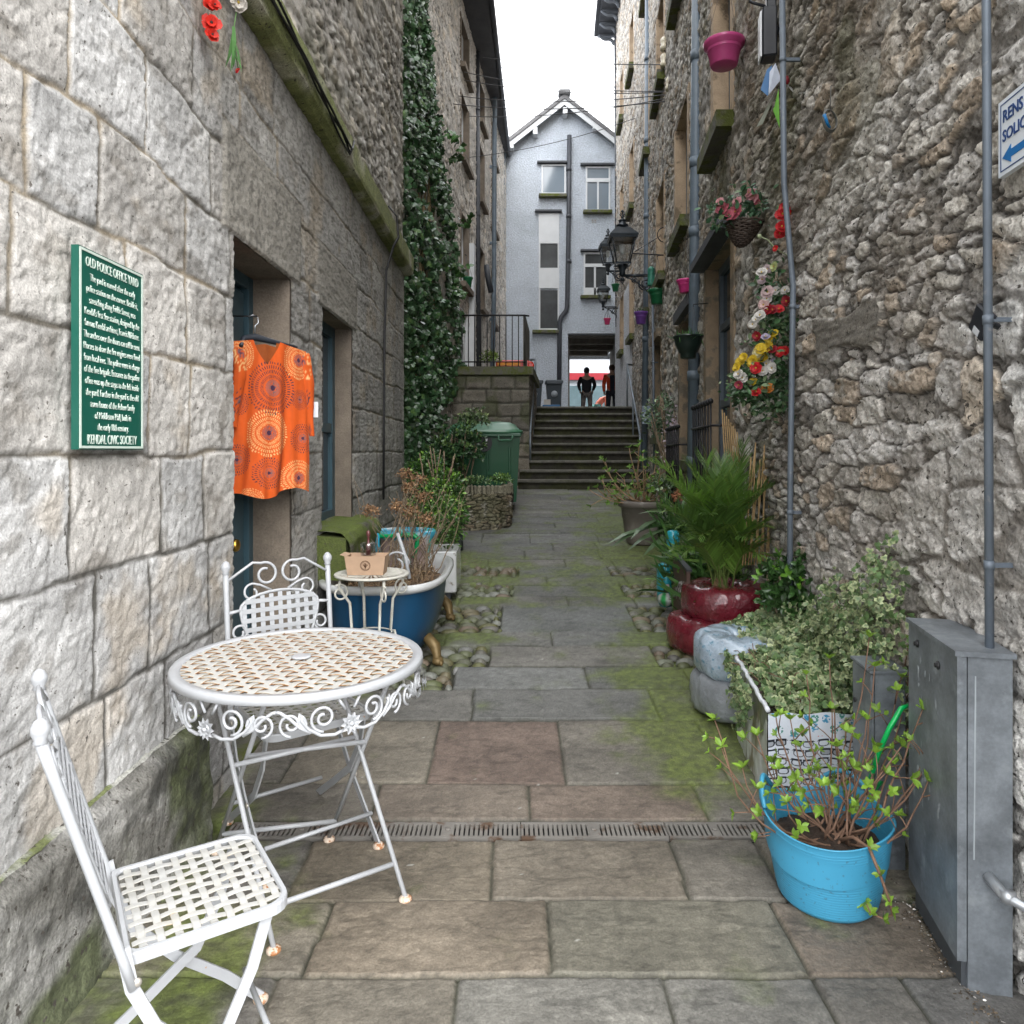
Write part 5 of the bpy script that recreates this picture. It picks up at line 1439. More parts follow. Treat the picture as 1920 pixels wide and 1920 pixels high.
# ---- blue rubber tub with sprouting shrub
TB = Vector((.918, 2.10, 0))
tub = thing('rubber_tub', 'bright sky blue flexible rubber tub planted with a sprouting twiggy shrub', 'plant pot', TB)
M_tub = mat('sky_blue_rubber', (.048, .27, .43), .42, var=.07, scale=4, spot=(.05, .16, .23), sscale=80, sth=.61, swid=.06, coat=.1, sss=0)
n = 96; zsn = np.concatenate([np.linspace(0, .2, 50), np.linspace(.204, .30, 16)])
A = np.linspace(0, 2 * math.pi, n, endpoint=False)
def tub_r(z, a): return (.130 + .052 * (z / .28) ** .8) * (1 + .05 * np.cos(2 * (a - .5)) * (z / .28) ** 2)
def tub_top(a):   # rim height: swoops up into handles at two sides and a lower lip between
    return .232 + .040 * np.exp(-((np.angle(np.exp(1j * (a - 2.75)))) / .42) ** 2) + .045 * np.exp(-((np.angle(np.exp(1j * (a - .9)))) / .5) ** 2) + .012 * np.cos(a * 2 + 1)
b = MB(); V = []
rows_ = 90
for i in range(rows_):
    f = i / (rows_ - 1)
    for a in A:
        z = f * float(tub_top(a)); r_ = float(tub_r(z, a)) + (.0014 if (i % 3 == 0 and .05 < f < .93) else 0) - (.006 * (1 - f / .04) if f < .04 else 0)
        V.append((TB.x + r_ * math.cos(a) * 1.0, TB.y + r_ * math.sin(a), z + .002))
m_ = rows_
for (dz, dr_) in ((.004, .006), (.006, .001), (.002, -.003), (-.05, -.006), (-.11, -.012)):
    for a in A:
        z = float(tub_top(a)); r_ = float(tub_r(z, a)) + dr_; V.append((TB.x + r_ * math.cos(a), TB.y + r_ * math.sin(a), z + dz))
m_ += 5
b.add(V, [(i * n + k, i * n + (k + 1) % n, (i + 1) * n + (k + 1) % n, (i + 1) * n + k) for i in range(m_ - 1) for k in range(n)] + [tuple(range(n - 1, -1, -1))])
b.build('tub_wall', M_tub, tub)
for a_ in (2.75, .9):
    q = MB(); pts = []
    for t in np.linspace(-.5, .5, 14):
        a = a_ + t * .9; r_ = float(tub_r(.26, a)) * 1.0; pts.append((TB.x + r_ * math.cos(a), TB.y + r_ * math.sin(a), float(tub_top(a)) + .012 + .024 * math.cos(t * math.pi)))
    q.tube(pts, .007, 8); q.build('handle', M_tub, tub)
q = MB(); xx, yy = np.meshgrid(np.linspace(-1, 1, 50), np.linspace(-1, 1, 50)); rr_ = np.hypot(xx, yy)
zz = .165 + .02 * (fbm(xx * 6, yy * 6, 4, 800) - .5) + .03 * np.clip(1 - rr_, 0, 1)
M_soil = mat('compost', (.035, .022, .015), .95, var=.5, scale=60, spot=(.35, .3, .26), sscale=170, sth=.69, bump=1, bscale=90, bdist=.01)
q.grid(TB.x + xx * .157, TB.y + yy * .157, zz, skip=(rr_[:-1, :-1] > 1) | (rr_[1:, 1:] > 1) | (rr_[1:, :-1] > 1) | (rr_[:-1, 1:] > 1)); q.build('compost', M_soil, tub)

M_leaf = leafmat('fresh_leaf', .35, .4); M_leafd = leafmat('glossy_leaf', .12, .28)
M_twig = mat('brown_twig', (.165, .095, .062), .8, var=.3, scale=20, bump=.5, bscale=90)
M_twigd = mat('grey_twig', (.20, .15, .10), .85, var=.3, scale=20, bump=.5, bscale=90)
def curve(p, q, bow, n=9, wob=.006):
    p, q, bow = Vector(p), Vector(q), Vector(bow); out = []
    for i in range(n):
        t = i / (n - 1); v = p.lerp(q, t) + bow * (4 * t * (1 - t)) * .5
        if 0 < i < n - 1: v += Vector([random.uniform(-wob, wob) for _ in range(3)])
        out.append(v)
    return out
def bud(lb, p, up, s, col, k=5):
    up = Vector(up).normalized(); ps_, ds_, ns_ = [], [], []
    for i in range(k):
        a = 2 * math.pi * i / k + random.random(); o = up.orthogonal().normalized(); o2 = up.cross(o)
        d_ = (up * random.uniform(.3, 1.3) + o * math.cos(a) + o2 * math.sin(a)); ps_.append(tuple(p)); ds_.append(tuple(d_)); ns_.append(tuple(up + d_ * -.3))
    leaves(lb, ps_, ds_, ns_, s * rng.uniform(.7, 1.15, k), T_OVAL, colvar(col, k, .2))
def shrub(root, stems, r0, r1, budcol, buds, bs, twigmat, side=.5, leafm=None):
    tw = MB(); lf = MB()
    for (p, q, bow) in stems:
        pts = curve(p, q, bow); n_ = len(pts); tw.tube(pts, list(np.linspace(r0, r1, n_)), 6)
        bud(lf, pts[-1], pts[-1] - pts[-2], bs, budcol, 6)
        for j in range(2, n_ - 1):
            if random.random() < side:
                d_ = (pts[j + 1] - pts[j]).normalized(); o = Vector([random.uniform(-1, 1) for _ in range(3)]); o = (o - d_ * o.dot(d_)).normalized()
                L_ = random.uniform(.02, .07) * bs / .03
                e_ = pts[j] + (d_ * .8 + o) * L_; tw.tube([pts[j], pts[j].lerp(e_, .5) + d_ * .003, e_], [r1 * 1.1, r1, r1 * .8], 5)
                bud(lf, e_, e_ - pts[j], bs * random.uniform(.6, 1), budcol, buds)
    tw.build('stem', twigmat, root); lf.build('foliage', leafm or M_leaf, root)
base = Vector((TB.x + .02, TB.y - .03, .18))
random.seed(31)
tips = [((1340, 1350), 2.15), ((1352, 1400), 2.0), ((1392, 1440), 2.1), ((1455, 1345), 2.25), ((1482, 1350), 2.3), ((1560, 1330), 2.3), ((1512, 1265), 2.35), ((1555, 1235), 2.4), ((1630, 1195), 2.25), ((1640, 1250), 2.2),
        ((1708, 1222), 2.25), ((1705, 1200), 2.3), ((1585, 1370), 2.2), ((1625, 1350), 2.15), ((1690, 1270), 2.2), ((1730, 1330), 1.95), ((1758, 1335), 1.95), ((1757, 1375), 1.95), ((1740, 1465), 1.9), ((1690, 1400), 2.0), ((1465, 1470), 2.05), ((1520, 1450), 2.1),
        ((1475, 1505), 2.0), ((1450, 1430), 2.2), ((1640, 1400), 2.1), ((1600, 1440), 2.1), ((1570, 1400), 2.15), ((1545, 1470), 2.0), ((1660, 1450), 2.0), ((1500, 1400), 2.2), ((1420, 1380), 2.2)]
stems = []
for i, ((px, py), d_) in enumerate(tips):
    q = P(px, py, d_); b_ = base + Vector((random.uniform(-.05, .05), random.uniform(-.04, .05), 0))
    out = Vector((q.x - b_.x, q.y - b_.y, 0)); bow = out * .25 + Vector((0, 0, -.12 * out.length / .25)) if out.length > .2 else Vector((random.uniform(-.04, .04), 0, 0))
    stems.append((b_, q, bow))
shrub(tub, stems, .0040, .0017, (.20, .34, .04), 5, .031, M_twig, .55)
tw = MB(); lf = MB()
pts = [base, P(1600, 1570, 1.99), P(1630, 1590, 1.93), P(1650, 1640, 1.90), P(1668, 1690, 1.90), P(1674, 1715, 1.92), P(1655, 1722, 1.93), P(1632, 1712, 1.95), P(1622, 1690, 1.96)]
sm = []
for i in range(len(pts) - 1):
    for t in (0, .5): sm.append(pts[i].lerp(pts[i + 1], t))
sm.append(pts[-1]); tw.tube(sm, list(np.linspace(.0055, .002, len(sm))), 7)
for i in (4, 6, 8, 9, 12, 14, 16): bud(lf, sm[i], Vector((random.uniform(-1, 1), -.4, random.uniform(-.2, 1))), .028, (.22, .36, .045), 5)
tw.build('trailing_stem', M_twig, tub); lf.build('foliage', M_leaf, tub)

# ---- wrapped planter box (spectacles pattern) with variegated ivy
bx0, bx1, by0, by1, bz = .925, 1.30, 2.60, 3.14, .352
pbx = thing('planter_box', 'white fabric wrapped planter box printed with black spectacles, overflowing with variegated ivy', 'planter', (1.1, 2.7, 0))
M_wrap = mat('wrapped_oilcloth', attr=True, rough=.3, var=.05, scale=6, bump=.6, bscale=14, bdist=.01, coat=.4)
# front sheet with printed flowers and spectacles
ux_ = np.linspace(bx0, bx1, 330); uz = np.linspace(0, bz, 300); UX, UZ = np.meshgrid(ux_, uz)
Cw = np.ones(UX.shape + (3,)) * np.array((.60, .64, .70))
fz0 = bz - .085
fl = UZ > fz0
f1, f2, cid = worley(UX / .045, UZ / .045, 810, .7)
petal = fl & (f1 < .34) & (vn(UX * 190, UZ * 190, 811) > .42)
tone = (cid * 97) % 1
Cw = np.where((petal & (tone < .55))[..., None], np.array((.05, .27, .45)), Cw); Cw = np.where((petal & (tone >= .55) & (tone < .8))[..., None], np.array((.06, .24, .20)), Cw)
Cw = np.where((petal & (tone >= .8))[..., None], np.array((.55, .18, .15)), Cw)
def ell(cx_, cz_, rx_, rz__, p=2.6): return (np.abs((UX - cx_) / rx_) ** p + np.abs((UZ - cz_) / rz__) ** p)
rw = 0
for iz in range(7):
    zc = fz0 - .024 - iz * .034
    for ix in range(4):
        xc = bx0 + .025 + ix * .098 + (.008 if iz % 2 else 0)
        th2 = (.0040, .0030, .0036)[(iz + ix) % 3]
        for s in (-1, 1):
            e_ = ell(xc + s * .021, zc, .018, .0115 - .001 * ((iz + ix) % 2)); k = th2 / .012
            ln = (e_ < 1 + k) & (e_ > 1 - k) & ~fl
            top_ = (np.abs(UZ - zc - .0105) < th2) & (np.abs(UX - xc - s * .021) < .019) & ~fl
            br_ = (np.abs(UZ - zc - .004) < .0014) & (np.abs(UX - xc) < .005) & ~fl
            arm = (np.abs(UZ - zc - .010 + .35 * (np.abs(UX - xc) - .040)) < .0012) & (np.abs(UX - xc) > .038) & (np.abs(UX - xc) < .046) & ~fl
            Cw = np.where((ln | top_ | br_ | arm)[..., None], np.array((.015, .02, .03)), Cw)
            if (iz * 3 + ix) % 5 == 0: Cw = np.where(((e_ < 1) & ~fl)[..., None], Cw * .55, Cw)
wr = .010 * (fbm(UX * 9, UZ * 7, 3, 815) - .5)
b = MB(); b.grid(UX, by0 + wr + .02 * (1 - UZ / bz) * 0, UZ + .004 * np.sin(UX * 40), Cw)
b.build('front_panel', M_wrap, pbx)
# side sheet (transparent looking crumpled wrap over brown boards)
uy = np.linspace(by0, by1, 200); UY, UZ2 = np.meshgrid(uy, np.linspace(0, bz, 90))
nn = fbm(UY * 14 + UZ2 * 3, UZ2 * 5, 5, 820)
Cs = lerp((.16, .13, .09), (.52, .54, .54), sst(.42, .60, nn)); Cs = lerp(Cs, (.05, .055, .03), sst(.62, .68, fbm(UY * 9, UZ2 * 6, 3, 821)) * .8)
b = MB(); b.grid(bx0 + .10 * (UY - by0) + .022 * (fbm(UY * 12, UZ2 * 3, 3, 822) - .5), UY, UZ2 + np.array([gz(v) for v in uy])[None] * 1.0, Cs)
rimp = [(bx0 + .10 * (y - by0), y, bz + gz(y) + .004) for y in np.linspace(by0, by1, 24)]; b.tube([(x + random.uniform(-.004, .004), y, z + random.uniform(-.004, .004)) for x, y, z in rimp], .009, 8, col=(.62, .64, .68))
b.build('side_panel', M_wrap, pbx)
b = MB(); b.hexa([(bx0 + .01, by0 + .01, bz - .05), (bx1, by0 + .01, bz - .05), (bx1 + .08, by1, bz - .02), (bx0 + .08, by1, bz - .02), (bx0 + .01, by0 + .01, bz - .02), (bx1, by0 + .01, bz - .02), (bx1 + .08, by1, bz + .03), (bx0 + .08, by1, bz + .03)]); b.build('soil', M_soil, pbx)

# variegated ivy mass
iv = thing('variegated_ivy', 'spreading mound of cream edged variegated ivy climbing the right wall behind the planter box', 'plant', (1.2, 3.0, .3))
lf = MB(); N_ = 5200
u = rng.random(N_); v = rng.random(N_)
y = 2.62 + 1.0 * u ** 1.05; xa2 = bx0 + .035 + .10 * (y - by0) - .03 * rng.random(N_) * (y > 2.95); xb2 = 1.02 + .105 * y
x = xa2 + (xb2 - xa2) * v
hgt = .368 + np.array([gz(q) for q in y]) * .6 + .08 * v * sst(2.62, 2.8, y) + .04 * sst(2.6, 3.3, y) * sst(0, .6, v) + .07 * (fbm(x * 9, y * 9, 3, 830) - .5)
z = hgt - .07 * rng.random(N_) ** 2
nrm = np.stack([-.4 + .5 * rng.normal(size=N_), -.5 + .5 * rng.normal(size=N_), .9 + .4 * rng.normal(size=N_)], 1)
def varieg(n_): return colvar((.085, .15, .065), n_, .3, (.05, .10, .03), .35), colvar((.34, .38, .20), n_, .28, (.12, .19, .07), .38)
c1_, c2_ = varieg(N_)
leaves(lf, np.stack([x, y, z], 1), rdir(N_), nrm, rng.uniform(.010, .036, N_), T_IVY, c1_, c2_)
# part climbing the wall
N2 = 2600; y = 2.20 + 1.15 * rng.random(N2) ** .9; zt_ = .50 + .45 * np.exp(-((y - 2.36) / .16) ** 2) + .24 * np.exp(-((y - 2.75) / .3) ** 2) + .05 * np.sin(y * 23); z = .3 + (zt_ - .3 + .1 * (rng.random(N2) - .3)) * rng.random(N2) ** .7
x = 1.03 + .105 * y - .02 - .10 * rng.random(N2); c1_, c2_ = varieg(N2)
leaves(lf, np.stack([x, y, z], 1), rdir(N2), np.stack([-np.ones(N2), -.4 + .5 * rng.normal(size=N2), .4 + .5 * rng.normal(size=N2)], 1), rng.uniform(.012, .028, N2), T_IVY, c1_, c2_)
# tendrils hanging over the box side
N3 = 300; t = rng.random(N3); k = rng.integers(0, 6, N3); ty = 2.80 + k * .075
x = bx0 + .10 * (ty - by0) - .015 - .03 * rng.random(N3); z = .36 + np.array([gz(q) for q in ty]) - t * (.08 + .22 * ((k * 37) % 5) / 5); y = ty + .05 * rng.normal(size=N3) * .5
c1_, c2_ = varieg(N3); leaves(lf, np.stack([x, y, z], 1), rdir(N3), np.stack([-np.ones(N3), -.4 + .4 * rng.normal(size=N3), .5 + .4 * rng.normal(size=N3)], 1), rng.uniform(.012, .026, N3), T_IVY, c1_, c2_)
lf.build('foliage', leafmat('ivy_leaf', .15, .45), iv)
tw = MB()
for k in range(60):
    a = (rng.uniform(1.0, 1.3), rng.uniform(2.65, 3.3), .33); a = Vector(a); q = a + Vector((rng.uniform(-.1, .05), rng.uniform(-.12, .1), rng.uniform(.05, .12))); tw.tube(curve(a, q, (0, 0, .04), 6), .0018, 4)
tw.build('stem', M_twig, iv)
cm = MB(); # dark leaf-mould body below the leaves
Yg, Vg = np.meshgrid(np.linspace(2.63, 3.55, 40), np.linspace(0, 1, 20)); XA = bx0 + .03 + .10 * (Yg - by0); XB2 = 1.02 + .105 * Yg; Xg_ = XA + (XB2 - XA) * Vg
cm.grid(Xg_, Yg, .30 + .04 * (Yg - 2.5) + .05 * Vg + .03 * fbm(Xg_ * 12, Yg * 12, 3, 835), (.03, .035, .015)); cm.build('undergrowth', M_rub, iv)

# ---- evergreen bush beside the red tyre planter
eb = thing('evergreen_bush', 'glossy bright green evergreen bush between the ivy and the red planter', 'bush', (1.28, 3.75, .2))
def bush(root, c, rx_, ry_, rz_, n_, size, col, tips_, tmpl=T_OVAL, m=None, rosette=0, seed=0, low=-.3):
    lf = MB(); d_ = rdir(n_); r_ = rng.random(n_) ** .35 * (1 + .28 * (fbm(d_[:, 0] * 3 + seed, d_[:, 2] * 3 + d_[:, 1] * 3, 3, 840 + seed) - .5) * 2)
    p = np.array(c) + d_ * r_[:, None] * np.array((rx_, ry_, rz_)); keep = d_[:, 2] > low; p = p[keep]; d_ = d_[keep]; r_ = r_[keep]; k = len(p)
    cl = colvar(col, k, .28); tipm = (rng.random(k) < .35) & (r_ > .8) & (d_[:, 2] > .1); cl[tipm] = colvar(tips_, tipm.sum(), .2)
    if rosette:
        k2 = k // rosette; idx = rng.integers(0, k, k2); P_ = np.repeat(p[idx], rosette, 0); D_ = np.repeat(d_[idx], rosette, 0); C_ = np.repeat(cl[idx], rosette, 0)
        dd_ = unit(D_ * .7 + rng.normal(size=P_.shape) * .75)
        leaves(lf, P_, dd_, D_ + .3 * rng.normal(size=D_.shape), size * rng.uniform(.7, 1.2, len(P_)), tmpl, C_ * rng.uniform(.8, 1.2, (len(C_), 1)))
    else:
        leaves(lf, p, unit(d_ + rng.normal(size=d_.shape) * .8), d_ + np.array((0, 0, .4)) + .5 * rng.normal(size=d_.shape), size * rng.uniform(.6, 1.2, k), tmpl, cl)
    lf.build('foliage', m or M_leafd, root)
c = P(1502, 1112, 3.5)
bush(eb, c, .215, .22, .20, 2900, .042, (.035, .085, .022), (.16, .36, .04), rosette=6)
bush(eb, c + Vector((.10, .25, -.03)), .17, .22, .15, 900, .042, (.035, .085, .022), (.15, .33, .04), rosette=6, seed=3)
tw = MB()
for k in range(16): tw.tube(curve((c.x, c.y, .1), c + Vector((rng.uniform(-.15, .15), rng.uniform(-.1, .15), rng.uniform(-.05, .12))), (0, 0, 0), 5), .005, 5)
tw.build('stem', M_twigd, eb)
# ================================================================ LEFT SIDE: baths, pots, shrubs
M_enam = mat('white_enamel', (.56, .57, .57), .2, var=.08, scale=6, spot=(.24, .22, .18), sscale=14, sth=.62, coat=.5)
M_navy = mat('blue_bath_paint', (.007, .055, .125), .38, var=.15, scale=4, spot=(.03, .05, .06), sscale=12, sth=.66)
M_gold = mat('gold_claw', (.16, .11, .045), .5, .35, var=.25, scale=20)
M_deb = mat('dead_leaf_mould', (.10, .065, .04), .95, var=.5, scale=40, bump=1, bscale=60, bdist=.01)
bt = thing('bathtub', 'old roll top bathtub painted blue outside, planted with dead stems', 'bathtub', (-.72, 4.4, gz(4.4)))
BC = Vector((-.735, 4.40, 0)); bl, bw_ = .62, .335; zb = gz(4.0) + .055; zt = gz(4.3) + .445
def sup(a, e=.62): return math.copysign(abs(math.cos(a)) ** e, math.cos(a)), math.copysign(abs(math.sin(a)) ** e, math.sin(a))
n = 64
def bath(prof, m, name, parent):
    V = []
    for (f, z) in prof:
        for k in range(n):
            cx_, cy_ = sup(2 * math.pi * k / n); V.append((BC.x + cx_ * (bw_ + f), BC.y + cy_ * (bl + f * 1.1), z))
    mm = len(prof); b = MB(); b.add(V, [(i * n + k, i * n + (k + 1) % n, (i + 1) * n + (k + 1) % n, (i + 1) * n + k) for i in range(mm - 1) for k in range(n)]); return b.build(name, m, parent)
bath([(-.16, zb), (-.10, zb + .02), (-.06, zb + .09), (-.03, zb + .2), (-.012, zt - .04)], M_navy, 'tub_shell', bt)
bath([(-.012, zt - .04), (.012, zt - .03), (.030, zt - .012), (.028, zt + .008), (.010, zt + .014), (-.012, zt + .004), (-.025, zt - .04), (-.06, zt - .20)], M_enam, 'rim', bt)
V = [(BC.x + sup(2 * math.pi * k / n)[0] * (bw_ - .035), BC.y + sup(2 * math.pi * k / n)[1] * (bl - .04), zt - .10) for k in range(n)]
b = MB(); b.add(V, [tuple(range(n))]); b.build('soil', M_deb, bt)
for (x, y) in ((-.43, 4.02), (-.43, 4.83), (-1.0, 4.02)):
    g_ = gz(y); q = MB(); q.tube([(x - .05, y + .02, g_ + .15), (x - .0, y - .0, g_ + .10), (x + .012, y - .01, g_ + .05), (x + .015, y - .02, g_ + .025)], [.03, .034, .024, .028], 10)
    q.ball((x + .018, y - .024, g_ + .024), .030, 10, sq=(1.1, 1.25, .8))
    for k in (-1, 0, 1): q.ball((x + .034 + .004 * abs(k), y - .030 + k * .018, g_ + .016), .013, 8)
    q.build('claw_foot', M_gold, bt)
lf = MB(); N_ = 1500; ang_ = rng.random(N_) * 6.283; r_ = np.sqrt(rng.random(N_)) * .93
x = BC.x + r_ * np.cos(ang_) * (bw_ - .05); y = BC.y + r_ * np.sin(ang_) * (bl - .06); z = zt - .09 + .07 * rng.random(N_)
leaves(lf, np.stack([x, y, z], 1), rdir(N_, .3), rdir(N_, .5), rng.uniform(.02, .06, N_), T_BLADE, colvar((.16, .10, .055), N_, .35, (.28, .20, .11), .3))
lf.build('dead_foliage', leafmat('dead_leaf', .1, .8), bt)
tw = MB()
for k in range(46):
    a = rng.random() * 6.283; r_ = .8 * rng.random() ** .5; p = Vector((BC.x + r_ * math.cos(a) * (bw_ - .05), BC.y + r_ * math.sin(a) * (bl - .08), zt - .09)); q = p + Vector((rng.uniform(-.06, .06), rng.uniform(-.06, .06), rng.uniform(.07, .20))); tw.tube(curve(p, q, (0, 0, .0), 5), [.003, .003, .0025, .002, .002], 5)
tw.build('stem', M_twigd, bt)

# dried hydrangea in the bath's far end, rising above it
hy = thing('dried_hydrangea', 'bare hydrangea with brown dried flower heads rising from the back of the blue bathtub', 'plant', (-.72, 4.8, zt))
tw = MB(); hd = MB(); rs = random.Random(4); b0 = Vector((-.80, 4.75, zt - .1))
heads = [((695, 958), 4.5), ((768, 915), 4.8), ((770, 960), 4.7), ((792, 932), 4.9), ((785, 900), 5.0), ((745, 950), 4.8), ((760, 890), 5.1), ((800, 975), 4.6)]
for (pp, d_) in heads:
    c = P(*pp, d_); tw.tube(curve(b0 + Vector((rs.uniform(-.05, .1), rs.uniform(-.1, .1), 0)), c, Vector((rs.uniform(-.1, .1), 0, .02)), 9, .012), [.006, .006, .005, .005, .004, .004, .003, .003, .002], 6)
    n_ = 190; d3 = rdir(n_, .3); leaves(hd, np.array(c) + d3 * rng.uniform(.02, .062, (n_, 1)) * np.array((1.1, 1.1, .8)), rdir(n_), d3, rng.uniform(.014, .024, n_), T_OVAL, colvar((.22, .12, .06), n_, .3, (.34, .22, .12), .3))
for k in range(44):
    a = b0 + Vector((rs.uniform(-.16, .3), rs.uniform(-.2, .25), 0)); q = a + Vector((rs.uniform(-.26, .32), rs.uniform(-.15, .15), rs.uniform(.25, .68))); pts = curve(a, q, (rs.uniform(-.08, .08), 0, 0), 7, .014); tw.tube(pts, [.004, .004, .0035, .003, .0025, .002, .0015], 5)
    j = rs.randint(2, 5); e = pts[j] + Vector((rs.uniform(-.12, .12), rs.uniform(-.06, .06), rs.uniform(.03, .14))); tw.tube([pts[j], e], .0016, 4)
tw.build('stem', M_twigd, hy); hd.build('flower_head', leafmat('dead_leaf'), hy)

# Belfast sink
sk = thing('stone_sink', 'white rectangular glazed sink planter just behind the blue bathtub', 'planter', (-.6, 5.6, gz(5.6)))
def hollow(mb, x0, x1, y0, y1, z0, z1, t, sh=0):
    for (a, b_, c, d_) in ((x0, x1, y0, y0 + t), (x0, x1, y1 - t, y1), (x0, x0 + t, y0 + t, y1 - t), (x1 - t, x1, y0 + t, y1 - t)):
        mb.box(((a + b_) / 2, (c + d_) / 2, (z0 + z1) / 2), (b_ - a, d_ - c, z1 - z0), b=.008)
g_ = gz(5.5) + .05; b = MB(); hollow(b, -.90, -.405, 5.22, 5.68, g_, g_ + .30, .045); b.build('basin', M_enam, sk)
b = MB(); b.box((-.65, 5.45, g_ + .14), (.42, .38, .22)); b.build('soil', M_deb, sk)
b = MB(); b.box((-.65, 5.45, gz(5.4) + .02), (.40, .36, .06)); b.build('brick_base', M_slate, sk)
bp_ = thing('garden_shrub', 'low green shrub growing in the white sink', 'shrub', (-.62, 5.5, g_ + .3))
bush(bp_, (-.60, 5.6, g_ + .48), .21, .20, .34, 1500, .034, (.07, .14, .03), (.16, .28, .05), seed=5, low=-.8)
# black pipe stub by the sink
t = MB(); c = G(862, 1032); t.lathe([(.034, 0), (.034, .20), (.028, .20), (.028, .02)], c, 16, capt=False)
tag(t.build('pipe_stub', mat('black_plastic_pipe', (.03, .035, .035), .5)), 'short black upright plastic pipe beside the white sink', 'pipe')

# blue patterned pot, and green hose on a stand, behind the bath
wp_ = thing('wrapped_pot', 'large pot wrapped in pink and turquoise patterned oilcloth behind the bathtub', 'plant pot', (-.96, 5.35, gz(5.3)))
g_ = gz(5.3); cc = Vector((-.80, 5.0, g_)); cc = Vector((-.72, 5.05, g_)); cc.x = (762 - 960) / F * 5.05
n = 60; Vp = []; Cp = []
prof = [(.15, 0), (.18, .2), (.195, .48), (.212, .50), (.215, .53), (.20, .545), (.185, .52), (.17, .40)]
for i, (r_, z) in enumerate(prof):
    for k in range(n):
        a = 2 * math.pi * k / n; Vp.append((cc.x + r_ * math.cos(a), cc.y + r_ * .8 * math.sin(a), cc.z + z))
        Cp.append(((.05, .30, .42) if (i in (3, 4, 5, 6)) else (.45, .34, .32)) if (k // 3 + i) % 4 else ((.06, .42, .36) if (k // 5) % 2 else (.45, .46, .45)))
b = MB(); b.add(Vp, [(i * n + k, i * n + (k + 1) % n, (i + 1) * n + (k + 1) % n, (i + 1) * n + k) for i in range(len(prof) - 1) for k in range(n)], np.array(Cp)); b.build('pot_body', mat('oilcloth', attr=True, rough=.35, var=.15, scale=12, coat=.3, bump=.4, bscale=30), wp_)
b = MB(); b.lathe([(.18, cc.z + .42), (.16, cc.z + .44)], (cc.x, cc.y, 0), 30, sy=.8); b.build('soil', M_deb, wp_)
M_green = mat('bright_green_plastic', (.0, .30, .095), .35, var=.1, coat=.2)
hs = MB(); a, b_, c = P(712, 1006, 4.85), P(775, 1003, 4.85), P(784, 1010, 4.85); hs.tube([a, a.lerp(b_, .5), b_, c, P(782, 1022, 4.85), P(776, 1045, 4.85)], [.014, .014, .018, .018, .018, .02], 10); hs.tube([a + Vector((-.02, 0, .0)), a], .020, 10)
tag(hs.build('hose_handle', M_green), 'bright green bent plastic hose pipe in front of the wrapped pot', 'hose')
hb_ = MB(); p = P(708, 1022, 4.8); hb_.lathe([(.018, -.05), (.02, -.02), (.014, .02), (.014, .06), (.006, .08)], p, 12)
tag(hb_.build('spray_bottle', mat('turquoise_plastic', (.02, .28, .42), .35)), 'small turquoise bottle hanging below the green hose pipe', 'bottle')

# small plant table with cardboard tray and plastic cup
tc = Vector(((697 - 960) / F * 3.62, 3.62, 0)); tz = EYE - (1074 - 845) / F * 3.62
st = thing('side_table', 'small round cream iron table standing in front of the blue bathtub', 'table', (tc.x, tc.y, gz(3.6)))
M_cr = mat('cream_wrought_iron', (.50, .49, .44), .5, var=.15, scale=20, spot=(.35, .22, .10), sscale=40, sth=.62, bump=.2, bscale=120)
tr = .183
b = MB(); b.lathe([(tr - .03, tz - .004), (tr - .03, tz), (tr, tz), (tr + .004, tz - .006), (tr, tz - .012), (tr - .008, tz - .006)], (tc.x, tc.y, 0), 48, capb=False, capt=False)
for k in range(36):
    a = 2 * math.pi * k / 36; b.bar([(tc.x + .045 * math.cos(a), tc.y + .045 * math.sin(a), tz - .002), (tc.x + (tr - .02) * math.cos(a), tc.y + (tr - .02) * math.sin(a), tz - .002)], .014 if k % 2 else .006, .003, (0, 0, 1))
b.lathe([(.05, tz - .003), (.05, tz), (.001, tz)], (tc.x, tc.y, 0), 20); b.build('table_top', M_cr, st)
for k in range(4):
    a = k * math.pi / 2 + .55; d_ = Vector((math.cos(a), math.sin(a), 0)); f_ = Vector((tc.x, tc.y, 0)) 
    pts = [f_ + d_ * (tr - .02) + Vector((0, 0, tz - .01)), f_ + d_ * (tr - .015) + Vector((0, 0, tz - .06)), f_ + d_ * (tr * .62) + Vector((0, 0, tz - .14)), f_ + d_ * (tr * .55) + Vector((0, 0, tz - .30)), f_ + d_ * (tr * .66) + Vector((0, 0, (tz + .08) / 2)), f_ + d_ * (tr * .98) + Vector((0, 0, gz(3.6)))]
    b = MB(); b.tube(pts, .0075, 7); b.tube(scroll(f_ + d_ * (tr - .02) + Vector((0, 0, tz - .085)), .045, .012, 1.0, 1.4, d_, (0, 0, 1)), .005, 6); b.build('leg', M_cr, st)
b = MB(); b.tube([(tc.x + .1 * math.cos(a), tc.y + .1 * math.sin(a), tz - .30) for a in np.linspace(0, 6.283, 24)], .004, 5); b.build('ring', M_cr, st)
cx_ = Vector((tc.x - .018, tc.y - .02, tz + .001)); kt = thing('cardboard_tray', 'brown cardboard tray stamped with a round leaf emblem on the small cream table', 'tray', cx_)
M_card = mat('brown_card', (.40, .27, .18), .85, var=.08, scale=20)
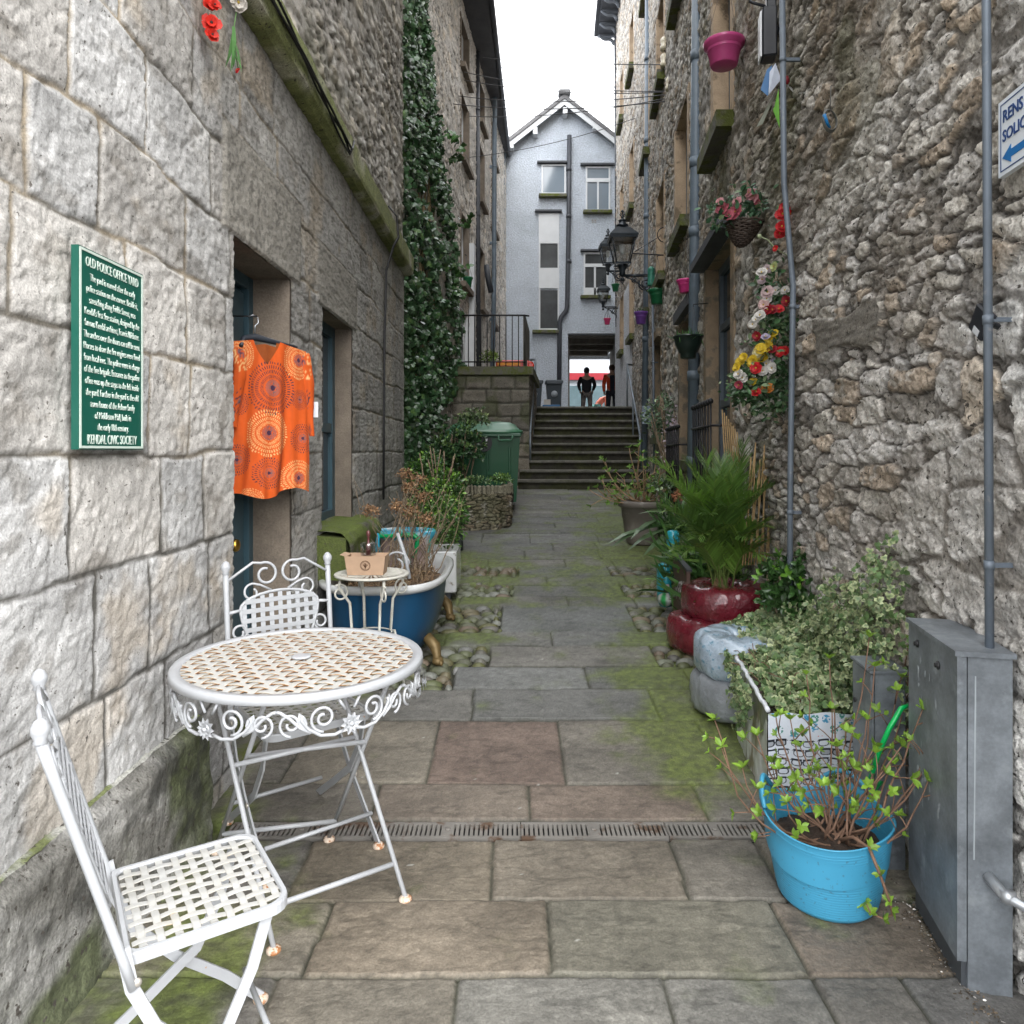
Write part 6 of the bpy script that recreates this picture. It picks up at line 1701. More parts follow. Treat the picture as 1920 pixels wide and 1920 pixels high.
def frust(mb, c, w0, d0, w1, d1, h, t=.002):
    V = []
    for (w_, d_, z) in ((w0, d0, 0), (w1, d1, h), (w1 - t, d1 - t, h), (w0 - t, d0 - t, t)):
        V += [(c.x - w_, c.y - d_, c.z + z), (c.x + w_, c.y - d_, c.z + z), (c.x + w_, c.y + d_, c.z + z), (c.x - w_, c.y + d_, c.z + z)]
    mb.add(V, [(3, 2, 1, 0), (12, 13, 14, 15)] + [(i * 4 + k, i * 4 + (k + 1) % 4, i * 4 + 4 + (k + 1) % 4, i * 4 + 4 + k) for i in range(3) for k in range(4)], smooth=False)
b = MB(); frust(b, cx_, .088, .055, .100, .065, .094); b.build('tray_body', M_card, kt)
b = MB(); b.hexa([(cx_.x - .125, cx_.y - .05, cx_.z + .098), (cx_.x - .09, cx_.y - .05, cx_.z + .090), (cx_.x - .09, cx_.y + .05, cx_.z + .090), (cx_.x - .125, cx_.y + .05, cx_.z + .098), (cx_.x - .125, cx_.y - .05, cx_.z + .100), (cx_.x - .09, cx_.y - .05, cx_.z + .093), (cx_.x - .09, cx_.y + .05, cx_.z + .093), (cx_.x - .125, cx_.y + .05, cx_.z + .100)]); b.build('flap', M_card, kt)
b = MB(); ee = Vector((cx_.x + .002, cx_.y - .0615, cx_.z + .048)); tv = Vector((0, -.12, .99)).normalized()
def em(x, z): return ee + Vector((x, 0, 0)) + tv * z + Vector((0, -.0006, 0))
b.tube([em(.024 * math.cos(a), .024 * math.sin(a)) for a in np.linspace(0, 6.283, 30)], .0011, 4); b.tube([em(.020 * math.cos(a), .020 * math.sin(a)) for a in np.linspace(0, 6.283, 30)], .0006, 4)
for s in (-1, 1):
    for a in (.2, .8, 1.3): b.tube([em(0, -.012), em(s * .008 * math.cos(a), -.002 + .006 * math.sin(a)), em(s * .013 * math.cos(a), .003 + .009 * math.sin(a))], .0010, 4)
b.tube([em(0, -.018), em(0, .014)], .0010, 4); b.build('emblem', mat('brown_ink', (.10, .05, .025), .8), kt)
cu_ = Vector((cx_.x + .005, cx_.y + .0, cx_.z + .092)); ct = thing('plastic_cup', 'clear plastic cup holding a pipette bottle on top of the cardboard tray', 'cup', cu_)
b = MB(); b.lathe([(.038, 0), (.042, .05), (.042, .055), (.036, .062), (.030, .062)], cu_, 24, capt=False); b.build('cup_wall', lantern_glass(), ct)
b = MB(); b.lathe([(.012, .0), (.012, .05), (.006, .055), (.006, .09), (.010, .095), (.010, .115), (.004, .12)], cu_ + Vector((0, 0, .002)), 12, col=None); b.build('bottle', mat('amber_black', (.10, .03, .03), .3, coat=.4), ct)
# white iron hook stake in the bath
b = MB(); a = P(745, 1000, 3.95); q = P(768, 1085, 3.9); b.tube([a, a.lerp(q, .5) + Vector((.01, 0, 0)), q], .010, 8); b.tube(scroll(P(742, 1058, 3.92), .075, .03, 0, 1.2, (1, 0, 0), (0, 0, 1)), .006, 6)
tag(b.build('scroll_stake', M_wi), 'white scrolled iron stake leaning in the blue bathtub', 'stake')

# ---- dry stone planter, shrubs, ivy and the big green bin
pl_ = thing('stone_planter', 'curved dry stone planter wall in front of the big green bin', 'planter', (-.3, 8.6, gz(8.6)))
arc = [(-1.45, 8.15), (-.9, 8.05), (-.45, 8.05), (-.16, 8.12), (-.03, 8.30), (-.01, 8.6), (-.04, 8.95)]
cum = [0]
for i in range(1, len(arc)): cum.append(cum[-1] + math.dist(arc[i], arc[i - 1]))
S_, Z_ = np.meshgrid(np.linspace(0, cum[-1], 230), np.linspace(0, .44, 60))
ax = np.interp(S_, cum, [a[0] for a in arc]); ay = np.interp(S_, cum, [a[1] for a in arc]); tx = np.gradient(ax, axis=1); ty = np.gradient(ay, axis=1); L_ = np.hypot(tx, ty); nx, ny = ty / L_, -tx / L_
Hh, C = rubble(S_, Z_, 900, .17, .055, 1.3, ((.24, .215, .15), (.17, .15, .10), (.20, .16, .11)), (.035, .035, .022), .02)
C = lerp(C, np.array((.09, .095, .045)), .45 * sst(.45, .6, fbm(S_ * 3, Z_ * 4, 4, 905)))
b = MB(); g_ = gz(8.2) - .03; b.grid(ax + nx * Hh, ay + ny * Hh, g_ + Z_, C)
# ragged upright coping stones
s_ = 0; rs = random.Random(12)
while s_ < cum[-1]:
    w_ = rs.uniform(.03, .06); x = float(np.interp(s_ + w_ / 2, cum, [a[0] for a in arc])); y = float(np.interp(s_ + w_ / 2, cum, [a[1] for a in arc])); c_ = rs.uniform(.14, .24)
    b.box((x, y + .07, g_ + .47), (w_ - .006, .17, rs.uniform(.09, .13)), rz=rs.uniform(-.1, .1), col=(c_, c_ * .92, c_ * .66), b=.012); s_ += w_
b.build('stone_wall', M_rub, pl_)
b = MB(); b.prism([(-1.5, 8.2), (0, 8.3), (.02, 9.2), (-1.5, 9.2)], g_ + .28, g_ + .44); b.build('soil', M_soil, pl_)
GB = thing('wheeled_bin', 'big dark green wheeled bin with rounded pale green lid behind the stone planter', 'bin', (-.38, 9.75, gz(9.7)))
M_bin = mat('dark_green_plastic', (.006, .062, .024), .42, var=.08, scale=4, coat=.1); M_lid = mat('lid_green_plastic', (.05, .15, .085), .35, var=.06, coat=.2)
gx0, gx1, gy0, gy1 = -.84, .105, 9.25, 10.1; g_ = gz(9.6); zl = EYE + (845 - 813) / F * 9.25
b = MB(); q = .05
b.hexa([(gx0 + q, gy0 + q, g_ + .12), (gx1 - q, gy0 + q, g_ + .12), (gx1 - q, gy1 - q, g_ + .12), (gx0 + q, gy1 - q, g_ + .12), (gx0, gy0, zl), (gx1, gy0, zl), (gx1, gy1, zl), (gx0, gy1, zl)])
for k in range(3): b.box((gx0 + .25 + k * .28, gy0 + .012, (g_ + zl) / 2), (.03, .03, zl - g_ - .35), b=.008)
b.box(((gx0 + gx1) / 2, gy0 - .01, zl - .02), (gx1 - gx0 + .03, .06, .05), b=.012); b.build('bin_body', M_bin, GB)
b = MB(); n = 26; V = []; ring_n = 40
for (e_, z) in ((.035, 0), (.045, .02), (.035, .045), (-.01, .065), (-.06, .12), (-.12, .15), (-.25, .165), (-.40, .168)):
    for k in range(ring_n):
        cx2, cy2 = sup(2 * math.pi * k / ring_n, .35); V.append(((gx0 + gx1) / 2 + cx2 * max(.02, (gx1 - gx0) / 2 + e_), (gy0 + gy1) / 2 + cy2 * max(.02, (gy1 - gy0) / 2 + e_), zl + z))
b.add(V, [(i * ring_n + k, i * ring_n + (k + 1) % ring_n, (i + 1) * ring_n + (k + 1) % ring_n, (i + 1) * ring_n + k) for i in range(7) for k in range(ring_n)] + [tuple(7 * ring_n + k for k in range(ring_n)), tuple(range(ring_n - 1, -1, -1))]); b.build('lid', M_lid, GB)
b = MB(); hx = (948 - 960) / F * 9.2; b.tube([(hx - .09, gy0 - .02, zl - .03), (hx - .09, gy0 - .07, zl - .05), (hx - .085, gy0 - .07, zl - .085), (hx + .075, gy0 - .07, zl - .085), (hx + .085, gy0 - .07, zl - .05), (hx + .085, gy0 - .02, zl - .03)], .012, 8); b.build('handle', M_lid, GB)
b = MB(); b.prism([(.09 * math.cos(t) * 1.05 - .0 + (909 - 960) / F * 9.24, zl - .12 + .11 * math.sin(t)) for t in np.linspace(0, 2 * math.pi, 24, endpoint=False)][::-1], gy0 - .012, gy0 + .03, axis='y')
b.build('badge_plate', mat('black_rubber', (.012, .012, .014), .5), GB)
b = MB(); x0 = (912 - 960) / F * 9.2; b.prism([(x0 - .012, zl - .07), (x0 + .016, zl - .062), (x0 + .004, zl - .13), (x0 - .008, zl - .15)][::-1], gy0 - .018, gy0 - .013, axis='y'); b.build('badge', mat('badge_white', (.6, .6, .62), .5), GB)
for x in (gx0 + .15, gx1 - .15):
    b = MB(); b.lathe([(.03, -.02), (.06, -.025), (.06, .025), (.03, .02)], (x, gy0 + .1, g_ + .06), 16, M=Matrix.Rotation(R(90), 3, 'Y')); b.build('wheel', MATS['black_rubber'], GB)

sh = thing('evergreen_shrub', 'dark green bushy evergreen growing out of the stone planter beside the ivy', 'shrub', (-.75, 8.6, gz(8.4) + .5))
cA = P(865, 845, 8.45)
bush(sh, cA, .30, .3, .34, 2600, .05, (.035, .08, .03), (.12, .20, .06), rosette=4, seed=11)
bush(sh, P(825, 880, 8.4), .30, .3, .36, 2400, .05, (.035, .08, .03), (.10, .18, .05), rosette=4, seed=12)
bush(sh, P(885, 790, 8.7), .20, .2, .16, 900, .045, (.09, .14, .06), (.26, .32, .14), rosette=4, seed=13)
tw = MB()
for k in range(14): p = cA + Vector((rng.uniform(-.25, .1), 0, -.4)); tw.tube(curve(p, cA + Vector((rng.uniform(-.3, .25), rng.uniform(-.2, .2), rng.uniform(0, .25))), (0, 0, 0), 6), .007, 5)
tw.build('stem', M_twigd, sh)
sh2 = thing('green_ground_plant', 'fresh green leafy plants spilling over the front edge of the stone planter', 'plant', (-.1, 8.25, gz(8.2) + .6))
bush(sh2, P(940, 900, 8.3), .14, .12, .07, 420, .04, (.10, .19, .05), (.24, .36, .08), seed=15); bush(sh2, P(895, 903, 8.2), .16, .1, .06, 320, .035, (.09, .16, .06), (.22, .32, .10), seed=16)
sh3 = thing('leafy_shrub', 'bright green leafy shrub against the left wall behind the dried hydrangea', 'shrub', (-.9, 6.8, gz(6.8)))
for (px, py, d_, rx_, rz2, k) in ((835, 930, 7.0, .20, .26, 1500), (825, 980, 6.8, .20, .22, 1300), (800, 900, 7.2, .22, .28, 1100), (850, 960, 6.9, .13, .18, 600)): bush(sh3, P(px, py, d_), rx_, .22, rz2, k, .045, (.05, .12, .025), (.17, .32, .045), seed=int(px) % 9 + 20, low=-.9)
tw = MB()
for k in range(12): p = P(820 + rng.uniform(-20, 20), 1010, 6.9); tw.tube(curve(p, P(820 + rng.uniform(-40, 40), 860 + rng.uniform(-30, 60), 6.95), (0, 0, 0), 6), .006, 5)
tw.build('stem', M_twigd, sh3)
sh4 = thing('trailing_plant', 'green plant in the corner behind the iron railing', 'plant', (-.3, 12.6, 2.7))
bush(sh4, P(918, 672, 12.75), .16, .15, .15, 500, .05, (.13, .20, .04), (.30, .38, .08), seed=31)

# ---- ivy curtain
iv2 = thing('ivy_curtain', 'tall curtain of dark glossy ivy hanging down the left wall corner', 'ivy', (-1.2, 9.3, .5))
lf = MB(); N_ = 9000
zz = .55 + 7.4 * rng.random(N_)
tz_ = (zz - .55) / 7.4
py_ = CY - (zz - EYE) / 9.2 * F
lo = np.interp(py_, [-250, 0, 120, 300, 500, 640, 760, 900], [772, 770, 765, 757, 757, 757, 758, 758]); hi = np.interp(py_, [-250, 0, 60, 200, 300, 420, 520, 640, 760, 860], [800, 804, 812, 835, 856, 864, 868, 868, 832, 820])
pxs = lo - 5 + (hi - lo + 5 + 30 * (fbm(zz * 4, zz * 0, 4, 950) - .45)) * rng.random(N_)
db = 3132.0 / (1101.75 - pxs)             # on the wall plane of the second house
out = (.05 + .38 * rng.random(N_) ** 1.6) * sst(8.2, 5.5, zz) + .05
yb_ = db - out * 1.5; yb_ = np.clip(yb_, LEND + .12, None)
xw = XB(yb_); x = (pxs - 960) / F * yb_
x = np.maximum(x, xw + .02)
keep = (vn(zz * 3.2, pxs / 16, 951) + .35 * vn(zz * 9, pxs / 5, 952)) > .42
k = keep.sum()
pos = np.stack([x, yb_, zz], 1)[keep]
leaves(lf, pos, rdir(k, -.9), np.stack([.5 + .5 * rng.normal(size=k), -.8 + .4 * rng.normal(size=k), .35 + .4 * rng.normal(size=k)], 1), rng.uniform(.055, .105, k), T_IVY, colvar((.026, .068, .028), k, .4, (.075, .13, .035), .18), colvar((.04, .09, .035), k, .3))
# stray shoots reaching right
for (a, b_) in (((850, 300), (872, 276)), ((856, 425), (885, 405)), ((850, 525), (872, 500)), ((848, 545), (868, 555)), ((838, 250), (862, 262))):
    A, B = P(*a, 10.3), P(*b_, 9.9); m = 16; t = rng.random(m)[:, None]; pp = np.array(A) * (1 - t) + np.array(B) * t + rng.normal(size=(m, 3)) * .03
    leaves(lf, pp, rdir(m, -.5), np.array((.4, -.8, .4)) + .5 * rng.normal(size=(m, 3)), rng.uniform(.06, .11, m), T_IVY, colvar((.04, .10, .025), m, .3))
lf.build('foliage', leafmat('ivy_dark', .08, .3), iv2)
tw = MB()
for k in range(9):
    pts = []
    px0 = rng.uniform(770, 800)
    for z in np.arange(.3, 7.2, .35):
        px0 += rng.uniform(-5, 6) - (px0 - 790) * .05; d_ = 3132 / (1101.75 - px0) - .12; d_ = max(d_, LEND + .15); pts.append((max((px0 - 960) / F * d_, float(XB(d_)) + .03), d_, z))
    tw.tube(pts, .012, 5)
tw.build('stem', mat('ivy_stem', (.22, .17, .09), .85, var=.3, scale=8), iv2)
# ================================================================ RIGHT SIDE: tyres, palm, pots, flowers
def tyre_planter(name, label, c, R_, r_, zs_, offs, m, parts=('upper_tyre', 'lower_tyre')):
    t = thing(name, label, 'planter', (c[0], c[1], zs_[0] - r_))
    for i, z in enumerate(zs_):
        b = MB(); n1, n2 = 56, 18; V = []
        for a in range(n1):
            A_ = 2 * math.pi * a / n1
            for k in range(n2):
                B_ = 2 * math.pi * k / n2; wob = 1 + .06 * math.sin(A_ * 5 + i) + .03 * math.sin(A_ * 13 + B_ * 2)
                rr_ = R_ + r_ * math.copysign(abs(math.cos(B_)) ** .6, math.cos(B_)) * wob * (.88 + .10 * float(vn(np.array(A_ * 9.0), np.array(B_ * 3.0), 31 + i))); V.append((c[0] + offs[i][0] + rr_ * math.cos(A_), c[1] + offs[i][1] + rr_ * math.sin(A_), z + r_ * (abs(math.sin(B_)) ** .6) * math.copysign(1, math.sin(B_)) * (1 + .05 * math.sin(A_ * 9 + 2 * B_))))
        b.add(V, [(a * n2 + k, a * n2 + (k + 1) % n2, ((a + 1) % n1) * n2 + (k + 1) % n2, ((a + 1) % n1) * n2 + k) for a in range(n1) for k in range(n2)])
        b.build(parts[i] if i < len(parts) else 'tyre', m[i % len(m)], t)
    b = MB(); b.lathe([(R_ * .98, 0), (R_ * .5, .02), (.001, .03)], (c[0] + offs[-1][0], c[1] + offs[-1][1], zs_[-1] + .01), 24, capb=False, capt=False); b.build('soil', M_soil, t)
    return t
M_redp = mat('red_shiny_wrap', (.135, .010, .020), .28, var=.25, scale=9, spot=(.38, .16, .18), sscale=22, sth=.64, swid=.05, coat=.8, bump=1.0, bscale=22, bdist=.012)
M_blup = mat('blue_floral_wrap', (.30, .37, .44), .28, var=.25, scale=12, spot=(.10, .22, .30), sscale=34, sth=.57, swid=.04, coat=.6, bump=1.0, bscale=18, bdist=.012)
M_gryp = mat('grey_bag_wrap', (.20, .215, .23), .3, var=.3, scale=10, coat=.4, bump=1.0, bscale=16, bdist=.014)
tyre_planter('tyre_planter', 'stack of tyres wrapped in shiny dark red plastic holding the palm', (1.275, 4.30), .165, .105, (.225, .405), ((-.085, -.02), (0, 0)), (M_redp, M_redp), ('lower_tyre', 'upper_tyre'))
tyre_planter('tyre_planter', 'stack of tyres wrapped in pale blue floral plastic at the corner of the spectacles box', (1.075, 3.40), .13, .10, (.165, .345), ((0, 0), (.01, 0)), (M_gryp, M_blup), ('lower_tyre', 'upper_tyre'))

# palm
pm = thing('palm', 'spiky green fan of palm fronds growing out of the red tyre planter', 'palm', (1.245, 4.30, .42))
lf = MB(); tw = MB(); random.seed(17)
root = Vector((1.245, 4.30, .42))
fr_tips = [((1262, 905), 4.1), ((1290, 870), 4.2), ((1320, 850), 4.35), ((1352, 862), 4.4), ((1395, 838), 4.4), ((1430, 870), 4.2), ((1462, 905), 4.0), ((1240, 960), 4.0), ((1268, 990), 3.95), ((1300, 930), 3.95), ((1340, 905), 3.95), ((1375, 900), 4.0), ((1410, 930), 3.95), ((1448, 990), 3.9), ((1225, 868), 4.6), ((1310, 1010), 3.85), ((1400, 1010), 3.9), ((1365, 950), 3.85), ((1280, 1040), 3.95), ((1425, 1045), 3.95), ((1330, 965), 3.85), ((1385, 870), 4.5)]
for (pp, d_) in fr_tips:
    q = P(*pp, d_); o = Vector((q.x - root.x, q.y - root.y, 0)); pts = curve(root + Vector((random.uniform(-.05, .05), random.uniform(-.05, .05), 0)), q, Vector((0, 0, .10 + .42 * o.length)) - o * .12, 14, .004)
    tw.tube(pts, list(np.linspace(.006, .0015, 14)), 5)
    m = 32; ps_, ds_, ns_, sz = [], [], [], []
    for j in range(m):
        t = .22 + .78 * j / (m - 1); f = t * 13; i = min(int(f), 12); p = pts[i].lerp(pts[i + 1], f - i); tg = (pts[i + 1] - pts[i]).normalized(); sd = tg.cross(Vector((0, 0, 1)));
        if sd.length < .1: sd = tg.cross(Vector((0, 1, 0)))
        sd.normalize(); up = sd.cross(tg)
        for s in (-1, 1):
            ps_.append(tuple(p)); ds_.append(tuple(tg * (.8 + .5 * t) + sd * s * (1.0 - .35 * t) + up * random.uniform(.1, .35))); ns_.append(tuple(up)); sz.append((.19 * math.sin(math.pi * (.15 + .75 * t)) + .03) * random.uniform(.85, 1.1))
    g0 = random.uniform(.8, 1.25); leaves(lf, ps_, ds_, ns_, np.array(sz), (T_BLADE[0] * np.array((1, .60, .8)), T_BLADE[1], T_BLADE[2]), colvar((.11 * g0, .21 * g0, .04), len(ps_), .18, (.16, .26, .05), .12))
lf.build('frond', leafmat('palm_leaf', .3, .35), pm); tw.build('frond_stem', mat('palm_stem', (.12, .17, .04), .6, var=.2), pm)
M_bbase = mat('palm_fibre', (.14, .09, .045), .9, var=.4, scale=30)
b = MB(); b.lathe([(.055, -.05), (.06, .02), (.045, .10), (.02, .15)], root, 12); b.build('trunk', M_bbase, pm)
# grassy plants behind the palm
sp_ = thing('spiky_grass', 'tuft of fine long green grassy leaves beside the palm, above the brown board', 'plant', (1.28, 4.9, .2))
lf = MB(); N_ = 900; bs_ = np.array((1.28, 4.85, .45)) + rng.normal(size=(N_, 3)) * np.array((.11, .22, .08)); leaves(lf, bs_, unit(np.stack([rng.normal(size=N_) * .8 - .2, rng.normal(size=N_) * .6 - .2, rng.random(N_) * 1.2], 1)), rdir(N_, .5), rng.uniform(.10, .26, N_), T_BLADE, colvar((.06, .14, .035), N_, .3, (.15, .26, .06), .25)); lf.build('foliage', MATS['palm_leaf'], sp_)
ll = thing('strap_leaf_plant', 'long arching strap leaves reaching left over the paving below the big grey pot', 'plant', (1.33, 6.2, .3))
lf = MB(); base_ = P(1262, 990, 6.2)
for (a, b_) in (((1245, 985), (1138, 1012)), ((1240, 980), (1145, 1020)), ((1255, 990), (1175, 1026)), ((1262, 1000), (1205, 1038)), ((1230, 975), (1182, 1005)), ((1262, 960), (1196, 900 + 60)), ((1250, 975), (1228, 935)), ((1262, 950), (1250, 905))):
    A, B = P(*a, 6.2), P(*b_, 5.7 if b_[1] > 990 else 6.1); leaves(lf, [tuple(A)], [tuple(B - A)], [(random.uniform(-.3, .3), -.3, 1)], (B - A).length, (T_BLADE[0] * np.array((1, .9, .5)), T_BLADE[1], T_BLADE[2]), colvar((.09, .15, .07), 1, .2))
leaves(lf, np.array(base_) + rng.normal(size=(160, 3)) * .06, rdir(160, .7), rdir(160), rng.uniform(.1, .3, 160), T_BLADE, colvar((.06, .13, .04), 160, .3)); lf.build('foliage', MATS['palm_leaf'], ll)

# canes
M_cane = mat('bamboo_cane', (.36, .24, .11), .6, var=.35, scale=14)
def canes(label, lst, r=.005):
    t = thing('bamboo_canes', label, 'canes', P(*lst[0][0]), group='bundles of bamboo canes'); 
    for a, b_ in lst:
        q = MB(); A, B = P(*a), P(*b_); q.tube([A, A.lerp(B, .33), A.lerp(B, .66), B], [r, r * 1.05, r, r * .9], 6)
        for f in (.2, .4, .6, .8): q.lathe([(r * 1.2, -.004), (r * 1.2, .004)], A.lerp(B, f), 6)
        q.build('cane', M_cane, t)
canes('bundle of tan bamboo canes leaning by the black window railing', [((1354 + k * 4.0, 768 + k * 6, 5.0 - .04 * k), (1366 + k * 4.2, 1000, 4.8)) for k in range(8)], .0042)
canes('spread of yellowed bamboo canes standing behind the palm by the conduit', [((1416 + k * 4.2 - 12 * (k % 2), 842 - 4 * k + (k % 3) * 20, 4.2), (1392 + k * 5.5, 1060, 4.12)) for k in range(10)], .0045)

# board with chalk marks, painted boots
bd = thing('notice_board', 'low brown board with faded chalk scrawl leaning beside the red tyres', 'board', (1.05, 4.6, gz(4.6)))
M_brd = mat('brown_board', (.10, .058, .045), .6, var=.2, scale=8, spot=(.07, .09, .05), sscale=10, sth=.6, bump=.2, bscale=40)
b = MB(); b.hexa([(1.040, 4.32, gz(4.3)), (1.065, 4.32, gz(4.3)), (1.105, 4.84, gz(4.8)), (1.075, 4.84, gz(4.8)), (1.048, 4.32, .575), (1.07, 4.32, .575), (1.11, 4.84, .60), (1.083, 4.84, .60)]); b.build('panel', M_brd, bd)
b = MB(); b.hexa([(1.045, 4.31, .575), (1.078, 4.31, .575), (1.118, 4.85, .60), (1.08, 4.85, .60), (1.045, 4.31, .588), (1.078, 4.31, .588), (1.118, 4.85, .613), (1.08, 4.85, .613)]); b.build('top_edge', M_slate, bd)
b = MB(); rs = random.Random(3)
for k in range(7):
    y0 = 4.40 + .05 * k; z0 = .50 - .01 * k; pts = [(1.0405 + .074 * (y - 4.32), y, z) for y, z in [(y0 + .02 * math.sin(j * 1.9 + k), z0 - .022 * j * (1 if k % 2 else .7)) for j in range(6)]]; b.tube(pts, .0022, 4)
b.build('chalk_scrawl', mat('chalk', (.42, .40, .38), .95), bd)
M_turq = mat('turquoise_paint', (.02, .30, .38), .3, var=.25, scale=30, coat=.5, spot=(.55, .6, .6), sscale=45, sth=.66)
for (lab, px, py, d_, m_, hh) in (('turquoise painted boot with a black opening beside the brown board', 1247, 1095, 5.0, M_turq, .15), ('small white and green striped painted boot below the turquoise one', 1248, 1122, 4.95, None, .07)):
    c = P(px, py, d_); t = thing('painted_boot', lab, 'ornament', c); b = MB()
    if m_ is None:
        n = 16; V = []; Cc2 = []
        for i in range(9):
            r_ = .055 * math.sin(math.pi * (.12 + .8 * i / 8))
            for k in range(n): a = 2 * math.pi * k / n; V.append((c.x + r_ * math.cos(a), c.y + r_ * 1.4 * math.sin(a), c.z - .05 + .10 * i / 8)); Cc2.append((.03, .30, .08) if (k // 2) % 2 else (.5, .52, .5))
        b.add(V, [(i * n + k, i * n + (k + 1) % n, (i + 1) * n + (k + 1) % n, (i + 1) * n + k) for i in range(8) for k in range(n)], np.array(Cc2)); b.build('boot_body', MATS['oilcloth'], t)
    else:
        b.lathe([(.04, -.15), (.055, -.10), (.058, 0), (.055, .10), (.045, .135), (.02, .15)], c, 18, sy=1.4); b.build('boot_body', m_, t)
        q = MB(); q.ball(c + Vector((.0, -.060, -.02)), .035, 12, sq=(.9, .6, 2.0)); q.build('opening', MATS['black_rubber'], t); q = MB(); q.box(c + Vector((0, -.086, .0)), (.022, .01, .025)); q.build('tag', mat('pink_tag', (.5, .35, .38), .6), t)
c = P(1262, 1015, 5.9); t = MB(); t.lathe([(.035, -.09), (.05, -.06), (.055, .03), (.045, .08), (.03, .09)], c, 16); tag(t.build('glazed_pot', M_turq), 'small turquoise mottled pot half hidden in the grassy leaves', 'plant pot')

# big grey pot
gp = thing('garden_pot', 'large round brown grey pot with thick rim and sprouting twigs, nearest the steps', 'plant pot', (1.335, 7.3, gz(7.3)))
M_pot = mat('brown_grey_pot', (.155, .135, .12), .6, var=.15, scale=6, spot=(.20, .18, .16), sscale=8, sth=.55, bump=.2, bscale=40)
g_ = gz(7.3); b = MB(); b.lathe([(.15, 0), (.165, .02), (.19, .16), (.205, .27), (.212, .275), (.218, .37), (.232, .375), (.25, .39), (.255, .42), (.25, .44), (.228, .445), (.215, .43), (.20, .36)], (1.335, 7.35, g_), 40, capt=False); b.build('pot_body', M_pot, gp)
b = MB(); b.lathe([(.205, .40), (.001, .42)], (1.335, 7.35, g_), 24, capb=False, capt=False); b.build('soil', M_soil, gp)
random.seed(8); base = Vector((1.335, 7.35, g_ + .40)); stems = []
for (px, py) in ((1105, 918), (1120, 915), (1135, 866), (1142, 885), (1152, 905), (1128, 900), (1180, 840), (1197, 838), (1205, 850), (1185, 890), (1210, 880), (1222, 895), (1230, 860), (1238, 905), (1250, 915), (1170, 895), (1240, 880), (1160, 922), (1215, 915), (1192, 910)):
    q = P(px, py, 7.3 + random.uniform(-.25, .2)); o = Vector((q.x - base.x, q.y - base.y, 0)); stems.append((base + Vector((random.uniform(-.06, .06), random.uniform(-.06, .06), 0)), q, o * .3 - Vector((0, 0, .1 * o.length))))
shrub(gp, stems, .009, .004, (.15, .28, .05), 5, .055, mat('tan_twig', (.33, .22, .13), .8, var=.2), .6)
q = thing('low_creeper', 'small green creeper and dried brown flower beside the right of the big grey pot', 'plant', P(1255, 930, 6.9)); bush(q, P(1245, 915, 7.2), .18, .2, .12, 420, .05, (.08, .13, .06), (.20, .26, .12), seed=41); b = MB(); n_ = 90; d3 = rdir(n_); leaves(b, np.array(P(1270, 928, 6.8)) + d3 * .045, rdir(n_), d3, .035, T_OVAL, colvar((.30, .12, .06), n_, .3)); b.build('dried_flower', MATS['dead_leaf'], q)
q = thing('wall_bush', 'thin grey green sprigs and lilac blossom against the right wall behind the black hanging bowl', 'bush', P(1250, 820, 8.5)); bush(q, P(1245, 780, 8.8), .26, .2, .28, 520, .06, (.12, .19, .11), (.24, .32, .18), seed=42, low=-1); n_ = 260; b = MB(); leaves(b, np.array(P(1272, 815, 8.3)) + rng.normal(size=(n_, 3)) * np.array((.07, .07, .16)), rdir(n_), rdir(n_), .04, T_PETAL, colvar((.48, .40, .46), n_, .15)); b.build('blossom', leafmat('petal', .3, .6), q)
tw = MB()
for k in range(14): tw.tube(curve(P(1255, 900, 8.6), P(1245 + rng.uniform(-25, 25), 780 + rng.uniform(-50, 50), 8.6), (0, 0, 0), 6), .007, 4)
tw.build('stem', M_twigd, q)

# black window railings with ball finials
def bars(label, ya, yb_, ztop, zbot, n, off=.16):
    t = thing('window_railing', label, 'railing', (float(XR(ya)) - off, ya, zbot), group='black window railings')
    for k in range(n):
        y = ya + (yb_ - ya) * k / (n - 1); x = float(XR(y)) - off; b = MB(); b.tube([(x, y, zbot), (x, y, ztop)], .008, 6); b.ball((x, y, ztop + .015), .022, 8); b.build('bar', M_black, t)
    for z in (ztop - .16, zbot + .12):
        b = MB(); b.tube([(float(XR(ya)) - .02, ya - .04, z), (float(XR(ya)) - off, ya - .04, z), (float(XR(yb_)) - off, yb_ + .04, z), (float(XR(yb_)) - .02, yb_ + .04, z)], .010, 6); b.build('rail', M_black, t)
bars('black iron window railing with ball tops by the bamboo canes', 5.15, 6.0, 1.64, .78, 8)
bars('black iron window railing with ball tops behind the thick drainpipe', 7.0, 8.0, 1.52, .75, 8)

